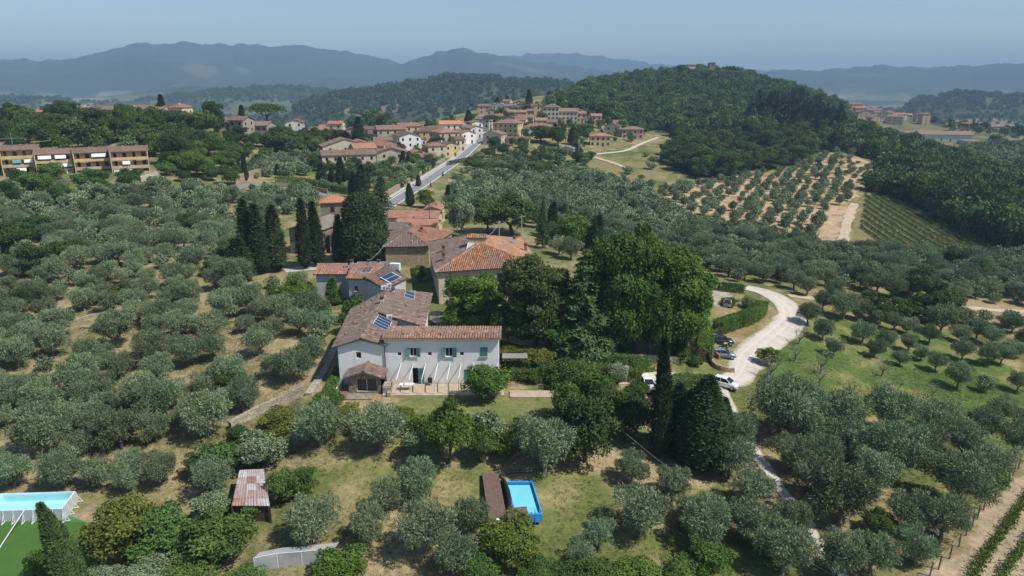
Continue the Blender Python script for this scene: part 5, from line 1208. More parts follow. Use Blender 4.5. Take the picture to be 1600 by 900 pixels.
T('broad', 702, 724, 620, 72, 'lime_tree', 'vivid green upright tree in front of the garden hedge', 'leaf_bright', var=2)
T('broad', 752, 722, 660, 50, 'laurel_tree', 'dull green shrubby tree beside the vivid green upright tree', 'leaf_broad')
T('broad', 915, 722, 614, 96, 'holm_oak', 'olive brown rounded oak above the pool lawn', 'leaf_dark', var=3)
T('broad', 885, 668, 598, 62, 'bay_tree', 'dense dark tree at the corner of the gravel court'); T('broad', 950, 668, 600, 76, 'bay_tree', 'dense green tree between the corner tree and the tall cypress')
T('broad', 990, 690, 612, 60, 'bay_tree', 'dark bay tree at the foot of the tall cypress', 'leaf_dark')
T('cypress', 1028, 716, 529, 27, 'cypress', 'tall slim cypress standing above the pool lawn'); T('broad', 1114, 726, 636, 56, 'dark_conifer', 'bushy dark evergreen at the foot of the broad conifer', 'leaf_cypress'); T('cypressnear', 1098, 730, 588, 82, 'dark_conifer', 'broad black green conifer beside the tall slim cypress', 'leaf_cypress', var=0); T('cypressnear', 1060, 706, 600, 54, 'dark_conifer', 'dark conifer tucked behind the tall slim cypress', 'leaf_cypress', var=1)
T('cypressnear', 1076, 722, 612, 52, 'dark_conifer', 'dark conifer between the slim cypress and the broad conifer', 'leaf_dark', var=1); T('cypressnear', 1124, 722, 622, 50, 'dark_conifer', 'dark conifer closest to the narrow gravel path', 'leaf_dark', var=0)
T('cypressnear', 120, 940, 776, 46, 'cypress', 'leaning cypress at the corner of the artificial lawn', 'leaf_pine').rotation_euler = (0, R(-5), 1.0)
T('cypress', 522, 476, 434, 22, 'young_cypress', 'small dark green tree against the grey rear house wall', 'leaf_broad')
T('broad', 620, 470, 440, 30, 'laurel_tree', 'bright shrub in the courtyard behind the farmhouse', 'leaf_bright')
T('broad', 655, 440, 415, 26, 'creeper_tree', 'pale green courtyard tree below the stone barn', 'leaf_bright')
T('broad', 460, 487, 430, 62, 'mulberry_tree', 'bright green spreading tree beside the rear house', 'leaf_bright')
for u, vb, vt, w, lb in [(391,426,313,24,'tall dark cypress, outermost of the dense clump beside the grey rear house'),(409,428,320,24,'dark cypress in the middle of the dense clump'),(433,424,322,26,'dark cypress at the house side of the dense clump'),
                         (478,420,312,18,'slim cypress, one of a pair before the stone farmhouse'),(497,416,316,19,'slim cypress, second of the pair before the stone farmhouse'),(531,414,337,17,'narrow cypress touching the huge round cypress')]:
    T('cypress', u, vb, vt, w * 1.15, 'cypress', lb)
T('cypress', 376, 440, 372, 40, 'cypress', 'short broad cypress at the foot of the dense clump')
T('cypressfat', 567, 412, 303, 70, 'cypress', 'huge round topped cypress beside the stone barn', var=0)
for u, vb, vt, w, lb in [(565,312,258,17,'cypress rising above the huge round cypress'),(553,310,268,12,'cypress joined to the one above the round cypress'),(641,322,287,10,'lone cypress at the lower end of the main road'),(654,291,274,6,'small cypress on the road wall'),
        (701,320,289,8,'cypress beside the wooden mast'),(711,322,299,7,'small cypress next to the mast cypress'),(630,265,236,8,'cypress in front of the cream gable'),(638,264,241,7,'second cypress in front of the cream gable'),
        (574,298,262,8,'cypress inside the road garden hedge'),(534,294,246,12,'cypress above the dark hedge'),(503,285,255,11,'cypress where the dark hedge begins'),(518,290,262,8,'cypress in the middle of the dark hedge'),(545,296,266,8,'cypress near the end of the dark hedge'),
        (525,234,204,11,'cypress among the dark ridge trees'),(560,229,183,15,'tall pointed cypress above the town roofs'),(545,231,207,8,'cypress beside the pinkish house'),(732,196,172,9,'cypress behind the orange roofed house'),
        (256,190,148,10,'tall cypress beside the ridge villa turret'),(380,213,165,10,'tall cypress before the pale stone houses'),(384,283,239,7,'cypress at the stone retaining wall'),(375,284,250,6,'cypress left of the stone retaining wall'),(434,274,256,6,'cypress beside the side road'),
        (865,374,316,15,'dark cypress beyond the villa chimneys'),(926,394,343,16,'cypress of a close pair behind the cedar'),(935,394,336,17,'taller cypress of the close pair behind the cedar'),
        (868,214,193,8,'cypress before the cream three storey wing'),(893,226,200,9,'cypress below the cream three storey wing'),(826,168,140,8,'cypress at the top of the town'),(857,168,143,8,'cypress above the tall palazzo'),(793,168,150,6,'cypress behind the uppermost houses'),(777,170,152,7,'cypress at the far end of the town')]:
    T('cypress', u, vb, vt, w * 1.3, 'cypress', lb, dmax=620)
T('spruce', 597, 328, 272, 34, 'dark_conifer', 'dark conifer beside the lower end of the main road'); T('spruce', 848, 388, 306, 24, 'spruce_tree', 'slender spruce on a bare trunk behind the villa'); T('spruce', 882, 350, 316, 22, 'spruce_tree', 'small dark spruce behind the bright feathery tree')
T('pine', 419, 208, 160, 60, 'umbrella_pine', 'broad umbrella pine on the ridge beside pale stone houses', dmax=380); T('pine', 767, 206, 178, 27, 'umbrella_pine', 'umbrella pine at the entrance of the town', dmax=480)
T('broad', 720, 372, 305, 44, 'poplar_tree', 'grey green thin tree behind the villa dormer', 'leaf_olive')
T('broad', 845, 222, 195, 40, 'holm_oak', 'round tree before the long red roof', 'leaf_dark'); T('broad', 872, 228, 196, 28, 'lime_tree', 'round green tree before the cream palazzo'); T('broad', 915, 212, 192, 26, 'lime_tree', 'green tree beside the pink house'); T('broad', 785, 244, 222, 22, 'oak_tree', 'dark tree below the corner house', 'leaf_dark'); T('broad', 772, 236, 212, 20, 'oak_tree', 'dark bushy tree beside the gabled corner house', 'leaf_dark')
for u, vb, vt, w, m_, lb in [(199,200,160,31,'leaf_dark','round topped dark tree on the ridge beside the pink villa'),(316,218,170,56,'leaf_broad','large bright domed tree on the ridge'),(336,212,156,38,'leaf_dark','dark cedar like tree behind the large domed tree'),(440,238,198,62,'leaf_dark','wide dark tree right below the umbrella pine'),
        (277,226,192,48,'leaf_broad','bushy tree under the ridge villas'),(260,274,250,30,'leaf_broad','round tree beside the yellow apartment house'),(362,290,256,32,'leaf_broad','round tree at the foot of the side road'),(205,292,262,40,'leaf_broad','bushy tree in front of the yellow apartment house'),(30,292,262,30,'leaf_dark','dark tree in front of the teal awning'),(530,224,200,34,'leaf_dark','dark clump beside the tall pointed cypress')]:
    T('broad', u, vb, vt, w, 'broadleaf_tree', lb, m_, dmax=430)
# ------------------------------------------------------------ olives
OLV = []     # x, y, W, H, zone
ZN = {'left': ('silver green olive tree in the wide grove below the ochre apartments', 'olives of the wide grove'),
      'lawn': ('olive tree on the lawn around the small blue pool', 'olives of the pool lawn'),
      'low': ('crowded olive tree between the narrow gravel path and the fenced vineyard', 'olives beside the gravel path'),
      'mead': ('well spaced olive tree on the green meadow beside the gravel road', 'olives of the green meadow'),
      'valley': ('olive tree of the long grove across the valley bottom', 'olives of the valley grove'),
      'field': ('young olive tree in lines on the bare orange field', 'olives of the orange field')}
def olive(u, vb, w, zone, hr=1.0):
    p = G(u, vb); W_ = w / ppm(p); OLV.append((p.x, p.y, W_, W_ * hr, zone)); PLANTED.append((p.x, p.y, W_ * .4))
for x, y, w in [(1000,335,110),(1100,330,150),(645,495,120),(510,435,100),(760,470,100),(1055,480,160),(1140,530,90),(1215,480,120),(1265,565,110),(1290,440,110),(1390,540,130),(1430,415,100),(1200,640,140),(1370,755,170),(1270,740,120),
                (1445,690,140),(1055,790,170),(1125,875,150),(410,660,110),(420,745,110),(560,745,140),(735,760,140),(990,660,130),(540,600,180),(870,690,140),(700,640,130),(250,640,150),(160,600,140),(280,560,150),(90,700,160),(640,860,150),(480,860,150),(800,880,150),(940,850,140)]:
    olive(x / 2.963, 340 + y / 2.963, w / 2.963, 'left')
for a in [(10,667,34),(68,711,80),(190,700,68),(250,757,60),(325,682,78),(380,643,48),(24,762,60),(101,764,68),(157,762,50),(204,768,48),(245,690,52),(338,772,62),(120,680,60),(30,640,60),(70,630,55),(140,640,55)]: olive(*a, 'left')
for a in [(500,699,80),(595,705,78),(650,784,68),(606,800,57),(574,847,60),(494,848,84),(667,864,88),(736,836,58),(851,737,86),(986,755,52),(1000,834,86),(935,857,50),(908,882,46),(709,897,72),(1052,782,60)]: olive(*a, 'lawn')
for a in [(1215,682,100),(1316,680,72),(1384,676,72),(1460,684,66),(1157,690,50),(1235,737,66),(1282,742,66),(1316,708,64),(1364,767,66),(1400,747,88),(1495,788,94),(1546,747,64),(1585,714,62),(1310,818,108),(1418,833,70),(1470,842,74),(1428,882,62),(1360,896,70),(1175,792,66),(1162,842,72),
          (1235,838,60),(1205,864,66),(1095,854,82),(1077,820,50),(1140,748,72),(1308,902,76),(1222,895,86),(1260,700,60),(1345,722,64),(1440,720,66),(1500,715,60),(1270,775,60),(1530,690,56)]: olive(*a, 'low')
for a in [(1285,531,34),(1262,507,36),(1346,537,38),(1317,499,46),(1368,509,26),(1383,548,33),(1416,522,29),(1395,518,30),(1419,549,28),(1451,537,30),(1366,558,28),(1406,571,26),(1438,563,26),(1461,580,30),(1495,607,40),(1525,530,32),(1548,541,32),(1544,571,36),(1563,569,32),(1502,563,34),(1536,612,24),
          (1563,660,42),(1595,680,44),(1589,612,32),(1302,556,30),(1468,522,48),(1500,535,30),(1580,520,34),(1600,545,34),(1285,485,30),(1300,470,32),(1260,462,30),(1240,452,34),(1340,500,34)]: olive(*a, 'mead', 1.05)
for a in [(1249,538,24),(1283,584,34),(1280,603,30),(1378,588,26),(1329,615,22),(1389,626,34),(1457,622,22),(1261,622,30),(1204,592,34),(1242,565,28),(1420,640,24)]:
    p = G(a[0], a[1]); q = a[2] / ppm(p); plant('prunedolive', p, q * 1.0, q, 'pruned_olive', 'hard pruned olive with bare grey branches on the green meadow', 'tree', 'pruned olives on the meadow')
def region_olives(pix, spacing, W_, seed, zone, hr=.98, rows=None, jit=.3, clear=(), fill=1.0):
    x, y = scatter(poly(pix), spacing, seed, jit, rows, True, [poly(c) for c in clear], fill); rg = np.random.default_rng(seed + 1)
    for xx, yy in zip(x, y):
        w = W_ * (rg.uniform(.58, 1.4) if zone != 'field' else rg.uniform(.7, 1.25)); OLV.append((xx, yy, w, w * hr * rg.uniform(.9, 1.12), zone))
CLEAR_L = [[(350,520),(470,515),(478,590),(430,620),(372,600)], [(283,705),(325,700),(335,810),(290,830)], [(305,440),(345,440),(340,485),(310,490)], [(105,495),(200,482),(205,505),(125,515)], [(440,405),(600,405),(600,425),(440,430)], [(-20,770),(135,765),(160,930),(-20,930)]]
region_olives([(-60,300),(0,325),(130,315),(250,292),(350,292),(470,300),(520,318),(505,330),(450,335),(440,345),(380,370),(370,420),(400,445),(480,452),(500,500),(520,545),(478,615),(420,640),(370,690),(330,720),(280,780),(240,800),(150,770),(-60,780)], 4.7, 4.2, 11, 'left', clear=CLEAR_L, jit=.42, fill=.90)
region_olives([(1190,640),(1300,655),(1440,668),(1600,690),(1595,715),(1470,860),(1420,930),(1300,930),(1240,820),(1180,720)], 5.0, 4.6, 12, 'low', fill=.9, clear=[[(1380,740),(1450,720),(1440,770),(1380,800)]])
VALLEY = [(690,330),(720,298),(830,285),(900,272),(1010,300),(1030,316),(1085,344),(1180,372),(1262,388),(1340,398),(1460,402),(1640,404),(1640,478),(1500,472),(1400,466),(1320,455),(1235,447),(1130,440),(1105,425),(1090,400),(1000,395),(950,352),(880,345),(780,330)]
region_olives(VALLEY, 4.6, 4.5, 13, 'valley', .95, jit=.34, fill=.95)
region_olives(ORANGE_FIELD, 5.9, 3.5, 14, 'field', 1.15, rows=(R(62), 5.9), jit=.27, fill=.88, clear=[[(1310,243),(1400,262),(1345,290),(1318,300)], [(1300,330),(1335,310),(1335,392),(1290,392)]])
region_olives([(1310,245),(1390,266),(1345,290),(1318,300)], 6, 3.0, 15, 'field', .8, jit=.3, fill=.6)
region_olives([(830,345),(960,352),(1000,395),(1090,405),(1085,432),(940,420),(840,395)], 6.2, 4.6, 21, 'valley', .95, fill=.85)
region_olives([(1490,495),(1640,500),(1640,560),(1560,560)], 5.0, 4.0, 16, 'mead', .8, fill=.85)
region_olives([(360,262),(480,240),(500,252),(480,276),(440,280),(380,280)], 5.5, 4.6, 17, 'left', .8, jit=.2)
region_olives([(480,290),(560,270),(660,262),(690,262),(620,300),(560,303)], 5, 4.2, 18, 'left', .8)
region_olives([(700,270),(760,250),(900,262),(960,290),(860,300),(720,298)], 6.5, 5.0, 19, 'valley', .8, fill=.7)
region_olives([(940,290),(1010,240),(1050,255),(1030,300)], 9, 4.0, 20, 'valley', .8, fill=.6)
MARKS = {'left': [('the pale dry stone wall', 420, 640), ('the rusty shed', 390, 770), ('the frame pool', 60, 790), ('the grey terrace wall', 140, 500), ('the dense cypress clump', 410, 435), ('the grey rear house', 510, 475), ('the farmhouse gable', 515, 570), ('the ochre apartments', 150, 300), ('the side road', 430, 300), ('the town gardens', 580, 285), ('the leaning cypress', 110, 850)],
  'lawn': [('the brown deck', 770, 780), ('the vivid green upright tree', 700, 715), ('the net house', 470, 880), ('the tall slim cypress', 1028, 700), ('the lawn hedge', 580, 680)],
  'low': [('the white hatchback', 1133, 610), ('the rusty fence', 1540, 790), ('the narrow gravel path', 1200, 735), ('the green meadow', 1420, 660), ('the lower end of the path', 1290, 880), ('the broad dark conifer', 1100, 720)],
  'mead': [('the curved gravel road', 1240, 490), ('the sandy farm track', 1480, 490), ('the rusty fence corner', 1590, 700), ('the dark evergreen bushes', 1420, 500), ('the pruned olives', 1330, 600)],
  'valley': [('the sandy farm track', 1480, 470), ('the gravel court gate', 1110, 445), ('the vineyard', 1420, 400), ('the orange field', 1200, 380), ('the villa', 820, 400), ('the main road', 700, 290), ('the yellow house', 940, 245)],
  'field': [('the vineyard track', 1320, 350), ('the pine wood', 1340, 270), ('the wooded hill', 1100, 285), ('the valley grove', 1180, 365)]}
MARKS['ridge'] = [('the pink ridge villa', 233, 200), ('the ochre apartments', 150, 245), ('the pale stone houses', 390, 220), ('the radio mast', 28, 250), ('the side road', 400, 270), ('the yellow end apartment', 260, 260)]
MARKS['apt'] = [('the teal awning', 40, 292), ('the end gable', 230, 290), ('the white awnings', 110, 292)]
MARKS['town'] = [('the long low terrace', 547, 268), ('the white apartment block', 642, 242), ('the road wall', 650, 280), ('the yellow palazzo', 790, 220), ('the tall palazzo', 865, 200), ('the pointed cypress', 560, 230), ('the pink villa', 988, 220)]
MARKS['grove'] = MARKS['left']
MARKS['slope'] = [('the whitewashed barn', 1155, 215), ('the orange field', 1200, 270), ('the yellow house', 930, 245), ('the main road', 740, 260), ('the dry field', 1040, 255), ('the villa', 760, 345)]
_MK = {}
def near_mark(zone, x, y):
    if zone not in _MK: _MK[zone] = [(n, G(u, v)) for n, u, v in MARKS[zone]]
    return min(_MK[zone], key=lambda a: (a[1].x - x) ** 2 + (a[1].y - y) ** 2)[0]
def size_word(w, lo, hi): return 'small' if w < lo else 'large' if w > hi else 'medium'
KINDW = {'left': 'olive tree of the wide grove', 'lawn': 'olive tree on the pool lawn', 'low': 'crowded olive tree', 'mead': 'olive tree on the meadow', 'valley': 'olive tree of the valley grove', 'field': 'young olive on orange earth'}
OA = np.array([o[:4] for o in OLV]); oz = hgt(OA[:, 0], OA[:, 1]); ou, ov, od = project(OA[:, 0], OA[:, 1], oz + OA[:, 3] * .5)
osz = OA[:, 2] * FPX / od; vis = (ou > -25) & (ou < 1625) & (ov < 925) & (od > 10); osz[~vis] = 0
rank = np.argsort(-osz); top = set(rank[:300].tolist()); LIMSZ = osz[rank[min(299, len(rank) - 1)]]
for i in rank[:300]:
    x, y, w, h, zn = OLV[i]
    if osz[i] <= 0: continue
    plant('olive', Vector((x, y, oz[i])), h, w, 'olive_tree', '%s %s, towards %s' % (size_word(w, 4.2, 5.6), KINDW[zn], near_mark(zn, x, y)), 'tree', ZN[zn][1])
for zn, nm, lb in (('left', 'olive_grove', 'mass of olives at the far side of the wide grove'), ('low', 'olive_grove', 'remaining olives beside the gravel path'), ('mead', 'olive_grove', 'remaining olives around the meadow'), ('valley', 'olive_grove', 'mass of olives filling the valley bottom'), ('field', 'olive_field', 'young olives across the orange field'), ('lawn', 'olive_grove', 'remaining olives of the lawn')):
    for near in (True, False):
        idx = [i for i in range(len(OLV)) if i not in top and OLV[i][4] == zn and osz[i] > 0 and (osz[i] > 26) == near]
        if idx: stuff(nm, lb if not near else lb + ', nearer rows', 'olive' if near else 'olivefar', OA[idx, 0], OA[idx, 1], OA[idx, 2] / 5.0, OA[idx, 3] / OA[idx, 2] * 5.0 / 4.6, seed=len(idx))
# ------------------------------------------------------------ broadleaf trees and bushes
BRD = []
BZ = {'ridge': ('leafy tree in the wood along the village ridge', 'trees of the ridge wood'), 'apt': ('leafy bush tree on the slope below the ochre apartments', 'trees below the apartments'),
      'town': ('small garden tree between the town houses', 'garden trees of the town'), 'slope': ('bushy tree on the slope below the town', 'trees below the town'),
      'front': ('leafy shrub in the thicket around the rusty shed', 'thicket around the shed'), 'bottom': ('leafy shrub along the lower edge of the pool lawn', 'shrubs of the lower edge'),
      'garden': ('leafy shrub in the farmhouse garden', 'shrubs of the garden'), 'dark': ('evergreen bush below the sandy farm track', 'dark bushes by the track'), 'grove': ('broadleaf tree growing among the olives', 'green trees among the olives')}
TONE = {'leaf_dark': 'dark green', 'leaf_broad': 'mid green', 'leaf_bright': 'bright green', 'leaf_olive': 'grey green', 'leaf_yellow': 'yellow green'}
MARKS['front'] = [('the dry stone wall', 430, 660), ('the leaning cypress', 110, 880), ('the frame pool', 150, 830), ('the net house', 450, 860), ('the shed roof', 395, 790), ('the sandy clearing', 310, 760)]
MARKS['bottom'] = [('the leaning cypress', 130, 910), ('the net house', 460, 900), ('the brown deck', 790, 870), ('the gravel path', 1200, 890), ('the lawn centre', 640, 890), ('the wide lawn', 950, 890)]
MARKS['garden'] = [('the farmhouse gable', 530, 600), ('the rear house', 560, 500), ('the gravel court', 840, 600), ('the white car', 1000, 600), ('the parking', 1100, 570), ('the gate', 1140, 470), ('the vivid green tree', 700, 700), ('the lawn hedge', 580, 665)]
MARKS['dark'] = [('the gravel road', 1360, 490), ('the sandy track', 1470, 490), ('the valley grove', 1440, 450)]
def brd(u, vb, w, hpx, zone, mat=None, kind='broad', dmax=None):
    p = G(u, vb)
    while dmax and depth_of(p) > dmax: vb += 1; p = G(u, vb)
    q = ppm(p); plant(kind, p, hpx / q, w / q, 'broadleaf_tree' if kind == 'broad' else 'shrub', '%s %s, towards %s' % (TONE[mat], BZ[zone][0], near_mark(zone, p.x, p.y)), 'tree' if kind == 'broad' else 'shrub', BZ[zone][1], mat)
def region_brd(pix, spacing, W_, H_, seed, zone, mats, kind='broad', fill=1, jit=.35):
    x, y = scatter(poly(pix), spacing, seed, jit, None, True, (), fill); rg = np.random.default_rng(seed)
    for xx, yy in zip(x, y):
        k = rg.uniform(.55, 1.45); p = ground_at(xx, yy); u, v, d = project(xx, yy, p.z)
        if -30 < u < 1630 and v < 930: BRD.append((W_ * k * FPX / d, p, H_ * k * rg.uniform(.85, 1.15), W_ * k, zone, mats[int(rg.integers(len(mats)))])); PLANTED.append((xx, yy, W_ * k * .4))
LB, LD, LG, LY, LO = 'leaf_broad', 'leaf_dark', 'leaf_bright', 'leaf_yellow', 'leaf_olive'
for a in [(195,872,105,95,'front',LY),(252,868,92,85,'front',LB),(435,676,66,40,'front',LY),(412,728,72,60,'front',LO),(345,742,66,60,'front',LB),(448,785,50,60,'front',LB),(330,812,56,50,'front',LO),(350,872,100,75,'front',LB),(300,862,60,50,'front',LD),(375,700,44,40,'front',LB),(395,808,46,34,'front',LB),(372,802,36,30,'front',LG),(470,775,50,50,'front',LB),(316,745,50,44,'front',LD),
          (70,910,46,60,'front',LG),(230,918,90,46,'bottom',LO),(300,915,80,46,'bottom',LB),(380,925,80,36,'bottom',LB),(535,908,86,52,'bottom',LG),(800,872,92,70,'bottom',LY),(750,905,60,46,'bottom',LB),(840,910,70,44,'bottom',LB),(920,918,90,44,'bottom',LB),(990,915,80,40,'bottom',LG),(1103,900,80,60,'bottom',LG),(1060,910,60,44,'bottom',LB),(160,925,70,44,'bottom',LO),
          (1370,833,48,46,'grove',LB),(1290,775,44,36,'grove',LY),(1545,770,50,50,'grove',LB),(1280,690,50,44,'grove',LY),
          (1198,570,34,30,'grove',LY),(1234,608,30,26,'grove',LB),(50,430,60,50,'grove',LD),(20,395,60,50,'grove',LD),(110,412,50,40,'grove',LB),(60,372,60,36,'grove',LD),(200,472,46,36,'grove',LD),(300,362,40,30,'grove',LD),(355,415,38,34,'grove',LB),(330,430,30,24,'grove',LD),(355,610,58,46,'grove',LB),(150,470,40,36,'grove',LB),(30,490,40,40,'grove',LD),(340,355,26,20,'grove',LG),(200,376,20,16,'grove',LG)]: brd(*a)
for a in [(1370,503,44,42,'dark',LD),(1400,503,40,38,'dark',LB),(1427,502,48,46,'dark',LD),(1455,503,52,50,'dark',LD),(1478,498,48,46,'dark',LD),(1433,466,44,52,'dark',LD),(1350,482,36,30,'dark',LD),(1462,470,36,36,'dark',LD),(1490,420,50,34,'dark',LD)]: brd(*a)
for a in [(832,597,38,22,'garden',LB),(560,500,54,40,'garden',LB),(590,470,40,30,'garden',LO),(548,520,40,36,'garden',LD),(840,572,50,26,'garden',LY),(880,600,60,40,'garden',LB),(905,612,60,44,'garden',LB),(935,618,60,40,'garden',LB),(965,600,36,34,'garden',LO),(800,560,40,20,'garden',LY),(990,585,40,26,'garden',LB),(1060,562,40,34,'garden',LB),(1085,572,24,16,'garden',LD),(630,655,36,20,'garden',LY),(520,632,36,24,'garden',LG),(504,636,30,24,'garden',LG),(1170,482,26,20,'garden',LO),(1138,478,26,14,'garden',LG),(1160,508,24,24,'garden',LB),(765,690,60,50,'garden',LO),(790,715,40,44,'garden',LY),(825,700,50,40,'garden',LB),(650,712,46,44,'garden',LO),(545,655,40,26,'garden',LY),(990,630,44,34,'garden',LB),(1042,628,50,34,'garden',LD),(1000,612,30,20,'garden',LB),(860,588,40,20,'garden',LG),(900,580,36,20,'garden',LY)]: brd(*a, kind='bushy')
region_brd([(-20,480),(0,330),(240,300),(350,310),(370,420),(300,520),(150,560),(0,560)], 15, 3.6, 3.4, 30, 'grove', [LD, LB, LB, LY], fill=.55); region_brd([(0,560),(300,560),(330,680),(270,740),(0,740)], 17, 3.4, 3.2, 29, 'grove', [LB, LD, LY], fill=.5)
region_brd([(0,248),(0,196),(100,192),(200,204),(300,206),(330,222),(330,262),(262,268),(240,245),(235,226),(120,222),(110,226)], 8.5, 9, 9, 31, 'ridge', [LB, LD, LB])
region_brd([(262,262),(330,225),(480,216),(515,225),(505,245),(420,238),(370,262),(340,285),(270,290)], 7.5, 7, 6, 32, 'ridge', [LB, LD, LG, LB])
region_brd([(-20,290),(100,285),(230,285),(260,292),(200,312),(60,322),(-20,318)], 6.5, 6, 5.5, 33, 'apt', [LB, LD, LB, LO])
region_brd([(480,262),(540,250),(680,258),(720,250),(690,275),(600,285),(500,285)], 7.5, 4.5, 4.5, 34, 'town', [LB, LD, LG]); region_brd([(480,245),(520,215),(700,205),(760,200),(740,240),(640,250),(560,255)], 11, 5, 6, 35, 'town', [LB, LD])
region_brd([(760,205),(800,172),(960,186),(1010,200),(960,222),(820,225)], 14, 6, 7, 36, 'town', [LB, LD])
region_brd([(725,262),(760,235),(900,234),(940,248),(880,275),(760,275)], 6.5, 5, 4.2, 37, 'slope', [LB, LD, LO]); region_brd([(690,345),(730,320),(820,320),(840,352),(760,350)], 7, 4.5, 3.6, 38, 'slope', [LO, LB])
region_brd([(1030,255),(1060,225),(1180,214),(1270,222),(1260,255),(1200,266),(1110,284),(1060,275)], 8.5, 9.5, 9, 39, 'slope', [LD, LB, LD])
BRD.sort(key=lambda a: -a[0])
for sz, p, h_, w_, zone, mt in BRD[:225]: plant('broad', p, h_, w_, 'broadleaf_tree', '%s %s, towards %s' % (TONE[mt], BZ[zone][0], near_mark(zone, p.x, p.y)), 'tree', BZ[zone][1], mt)
_rest = BRD[225:]; _sx = np.array([a[3] / 8.0 for a in _rest])
stuff('woodland', 'smaller leafy trees massed around the town and below the hill', 'wood', np.array([a[1].x for a in _rest]), np.array([a[1].y for a in _rest]), _sx, np.array([a[2] / 9.0 for a in _rest]) / _sx, seed=61)
# hedges: leaf clad, following the ground
def hedge(pix, w, h, mat, label, dens=110, path=None, off=0, Ln=.26):
    P = path or smooth_path([G(u, v) for u, v in pix], .8); rg = np.random.default_rng(len(label) * 7 + 1); P = np.array([(p.x, p.y) for p in P])
    d = np.gradient(P, axis=0); d = d / np.linalg.norm(d, axis=1, keepdims=True); s = np.stack([d[:, 1], -d[:, 0]], -1); P = P + s * off; z = hgt(P[:, 0], P[:, 1])
    Ltot = np.linalg.norm(np.diff(P, axis=0), axis=1).sum(); n = int(Ltot * (w + 2 * h) * dens); t = rg.uniform(0, len(P) - 1.001, n); i = t.astype(int); f = (t - i)[:, None]
    C = P[i] * (1 - f) + P[i + 1] * f; zz = z[i] * (1 - f[:, 0]) + z[i + 1] * f[:, 0]; S = s[i]; a = rg.uniform(0, 1, n); per = w + 2 * h; q = a * per
    k = fbm(C[:, 0] * .7, C[:, 1] * .7 + q * .5, 9, 3) * .5 + .75
    lat = np.where(q < h, -w / 2, np.where(q < h + w, q - h - w / 2, w / 2)); hz_ = np.where(q < h, q, np.where(q < h + w, h, per - q)) * (.9 + .2 * k)
    Nn = np.where((q < h)[:, None], np.concatenate([-S, np.full((n, 1), .3)], 1), np.where((q < h + w)[:, None], np.array([0, 0, 1.0]), np.concatenate([S, np.full((n, 1), .3)], 1)))
    Pt = np.concatenate([C + S * (lat * k)[:, None], (zz + hz_)[:, None]], 1); V, F = leaves(Pt - unit(Nn) * rg.uniform(0, .18, (n, 1)), unit(Nn), Ln, Ln * .6, rg, .25)
    T_ = np.clip(.45 + rg.normal(0, .22, n) + (k - 1) * .8, 0, 1); o = link('hedge', npmesh('hedge', V, F, [mat], T_)); PLANTED.extend([(x, y, w * .5) for x, y in P[::3]]); return tag(o, label, 'hedge')
hedge([(783,566),(820,560),(866,560)], 1.6, 1.4, LY, 'yellow green hedge beyond the end of the farmhouse'); hedge([(783,580),(830,576),(870,580)], 1.4, 1.1, LB, 'low dark hedge in front of the yellow green hedge')
hedge([(885,566),(930,570),(990,574),(1020,578)], 1.6, 1.5, LG, 'long bright hedge below the stone terrace wall'); hedge([(880,560),(930,558),(985,560)], 1.4, 1.2, LD, 'dark hedge on top of the stone terrace wall')
hedge([(1100,566),(1101,545),(1096,522)], 2.4, 2.6, LG, 'tall bright box hedge beside the parked cars'); hedge([(1120,520),(1148,510),(1176,500),(1190,486)], 2.4, 2.0, LG, 'curved clipped hedge above the dry grass bank'); hedge([(1124,454),(1145,456),(1162,458)], 1.6, 1.6, LB, 'short dark hedge beside the gate pillar')
hedge([(531,582),(522,605),(508,640)], 1.3, 1.0, LG, 'bright hedge running down beside the farmhouse gable'); hedge([(548,676),(590,674),(640,676),(690,678)], 1.7, 1.7, LG, 'green hedge along the front of the lawn'); hedge([(800,682),(830,684),(862,686)], 1.9, 1.9, LB, 'dark green hedge section at the court end of the lawn')
hedge([(798,592),(850,596),(898,600)], 1.4, 1.3, LB, 'dark clipped hedge beside the gravel court'); hedge([(905,588),(960,592),(1000,597)], 1.5, 1.6, LG, 'bright hedge in front of the white oleander'); hedge([(1036,606),(1076,603),(1108,606)], 1.5, 1.6, LB, 'dark hedge screening the gravel drive')
hedge([(432,287),(470,288),(510,297),(548,304)], 2.2, 2.2, LB, 'dark clipped hedge above the side road', 30, Ln=.4); hedge(None, 2.5, 2.2, LG, 'bright hedge on top of the long road wall', 22, path=[Vector(p) for p in MAIN[:int(len(MAIN) * .52)]], off=-7.6, Ln=.45)
hedge([(700,258),(736,250)], 1.5, 1.5, LD, 'small dark hedge across the road from the cottages', 25, Ln=.4)
# ------------------------------------------------------------ woods as masses
def region_stuff(pix, spacing, kinds, sc, seed, name, label, fill=1.0, avoid=True):
    x, y = scatter(poly(pix), spacing, seed, .45, None, avoid, (), fill); rg = np.random.default_rng(seed); pick = rg.integers(0, len(kinds), len(x))
    for k, (kd, lb2) in enumerate(kinds):
        m_ = pick == k; stuff(name, label + lb2, kd, x[m_], y[m_], sc * rg.uniform(.55, 1.5, m_.sum()), seed=seed + k)
W2 = ('wood', ', broadleaf crowns')
region_stuff(FORESTS[0], 7.5, [W2, W2, ('woodpale', ', paler crowns'), ('pinefar', ', pine crowns'), ('wood', ', more crowns')], 1.0, 41, 'forest', 'dense woods on the hill above the town')
region_stuff([(1330,205),(1420,235),(1600,285),(1640,300),(1640,392),(1575,392),(1480,350),(1400,308),(1352,300),(1395,262)], 6.5, [('pinefar', ', pines'), ('wood', ', oaks')], 1.0, 42, 'forest', 'dark pine wood sloping to the vineyard')
region_stuff([(1150,215),(1180,180),(1250,165),(1290,185),(1320,212),(1300,228),(1240,225)], 9, [('cypressfar', '')], 1.0, 43, 'forest', 'dark cypresses of the wooded hill')
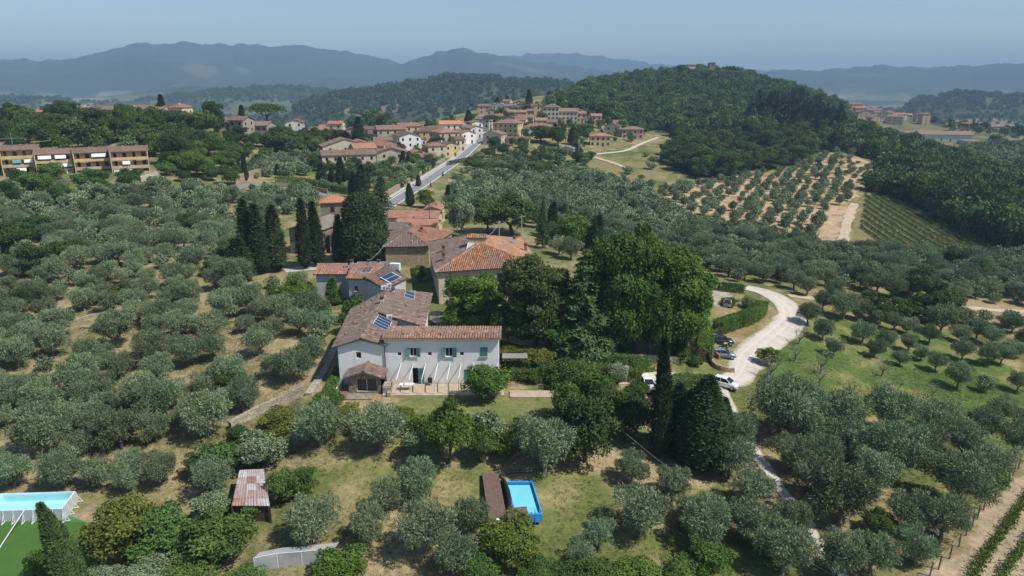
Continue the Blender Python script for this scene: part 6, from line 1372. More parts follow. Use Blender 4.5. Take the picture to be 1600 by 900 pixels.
region_stuff([(1450,185),(1500,180),(1620,190),(1620,245),(1560,245),(1540,212),(1480,206)], 15, [('wood', ', oaks'), ('olivefar', ', olives'), ('olivefar', ', more olives')], .75, 44, 'woodland', 'scattered trees across the valley')
region_stuff([(1500,232),(1640,225),(1640,270),(1520,262)], 7.5, [('olivefar', '')], 1.0, 48, 'olive_grove', 'olives on the slope beyond the pine wood')
region_stuff([(0,205),(0,188),(200,186),(330,190),(480,200),(600,205),(600,200),(480,196),(330,186),(0,182)], 12, [W2], 1.1, 45, 'woodland', 'trees behind the ridge')
region_stuff([(60,240),(60,222),(240,222),(262,236),(262,250)], 6.5, [('wood', ', oaks'), ('woodpale', ', paler trees')], .75, 49, 'woodland', 'trees directly behind the ochre apartments')
region_stuff([(480,262),(500,215),(620,200),(760,190),(745,225),(690,258),(600,275),(500,285)], 7.5, [('wood', ', oaks'), ('woodpale', ', paler trees'), ('olivefar', ', olives')], .5, 50, 'woodland', 'garden greenery between the houses along the main road')
region_stuff([(745,215),(770,172),(900,165),(960,186),(1020,200),(1000,222),(900,232),(780,232)], 9, [('wood', ', oaks'), ('woodpale', ', paler trees')], .5, 51, 'woodland', 'garden greenery of the upper town')
region_stuff([(300,262),(350,222),(500,215),(480,245),(400,262),(330,285)], 8, [('wood', ', oaks'), ('woodpale', ', paler trees')], .6, 52, 'woodland', 'bushy slope above the side road')
rg = np.random.default_rng(46)            # beyond the ridges
n = 26000; th = rg.uniform(R(-44), R(44), n); r = np.exp(rg.uniform(math.log(900), math.log(3600), n)); x = r * np.sin(th); y = r * np.cos(th); z = hgt(x, y)
wood = fbm(x / 260, y / 260, 12, 4); hi = (z > -22) & (r > 1250)
line = np.abs(np.mod((x * .8 + y * .3) / 130, 1) - .5) > .46
k = (((wood > .54) & (rg.uniform(0, 1, n) < .5)) | hi | (line & (rg.uniform(0, 1, n) < .6)) | (rg.uniform(0, 1, n) < .03)) & ((r > 1150) | (z < -8) | (th < R(-5)))
stuff('far_woods', 'hazy far woods and hedgerows below the mountains', 'woodfar', x[k], y[k], rg.uniform(.6, 1.25, k.sum()) * np.where(hi[k], 1.25, .9), z=z[k] - .6, seed=46)
# mid vineyard
vp = poly(VINEYARD); _a, _b = G(1351, 345), G(1412, 386); x, y = scatter(vp, 3.6, 47, .05, (math.atan2(_b.y - _a.y, _b.x - _a.x), 1.0))
make_round('vinefar', 2, 600, 'leaf_vine', 1.6, 1.5, 0.1, 4, 60, .5, .35, 'bark', 2, .04, rr=(.4, .55))
stuff('vines', 'green vine rows of the vineyard by the pine wood', 'vinefar', x, y, np.full(len(x), .72), seed=5)

# undergrowth below the big trees, tufts of grass
x, y = scatter(poly([(690,520),(780,530),(870,545),(1080,552),(1090,520),(1000,500),(860,490),(720,500)]), 2.2, 71, .4, None, False)
for i in range(len(x)):
    p = ground_at(x[i], y[i]); plant('bushy', p, rnd.uniform(1.2, 2.6), rnd.uniform(2, 3.4), 'shrub', 'dark shrub in the undergrowth beneath the big trees', 'shrub', 'undergrowth of the big trees', rnd.choice([LD, LB, LD])) if rnd.random() < .4 else None
for i in range(3):
    rg = np.random.default_rng(700 + i); P = rg.normal(0, .16, (16, 3)); P[:, 2] = 0; V, F = leaves(P, unit(rg.normal(size=(16, 3)) * [1, 1, .2]), .34, .07, rg, 1.6, .5)
    b_ = MB(); b_.tube([(0, 0, -.05), (0, 0, .05)], [.01, .01], 3); add_proto('tuft', V, F, rg.uniform(0, 1, 16), 'leaf_grass', b_.mesh('trunk', 'bark'), .3, .4)
TX = []
for k, (pg, n) in enumerate([([(-40,940),(1640,940),(1640,600),(1200,540),(1050,620),(860,660),(480,650),(380,480),(-40,480)], 100000)]):
    q = poly(pg); rg = np.random.default_rng(72 + k); x = rg.uniform(q[:, 0].min(), q[:, 0].max(), n * 2); y = rg.uniform(q[:, 1].min(), q[:, 1].max(), n * 2)
    m_ = inside(x, y, q) & (fbm(x / 4, y / 4, 33, 3) > .3 + rg.uniform(0, .3, len(x)))
    for kp in KEEP + [poly(PLOW), poly([(740,725),(860,735),(870,830),(745,830)]), poly([(-60,765),(140,765),(150,960),(-60,960)])]: m_ &= ~inside(x, y, kp)
    x, y = x[m_], y[m_]
    for rp_, w in ROADS[:4]:
        dd = np.min((rp_[None, :, 0] - x[:, None]) ** 2 + (rp_[None, :, 1] - y[:, None]) ** 2, 1); kk = dd > (w - .15) ** 2; x, y = x[kk], y[kk]
    stuff('grass', 'tufts of dry and green grass over the hillside', 'tuft', x[:n], y[:n], rg.uniform(.3, .7, len(x[:n])), seed=73)
# ------------------------------------------------------------ pools, lawn, shed
def sheet(name, pix, mat, label, lift=.06, nx=14, ny=14, cat=None, kind='structure'):
    c = [G(u, v) for u, v in pix]; V = []
    for j in range(ny + 1):
        for i in range(nx + 1):
            s, t = i / nx, j / ny; p = c[0].lerp(c[1], s).lerp(c[3].lerp(c[2], s), t); V.append((p.x, p.y))
    V = np.array(V); Z = hgt(V[:, 0], V[:, 1]) + lift; ii = np.arange(ny)[:, None] * (nx + 1) + np.arange(nx)[None]
    F = np.stack([ii, ii + 1, ii + nx + 2, ii + nx + 1], -1).reshape(-1, 4); me = npmesh(name, np.concatenate([V, Z[:, None]], 1), F, [mat])
    if me.polygons[0].normal.z < 0: me.flip_normals()
    return tag(link(name, me), label, cat, None, kind)
m, nt, N, L, B = newmat('pool_water'); MATS['pool_water'] = m; N.remove(B)
tr = N.new('ShaderNodeBsdfTransparent'); setc(tr.inputs[0], (.74, .93, .95)); gl = N.new('ShaderNodeBsdfGlossy'); gl.inputs['Roughness'].default_value = .04; fr = N.new('ShaderNodeFresnel'); fr.inputs[0].default_value = 1.33; mx = N.new('ShaderNodeMixShader')
L.new(fr.outputs[0], mx.inputs[0]); L.new(tr.outputs[0], mx.inputs[1]); L.new(gl.outputs[0], mx.inputs[2]); L.new(mx.outputs[0], N['Material Output'].inputs[0])
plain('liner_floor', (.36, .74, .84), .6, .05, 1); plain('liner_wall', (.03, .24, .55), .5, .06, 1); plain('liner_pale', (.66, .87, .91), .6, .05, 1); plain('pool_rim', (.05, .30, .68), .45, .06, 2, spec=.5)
plain('deck_wood', (.155, .10, .078), .85, .3, 4, .4, dirt=(.20, .15, .125)); plain('pool_side', (.50, .51, .53), .6, .08, 2)
plain('turf', (.055, .125, .022), .9, .12, .6, .3); plain('turf_strip', (.06, .17, .07), .9, .1, .6)
def pool(name, label, corners, zr, depth, wall_m, floor_m, side_m, rim_m, rim=.22, water=.16):
    o = thing(name, label, 'pool'); c = [Vector((p.x, p.y)) for p in corners]; mid = sum(c, Vector((0, 0))) / 4
    inn = [p + (mid - p).normalized() * rim * 1.35 for p in c]; zb = max(zr - depth, max(h1(p.x, p.y) for p in c + [mid]) + .1)
    def v3(p, z): return (p.x, p.y, z)
    for i in range(4):
        j = (i + 1) % 4
        MB().quadf([v3(c[i], zr), v3(c[j], zr), v3(inn[j], zr), v3(inn[i], zr)]).build('rim', rim_m, o, recalc=False)
        MB().quadf([v3(inn[i], zr), v3(inn[j], zr), v3(inn[j], zb + .05), v3(inn[i], zb + .05)]).build('liner', wall_m, o)
        MB().quadf([v3(c[i], zb - .4), v3(c[j], zb - .4), v3(c[j], zr), v3(c[i], zr)]).build('side_panel', side_m, o)
    MB().quadf([v3(p, zb + .06) for p in inn]).build('pool_floor', floor_m, o); wq = [v3(p, zr - water) for p in inn]; nz = (Vector(wq[1]) - Vector(wq[0])).cross(Vector(wq[2]) - Vector(wq[0])).z; MB().quadf(wq if nz > 0 else wq[::-1]).build('water', 'pool_water', o)
    KEEP.append(np.array([(p.x, p.y) for p in c])); return o, c
ZP = -2.35
po, pc = pool('swimming_pool', 'small raised blue swimming pool on the lawn beside a brown deck', [at_z(u, v, ZP) for u, v in ((790,751.5),(832,751),(848,803),(806,806))], ZP, 1.05, 'liner_wall', 'liner_floor', 'pool_rim', 'pool_rim')
dk = thing('pool_deck', 'brown weathered plank deck beside the small blue pool', 'deck')
def deck(pixq, n, z, nm='plank'):
    a, b_, c, d_ = [at_z(u, v, z) for u, v in pixq]
    for k in range(n):
        t0, t1 = (k + .04) / n, (k + .96) / n; q = [a.lerp(b_, t0), a.lerp(b_, t1), d_.lerp(c, t1), d_.lerp(c, t0)]; dz = Vector((0, 0, rnd.uniform(-.008, .008))); q = [p + dz for p in q]; m_ = MB(); lo = [p - Vector((0, 0, .05)) for p in q]
        m_.quadf(q); 
        for i in range(4): m_.quadf([q[i], lo[i], lo[(i + 1) % 4], q[(i + 1) % 4]])
        m_.build(nm, 'deck_wood', dk)
    m_ = MB(); q = [p - Vector((0, 0, .07)) for p in (a, b_, c, d_)]; lo = [p - Vector((0, 0, .7)) for p in q]
    for i in range(4): m_.quadf([q[i], lo[i], lo[(i + 1) % 4], q[(i + 1) % 4]])
    m_.build('skirting', 'dark_wood', dk)
deck([(753,738),(779,740),(791,803),(764,816)], 14, ZP + .03); deck([(792,794),(823,791),(827,811),(794,814)], 12, ZP + .028); deck([(783,745),(789,745),(803,795),(797,796)], 3, ZP + .026)
cv = MB(); pts = [at_z(u, v, ZP + .12) for u, v in ((781,744),(788,752),(793,766),(796,780),(796,793),(792,798))]; cv.tube(pts, [.12, .2, .26, .26, .2, .1], 8); tag(cv.build('pool_cover', 'dark_opening'), 'rolled black pool cover lying between deck and pool', 'cover')
tag(MB().lathe(at_z(777, 813, ZP + .06), [(.28, 0), (.3, .04), (.26, .09)], 14).build('round_mat', 'white_paint'), 'round white disc lying on the deck corner', 'disc')
ld = thing('pool_ladder', 'white pool ladder hooked over the lower pool edge', 'ladder'); lp = at_z(836, 803, ZP)
for s in (0, .45): MB().tube([(lp.x + s, lp.y + .3, ZP - .6), (lp.x + s, lp.y + .25, ZP + .5), (lp.x + s, lp.y - .25, ZP + .5), (lp.x + s, lp.y - .35, ZP - .9)], [.03] * 4, 6).build('rail', 'pool_rim', ld)
for k in range(3): MB().beam((lp.x, lp.y - .34, ZP - .2 - .25 * k), (lp.x + .45, lp.y - .34, ZP - .2 - .25 * k), .06).build('rung', 'pool_rim', ld)
fn = thing('pool_fence', 'low dark rail fence behind the small blue pool', 'fence'); f0, f1 = at_z(783, 745, -2.9), at_z(842, 742, -2.9)
for k in range(5): p = f0.lerp(f1, k / 4); MB().box((p.x, p.y, p.z + .35), (.07, .07, 1.0)).build('post', 'dark_wood', fn)
for zz in (.4, .75): MB().beam(f0 + Vector((0, 0, zz)), f1 + Vector((0, 0, zz)), .05).build('rail', 'dark_wood', fn)
Z2 = -2.15
p2, c2 = pool('frame_pool', 'large pale frame pool standing at the end of the artificial lawn', [at_z(u, v, Z2) for u, v in ((2,771),(118,767.5),(97,795),(-75,801))], Z2, 1.25, 'liner_pale', 'liner_pale', 'pool_side', 'white_metal', .12, .22)
for i in (1, 2, 3):
    a, b_ = c2[i], c2[(i + 1) % 4]; d_ = (b_ - a); n = max(3, int(d_.length / .95)); out = Vector((d_.y, -d_.x)).normalized(); mid = sum(c2, Vector((0, 0))) / 4
    if out.dot(a - mid) < 0: out = -out
    for k in range(n + 1):
        p = a + d_ * (k / n); z0_ = h1(p.x, p.y); m_ = MB(); m_.beam((p.x, p.y, Z2 - .04), (p.x + out.x * .1, p.y + out.y * .1, z0_ + .05), .055); m_.beam((p.x - out.x * .02, p.y - out.y * .02, z0_ + .06), (p.x + out.x * .55, p.y + out.y * .55, z0_ + .06), .10, .06); m_.beam((p.x + out.x * .5, p.y + out.y * .5, z0_ + .06), (p.x + out.x * .05, p.y + out.y * .05, Z2 - .5), .045); m_.build('leg', 'white_metal', p2)
sheet('artificial_lawn', [(-140,822),(136,817),(170,960),(-200,960)], 'turf', 'bright green artificial lawn with a straight edge', .07); sheet('lawn_strip', [(-140,812),(112,808),(136,817),(-140,822)], 'turf_strip', 'blue green matting strip below the frame pool', .08, 14, 2)
pl_ = MB(); a = at_z(38, 797, Z2 + .1); b_ = G(-4, 862) + Vector((0, 0, .05)); pl_.beam(a, b_, .07); tag(pl_.build('telescopic_pole', 'white_metal'), 'long white cleaning pole leaning against the frame pool', 'pole')
# rusty shed
tonemat('rusty_iron', [(0, (.16, .055, .03)), (.35, (.30, .16, .11)), (.6, (.40, .37, .36)), (1, (.52, .53, .55))], .6, 1.2, patch=((.36, .25, .20), .7))
sd = thing('rusty_shed', 'open shed under rusty corrugated sheets in the thicket', 'shed'); gz = G(395, 780).z; zs = gz + 1.8
A, B_, C_, D_ = at_z(374, 735, zs + .5), at_z(412, 733, zs + .5), at_z(421, 790, zs), at_z(362, 790, zs)
def q2(s, t): return A.lerp(B_, s).lerp(D_.lerp(C_, s), t)
for r in range(5):
    for c in range(3):
        m_ = MB(); n = 9; s0, s1, t0, t1 = c / 3, (c + 1.03) / 3, r / 5, (r + 1.06) / 5; tn = rnd.choice([.3, .5, .65, .75, .85, .95]); lift = Vector((0, 0, .02 * (r % 2) + rnd.uniform(0, .03)))
        for k in range(n):
            a0, a1 = s0 + (s1 - s0) * k / n, s0 + (s1 - s0) * (k + 1) / n; h0, h1_ = (.045 if k % 2 else 0), (0 if k % 2 else .045)
            m_.quadf([q2(a0, t0) + Vector((0, 0, h0)) + lift, q2(a1, t0) + Vector((0, 0, h1_)) + lift, q2(a1, t1) + Vector((0, 0, h1_)) + lift, q2(a0, t1) + Vector((0, 0, h0)) + lift], min(1, max(0, tn + rnd.uniform(-.12, .12))))
        m_.build('roof_sheet', 'rusty_iron', sd)
for p in (A, B_, C_, D_): MB().box((p.x, p.y, (p.z + gz) / 2 - .3), (.14, .14, p.z - gz + .4)).build('post', 'dark_wood', sd)
m_ = MB(); m_.quadf([D_ + Vector((.1, .2, -.1)), C_ + Vector((-.1, .2, -.1)), C_ + Vector((-.1, .2, -2.6)), D_ + Vector((.1, .2, -2.6))]); m_.build('back_wall', 'dark_wood', sd)
# mesh covered frame
m, nt, N, L, B = newmat('shade_net'); MATS['shade_net'] = m; N.remove(B); tr = N.new('ShaderNodeBsdfTransparent'); df = N.new('ShaderNodeBsdfDiffuse'); setc(df.inputs[0], (.55, .58, .62)); mx = N.new('ShaderNodeMixShader'); mx.inputs[0].default_value = .55
L.new(tr.outputs[0], mx.inputs[1]); L.new(df.outputs[0], mx.inputs[2]); L.new(mx.outputs[0], N['Material Output'].inputs[0])
nh = thing('net_house', 'grey net covered frame behind shrubs at the lower edge', 'net house'); g = G(460, 896); tops = [at_z(u, v, g.z + 1.6) for u, v in ((396,872),(432,865),(470,862),(500,859),(523,856))]
for k, p in enumerate(tops):
    MB().tube([(p.x, p.y, g.z - .3), p], [.035, .035], 6).build('post', 'white_metal', nh)
    if k < 4:
        n_ = tops[k + 1]; bk = Vector((.15, 1.2, -.25))
        MB().quadf([(p.x, p.y, g.z - .1), (n_.x, n_.y, g.z - .1), n_, p]).build('net_panel', 'shade_net', nh); MB().quadf([p, n_, n_ + bk, p + bk]).build('net_panel', 'shade_net', nh); MB().beam(p, n_, .05).build('rail', 'white_metal', nh)
# ------------------------------------------------------------ cars
plain('tyre', (.02, .02, .02), .8, .1, 3); plain('rim_metal', (.45, .46, .47), .35, .1, 3, metal=.7); plain('headlamp', (.75, .77, .8), .15, .05, 3, spec=.8); plain('tail_red', (.35, .02, .02), .3, .05, 3); glassmat('car_glass', (.015, .018, .022), .05); plain('black_plastic', (.03, .03, .032), .6, .2, 3)
def paint_mat(nm, c):
    m, nt, N, L, B = newmat(nm); setc(B.inputs['Base Color'], c); B.inputs['Roughness'].default_value = .3; B.inputs['Coat Weight'].default_value = .7; B.inputs['Coat Roughness'].default_value = .06; B.inputs['Metallic'].default_value = .15; MATS[nm] = m
for nm, c in (('car_white', (.74, .75, .76)), ('car_silver', (.20, .23, .27)), ('car_black', (.018, .020, .026)), ('car_pale', (.36, .42, .47)), ('car_red', (.35, .03, .02))): paint_mat(nm, c)
def loft(b, secs, mat=0, close=True):
    i0 = len(b.v); n = len(secs[0])
    for s in secs: b.v += [tuple(p) for p in s]
    for k in range(len(secs) - 1):
        for j in range(n - 1): b.f.append((i0 + k * n + j, i0 + k * n + j + 1, i0 + (k + 1) * n + j + 1, i0 + (k + 1) * n + j)); b.t.append(.5); b.m.append(mat); b.uv.append([(0, 0)] * 4)
    if close:
        for k in (0, len(secs) - 1): b.f.append(tuple(i0 + k * n + j for j in range(n))); b.t.append(.5); b.m.append(mat); b.uv.append([(0, 0)] * n)
def car(p, rz, mat, label, kind='hatch', Lg=4.1, lift=.0):
    o = thing('car', label, 'car' if kind != 'van' else 'van', p + Vector((0, 0, lift)), rz, 'parked cars'); Wd = 1.76; w = Wd / 2; k = Lg / 4.1
    b = MB(); X = [-2.03, -1.9, -1.3, -.6, .3, 1.0, 1.6, 1.95, 2.05]; top = {'hatch': [.62, .92, .96, .93, .92, .90, .80, .66, .52], 'van': [.7, 1.0, 1.05, 1.05, 1.05, 1.0, .95, .8, .6]}[kind]; hw = [.70, .82, .87, .88, .88, .88, .85, .76, .62]
    loft(b, [[(x * k, -h_ * .92, .20), (x * k, -h_, .34), (x * k, -h_, t * .72), (x * k, -h_ * .94, t), (x * k, h_ * .94, t), (x * k, h_, t * .72), (x * k, h_, .34), (x * k, h_ * .92, .20)] for x, t, h_ in zip(X, top, hw)]); b.build('body', mat, o, smooth=True, recalc=True)
    if kind == 'hatch': CX = [(-1.92, .93, .02), (-1.55, .93, .47), (-.55, .92, .56), (.25, .91, .50), (1.02, .90, .02)]
    else: CX = [(-1.98, 1.0, .35), (-1.8, 1.0, .80), (-.3, 1.03, .86), (.9, 1.0, .74), (1.55, .95, .05)]
    g = MB(); loft(g, [[(x * k, -w * .90, z - .04), (x * k, -w * (.90 - .24 * min(1, dz / .56)), z + dz), (x * k, w * (.90 - .24 * min(1, dz / .56)), z + dz), (x * k, w * .90, z - .04)] for x, z, dz in CX]); g.build('window', 'car_glass', o, recalc=True)
    r = MB(); loft(r, [[(x * k, -w * .66, z + dz + .005), (x * k, -w * .5, z + dz + .04), (x * k, w * .5, z + dz + .04), (x * k, w * .66, z + dz + .005)] for x, z, dz in CX[1:-1]]); r.build('roof', mat, o, smooth=True)
    for s in (-1, 1):
        q = MB()
        for x, z, dz, x2, z2, dz2 in ((CX[0] + CX[1]), (CX[3] + CX[4]), (CX[2][0] - .05, CX[2][1], CX[2][2], CX[2][0] - .05, .9, .0)):
            q.beam((x * k, s * w * (.90 - .24 * min(1, dz / .56)) , z + dz), (x2 * k, s * w * (.905 - .24 * min(1, dz2 / .56)), z2 + dz2), .09, .07)
        q.build('pillar', mat, o); MB().box((.78 * k, s * (w + .06), 1.0), (.16, .16, .13)).build('mirror', mat, o)
        MB().box((1.93 * k, s * .56, .66), (.16, .30, .13)).build('headlight', 'headlamp', o); MB().box((-1.97 * k, s * .64, .78), (.10, .22, .2)).build('taillight', 'tail_red', o)
        for x in (-1.27, 1.28):
            t_ = MB(); t_.tube([(x * k, s * (w - .19), .31), (x * k, s * (w + .01), .31)], [.31, .31], 14); ow = t_.build('wheel', 'tyre', o)
            MB().tube([(x * k, s * (w - .05), .31), (x * k, s * (w + .022), .31)], [.2, .2], 10).build('rim', 'rim_metal', ow)
    MB().box((2.03 * k, 0, .42), (.05, 1.1, .14)).build('bumper_grille', 'black_plastic', o); return o
car(G(1128, 537), R(-5), 'car_black', 'dark blue black car parked between hedge and motorbike'); car(G(1130, 558), R(-7), 'car_silver', 'silver grey hatchback parked above the brick capped wall')
car(G(1133, 604), R(-36), 'car_white', 'white hatchback standing on the gravel road', lift=.06); car(G(1011, 606), R(-80), 'car_white', 'white car with dark windscreen parked on the drive behind the cypress', 'hatch', 4.0, .06)
car(G(1137, 476), R(70), 'car_pale', 'pale blue grey car parked on the gravel court by the gate'); car(G(583, 322), R(30), 'car_white', 'white car parked beside the dark conifer at the road end'); car(G(241, 281), R(20), 'car_white', 'white car parked beside the yellow apartment house')
def motorbike(p, rz, tank, label, sc=1.0):
    o = thing('motorbike', label, 'motorbike', p, rz, None, (sc, sc, sc))
    for x in (-.68, .68):
        t_ = MB(); t_.tube([(x, -.06, .31), (x, .06, .31)], [.31, .31], 14); ow = t_.build('wheel', 'tyre', o); MB().tube([(x, -.07, .31), (x, .07, .31)], [.16, .16], 10).build('rim', 'rim_metal', ow)
    MB().box((.0, 0, .5), (.6, .3, .4)).build('engine', 'black_plastic', o); MB().tube([(.4, 0, .86), (.2, 0, .92), (-.1, 0, .85)], [.1, .17, .1], 8).build('tank', tank, o); MB().box((-.45, 0, .84), (.65, .24, .1), ry=R(8)).build('seat', 'black_plastic', o)
    MB().beam((.68, 0, .31), (.42, 0, 1.02), .1).build('fork', 'grey_metal', o); MB().beam((.42, -.36, 1.08), (.42, .36, 1.08), .04).build('handlebar', 'black_plastic', o); MB().lathe((.56, 0, .84), [(.03, 0), (.1, .03), (.1, .14), (.03, .18)], 8).build('headlight', 'headlamp', o); MB().beam((-.3, .16, .3), (-.95, .2, .42), .09).build('exhaust', 'rim_metal', o); return o
plain('bike_yellow', (.62, .55, .03), .4, .1, 3); motorbike(G(1131, 545), R(20), 'bike_yellow', 'yellow and black motorbike parked between two cars', 1.1)
plain('leather_dark', (.03, .035, .05), .7, .2, 3)
def rider_mesh():
    me = bpy.data.meshes.new('person'); V = [(-.3,0,.95),(-.15,0,1.25),(-.02,0,1.5),(.02,0,1.62),(.06,0,1.78),(.0,.2,1.45),(.2,.28,1.2),(.4,.3,1.1),(.0,-.2,1.45),(.2,-.28,1.2),(.4,-.3,1.1),(.1,.2,.85),(-.1,.2,.42),(.08,.2,.38),(.1,-.2,.85),(-.1,-.2,.42),(.08,-.2,.38)]
    E = [(0,1),(1,2),(2,3),(3,4),(2,5),(5,6),(6,7),(2,8),(8,9),(9,10),(0,11),(11,12),(12,13),(0,14),(14,15),(15,16)]; me.from_pydata(V, E, []); me.materials.append(MATS['leather_dark']); return me
rm_ = rider_mesh(); rad = [.17,.17,.16,.07,.14,.08,.06,.05,.08,.06,.05,.1,.07,.05,.1,.07,.05]
for u, v, lb in ((692, 275, 'person in dark clothes riding a motorbike up the main road'), (673, 293, 'person in dark clothes riding a motorbike on the lower road')):
    p = G(u, v) + Vector((0, 0, .12)); motorbike(p, R(72), 'car_black', lb.replace('person in dark clothes riding a motorbike', 'black motorbike being ridden'), 1.1)
    me = rm_.copy(); o = link('person', me, None, p, R(72), (1.1, 1.1, 1.1)); md = o.modifiers.new('skin', 'SKIN'); ly = me.skin_vertices[0] if me.skin_vertices else None
    if ly is None:
        b_ = bmesh.new(); b_.from_mesh(me); b_.verts.layers.skin.verify(); b_.to_mesh(me); b_.free(); ly = me.skin_vertices[0]
    for k, r in enumerate(rad): ly.data[k].radius = (r, r); ly.data[k].use_root = k == 0
    o.modifiers.new('smooth', 'SUBSURF').levels = 1; tag(o, lb, 'person')
# ------------------------------------------------------------ walls, gate, poles, cables, fence
w_ = longwall([(1108,556),(1109,572),(1118,578),(1132,581),(1147,583)], .85, .32, 'wall_stone', 'low curved stone wall with brick cap beside the parking', 'parking_wall'); w2 = longwall([(1112,553),(1124,562)], .9, .3, 'brick', 'short brick topped wall in front of the silver hatchback', 'parking_wall')
gt = thing('entrance_gate', 'grey metal gate at the gravel court entrance', 'gate'); ga, gb = G(1098, 453), G(1122, 452)
for k in range(14): p = ga.lerp(gb, (k + .5) / 14); MB().box((p.x, p.y, p.z + .75), (.12, .04, 1.3)).build('slat', 'grey_metal', gt)
for zz in (.2, 1.3): MB().beam(ga + Vector((0, .04, zz)), gb + Vector((0, .04, zz)), .06).build('rail', 'grey_metal', gt)
for q, lb in ((ga, 'brick gate pillar under the plane tree side of the gate'), (gb, 'brick gate pillar at the hedge end of the gate')):
    m_ = MB(); m_.box((q.x, q.y, q.z + .8), (.5, .5, 2.0)); m_.box((q.x, q.y, q.z + 1.85), (.62, .62, .1)); tag(m_.build('gate_pillar', 'brick'), lb, 'pillar')
gd = thing('garden_gate', 'dark iron garden gate beside the bright box hedge', 'gate'); ga, gb = G(1072, 585), G(1082, 585)
for k in range(6): p = ga.lerp(gb, k / 5); MB().box((p.x, p.y, p.z + .7), (.05, .05, 1.5)).build('bar', 'black_plastic', gd)
def mast(u, vb, vt, mat, label, arm=None, r=.13):
    p = G(u, vb); s = sight(u, vt); t = p.y / s[1]; H = CAM_Z + s[2] * t - p.z; o = thing('utility_pole', label, 'pole', p)
    MB().tube([(0, 0, -.8), (0, 0, H)], [r, r * .7], 8).build('pole', mat, o)
    if arm: MB().beam((-arm, 0, H - .4), (arm, 0, H - .4), .1).build('crossarm', mat, o)
    for s_ in (-1, 1): MB().lathe((s_ * (arm or .15) * .8, 0, H - .36), [(.04, 0), (.06, .06), (.03, .14)], 6).build('insulator', 'white_paint', o)
    return p + Vector((0, 0, H - .3))
k1 = mast(815, 392, 336, 'pale_concrete', 'tall concrete pole beyond the villa chimneys', .6); k2 = mast(780, 384, 345, 'pale_concrete', 'shorter concrete pole behind the villa', .5); k3 = mast(690, 324, 297, 'grey_metal', 'slim metal mast beside the main road', None, .1); k4 = mast(706, 352, 320, 'bark', 'wooden pole below the main road', .5); k5 = mast(956, 690, 655, 'bark', 'wooden pole hidden among the bay trees', .4)
k6 = mast(700, 283, 252, 'grey_metal', 'street lamp post halfway up the main road', None, .09); k7 = mast(904, 252, 218, 'pale_concrete', 'concrete pole beside the yellow house', .4); k8 = mast(672, 366, 312, 'bark', 'wooden pole beside the red roofed house', .4)
plain('cable', (.45, .46, .47), .6, .1, 3)
def cable(a, b_, label, sag=.6, r=.025):
    n = 14; pts = [a.lerp(b_, k / n) - Vector((0, 0, sag * 4 * (k / n) * (1 - k / n))) for k in range(n + 1)]; tag(MB().tube(pts, [r] * (n + 1), 4).build('cable', 'cable'), label, 'cable')
cable(k1, k2, 'cable strung between the two concrete poles', .3, .03); cable(k2, Vector((-4.5, 134, 11.2)), 'cable from the shorter concrete pole to the villa dormer', .4, .035); cable(k4, k3, 'cable sagging from the wooden pole to the metal mast', .8, .03); cable(k4, k8, 'cable between the two wooden poles', .5)
cable(k5, at_depth(1075, 752, 78), 'cable descending over the conifer from the hidden pole', .3, .012); cable(at_depth(1075, 752, 78), at_depth(1420, 960, 56), 'cable crossing above the gravel path', .8, .009); cable(Vector((-28.6, 153, 5.2)), Vector((-27.5, 129, 7.2)), 'pair cable from the barn eave to the rear house', .3, .03)
am = thing('radio_mast', 'lattice radio antenna with long crossed boom above the trees', 'antenna', G(28, 268)); Ha = 12.0
MB().tube([(0, 0, -1), (0, 0, Ha + 2.2)], [.12, .08], 6).build('mast', 'grey_metal', am); MB().beam((-4.8, 0, Ha - .4), (4.8, 0, Ha + .1), .12).build('boom', 'grey_metal', am)
for k, x in enumerate((-4.5, -2, 1.5, 4.4)): MB().beam((x, -2.5, Ha - .1), (x, 2.5, Ha - .1), .05).build('element', 'grey_metal', am)
for s in (-1, 1): MB().beam((0, 0, Ha + 1.6), (s * 3.4, 0, Ha), .03).build('stay', 'grey_metal', am)
plain('rust_steel', (.16, .085, .055), .8, .3, 4)
fx = [(1165,880),(1205,850),(1255,800),(1297,745),(1330,693),(1360,648),(1385,610),(1412,575),(1440,545),(1467,507),(1492,475),(1527,445),(1550,415),(1573,385)]
FP = [G(1060 + x / 2.963, 603 + y / 2.963) for x, y in fx]; FP = [G(1428, 930)] + FP; vf = thing('vineyard_fence', 'wire fence on rusty posts along the ploughed vineyard', 'fence')
for p in FP: MB().box((p.x, p.y, p.z + .7), (.11, .11, 1.9), rz=rnd.uniform(-.3, .3), ry=R(rnd.uniform(-4, 4))).build('post', 'rust_steel', vf)
for zz in (.5, 1.0, 1.45):
    m_ = MB(); m_.tube([p + Vector((0, 0, zz)) for p in FP], [.012] * len(FP), 4); m_.build('wire', 'grey_metal', vf)
def vine_row(pix, label):
    P = smooth_path([G(u, v) for u, v in pix], .7); o = thing('vine_row', label, 'vines'); rg = np.random.default_rng(len(P)); P2 = np.array([(p.x, p.y) for p in P]); z = hgt(P2[:, 0], P2[:, 1]); n = len(P) * 90
    i = rg.integers(0, len(P), n); k = fbm(P2[i, 0], P2[i, 1], 3, 2); Pt = np.stack([P2[i, 0] + rg.normal(0, .28, n) * (k + .4), P2[i, 1] + rg.normal(0, .28, n) * (k + .4), z[i] + .15 + rg.uniform(0, 1, n) ** .8 * (.35 + 1.1 * k)], -1)
    V, F = leaves(Pt, unit(rg.normal(size=(n, 3)) + [0, 0, .8]), .24, .18, rg, .3); link('foliage', npmesh('foliage', V, F, ['leaf_vine'], rg.uniform(0, 1, n)), o)
    for j in range(0, len(P), 8): MB().box((P2[j, 0], P2[j, 1], z[j] + .7), (.07, .07, 1.7)).build('stake', 'rust_steel', o)
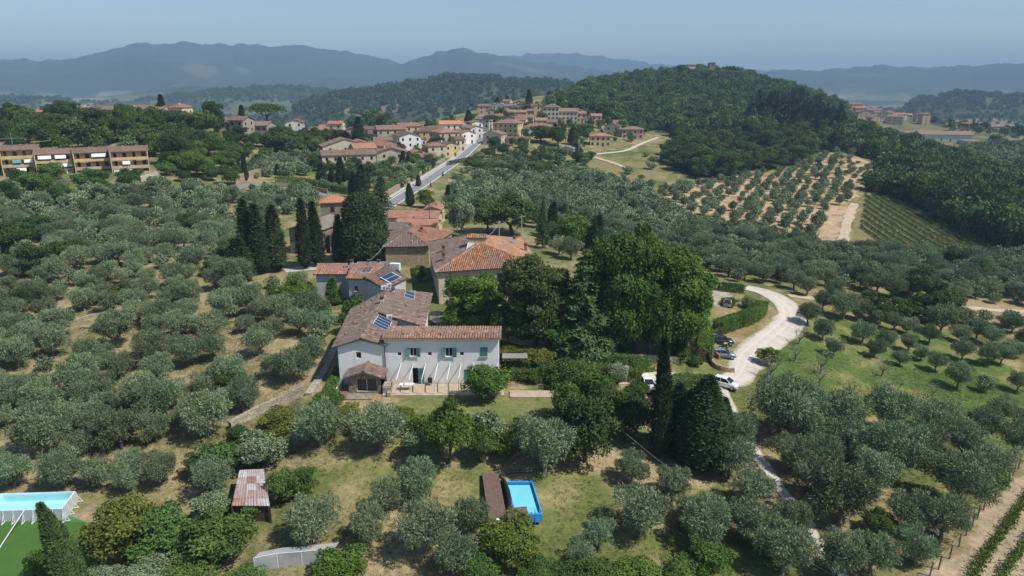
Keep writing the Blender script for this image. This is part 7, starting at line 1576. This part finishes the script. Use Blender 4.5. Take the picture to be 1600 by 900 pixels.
vine_row([(1640,730),(1606,778),(1570,832),(1540,872),(1505,930)], 'leafy vine row nearest the rusty fence'); vine_row([(1640,800),(1610,842),(1585,876),(1550,930)], 'second leafy vine row from the rusty fence'); vine_row([(1660,840),(1630,885),(1600,935)], 'third leafy vine row from the rusty fence')
# ------------------------------------------------------------ garden bits
plain('canopy_grey', (.24, .22, .21), .85, .1, 2)
for u, v, lb in ((682, 488, 'grey square parasol in the courtyard beside the bright rounded tree'), (688, 498, 'second grey parasol in front of the first one')):
    c = at_z(u, v, 2.5); o = thing('parasol', lb, 'parasol', (c.x, c.y, 0)); MB().tube([(0, 0, -.1), (0, 0, 2.6)], [.04, .03], 6).build('pole', 'white_metal', o); MB().lathe((0, 0, 0), [(.3, 0), (.3, .08)], 10).build('base', 'pale_concrete', o); m_ = MB()
    for k in range(8):
        a0, a1 = k * math.pi / 4, (k + 1) * math.pi / 4; m_.quadf([(0, 0, 2.75), (1.5 * math.cos(a0), 1.5 * math.sin(a0), 2.3), (1.5 * math.cos(a1), 1.5 * math.sin(a1), 2.3)])
    m_.build('canopy', 'canopy_grey', o)
cn = thing('lean_to_canopy', 'flat grey canopy on posts at the end of the farmhouse', 'canopy'); MB().box((.4, 92.2, 2.55), (3.6, 1.8, .1)).build('roof', 'canopy_grey', cn)
for x in (-1.2, 2.4):
    for y in (91.5, 92.9): MB().box((x * .8, y, 1.2), (.1, .1, 2.6)).build('post', 'dark_wood', cn)
bn = thing('stone_bench', 'grey stone bench in the shade of the vivid green tree', 'bench', G(667, 736)); MB().box((0, 0, .5), (1.6, .5, .1)).build('seat', 'pale_concrete', bn)
for s in (-.55, .55): MB().box((s, 0, .2), (.16, .4, .5)).build('leg', 'pale_concrete', bn)
for u, v, w, h_, lb in ((968,592,26,24,'white flowering oleander beside the hedge'),(575,668,24,14,'white flowering rose bush at the front hedge'),(812,682,24,16,'white roses at the court end of the hedge'),(960,598,22,18,'smaller white oleander in the garden')): plant_px('bushy', u, v, v - h_, w, 'flowering_shrub', lb, 'shrub', None, 'leaf_oleander')
st = thing('log_bench', 'pale plank bench lying on the terrace among the olives', 'bench', G(137, 513)); MB().box((0, 0, .4), (2.4, .4, .08)).build('seat', 'pale_concrete', st)
for s in (-.9, .9): MB().box((s, 0, .15), (.2, .35, .42)).build('leg', 'pale_concrete', st)
# ------------------------------------------------------------ haze
hz = MB(); zlo, zhi = float(GZ.min()) - 1.5, float(max(GZ.max(), 60)) + 12
hz.box((0, 5500, (zlo + zhi) / 2), (23000, 12400, zhi - zlo))
m = bpy.data.materials.new('haze'); m.use_nodes = True; nt = m.node_tree
nt.nodes.remove(nt.nodes['Principled BSDF']); pv = nt.nodes.new('ShaderNodeVolumePrincipled')
setc(pv.inputs['Color'], (.36, .525, .75)); pv.inputs['Density'].default_value = 1.75e-4; pv.inputs['Anisotropy'].default_value = 0.0
nt.links.new(pv.outputs[0], nt.nodes['Material Output'].inputs['Volume'])
o = hz.build('haze', m); tag(o, 'pale summer haze over the whole valley', None, None, 'stuff')
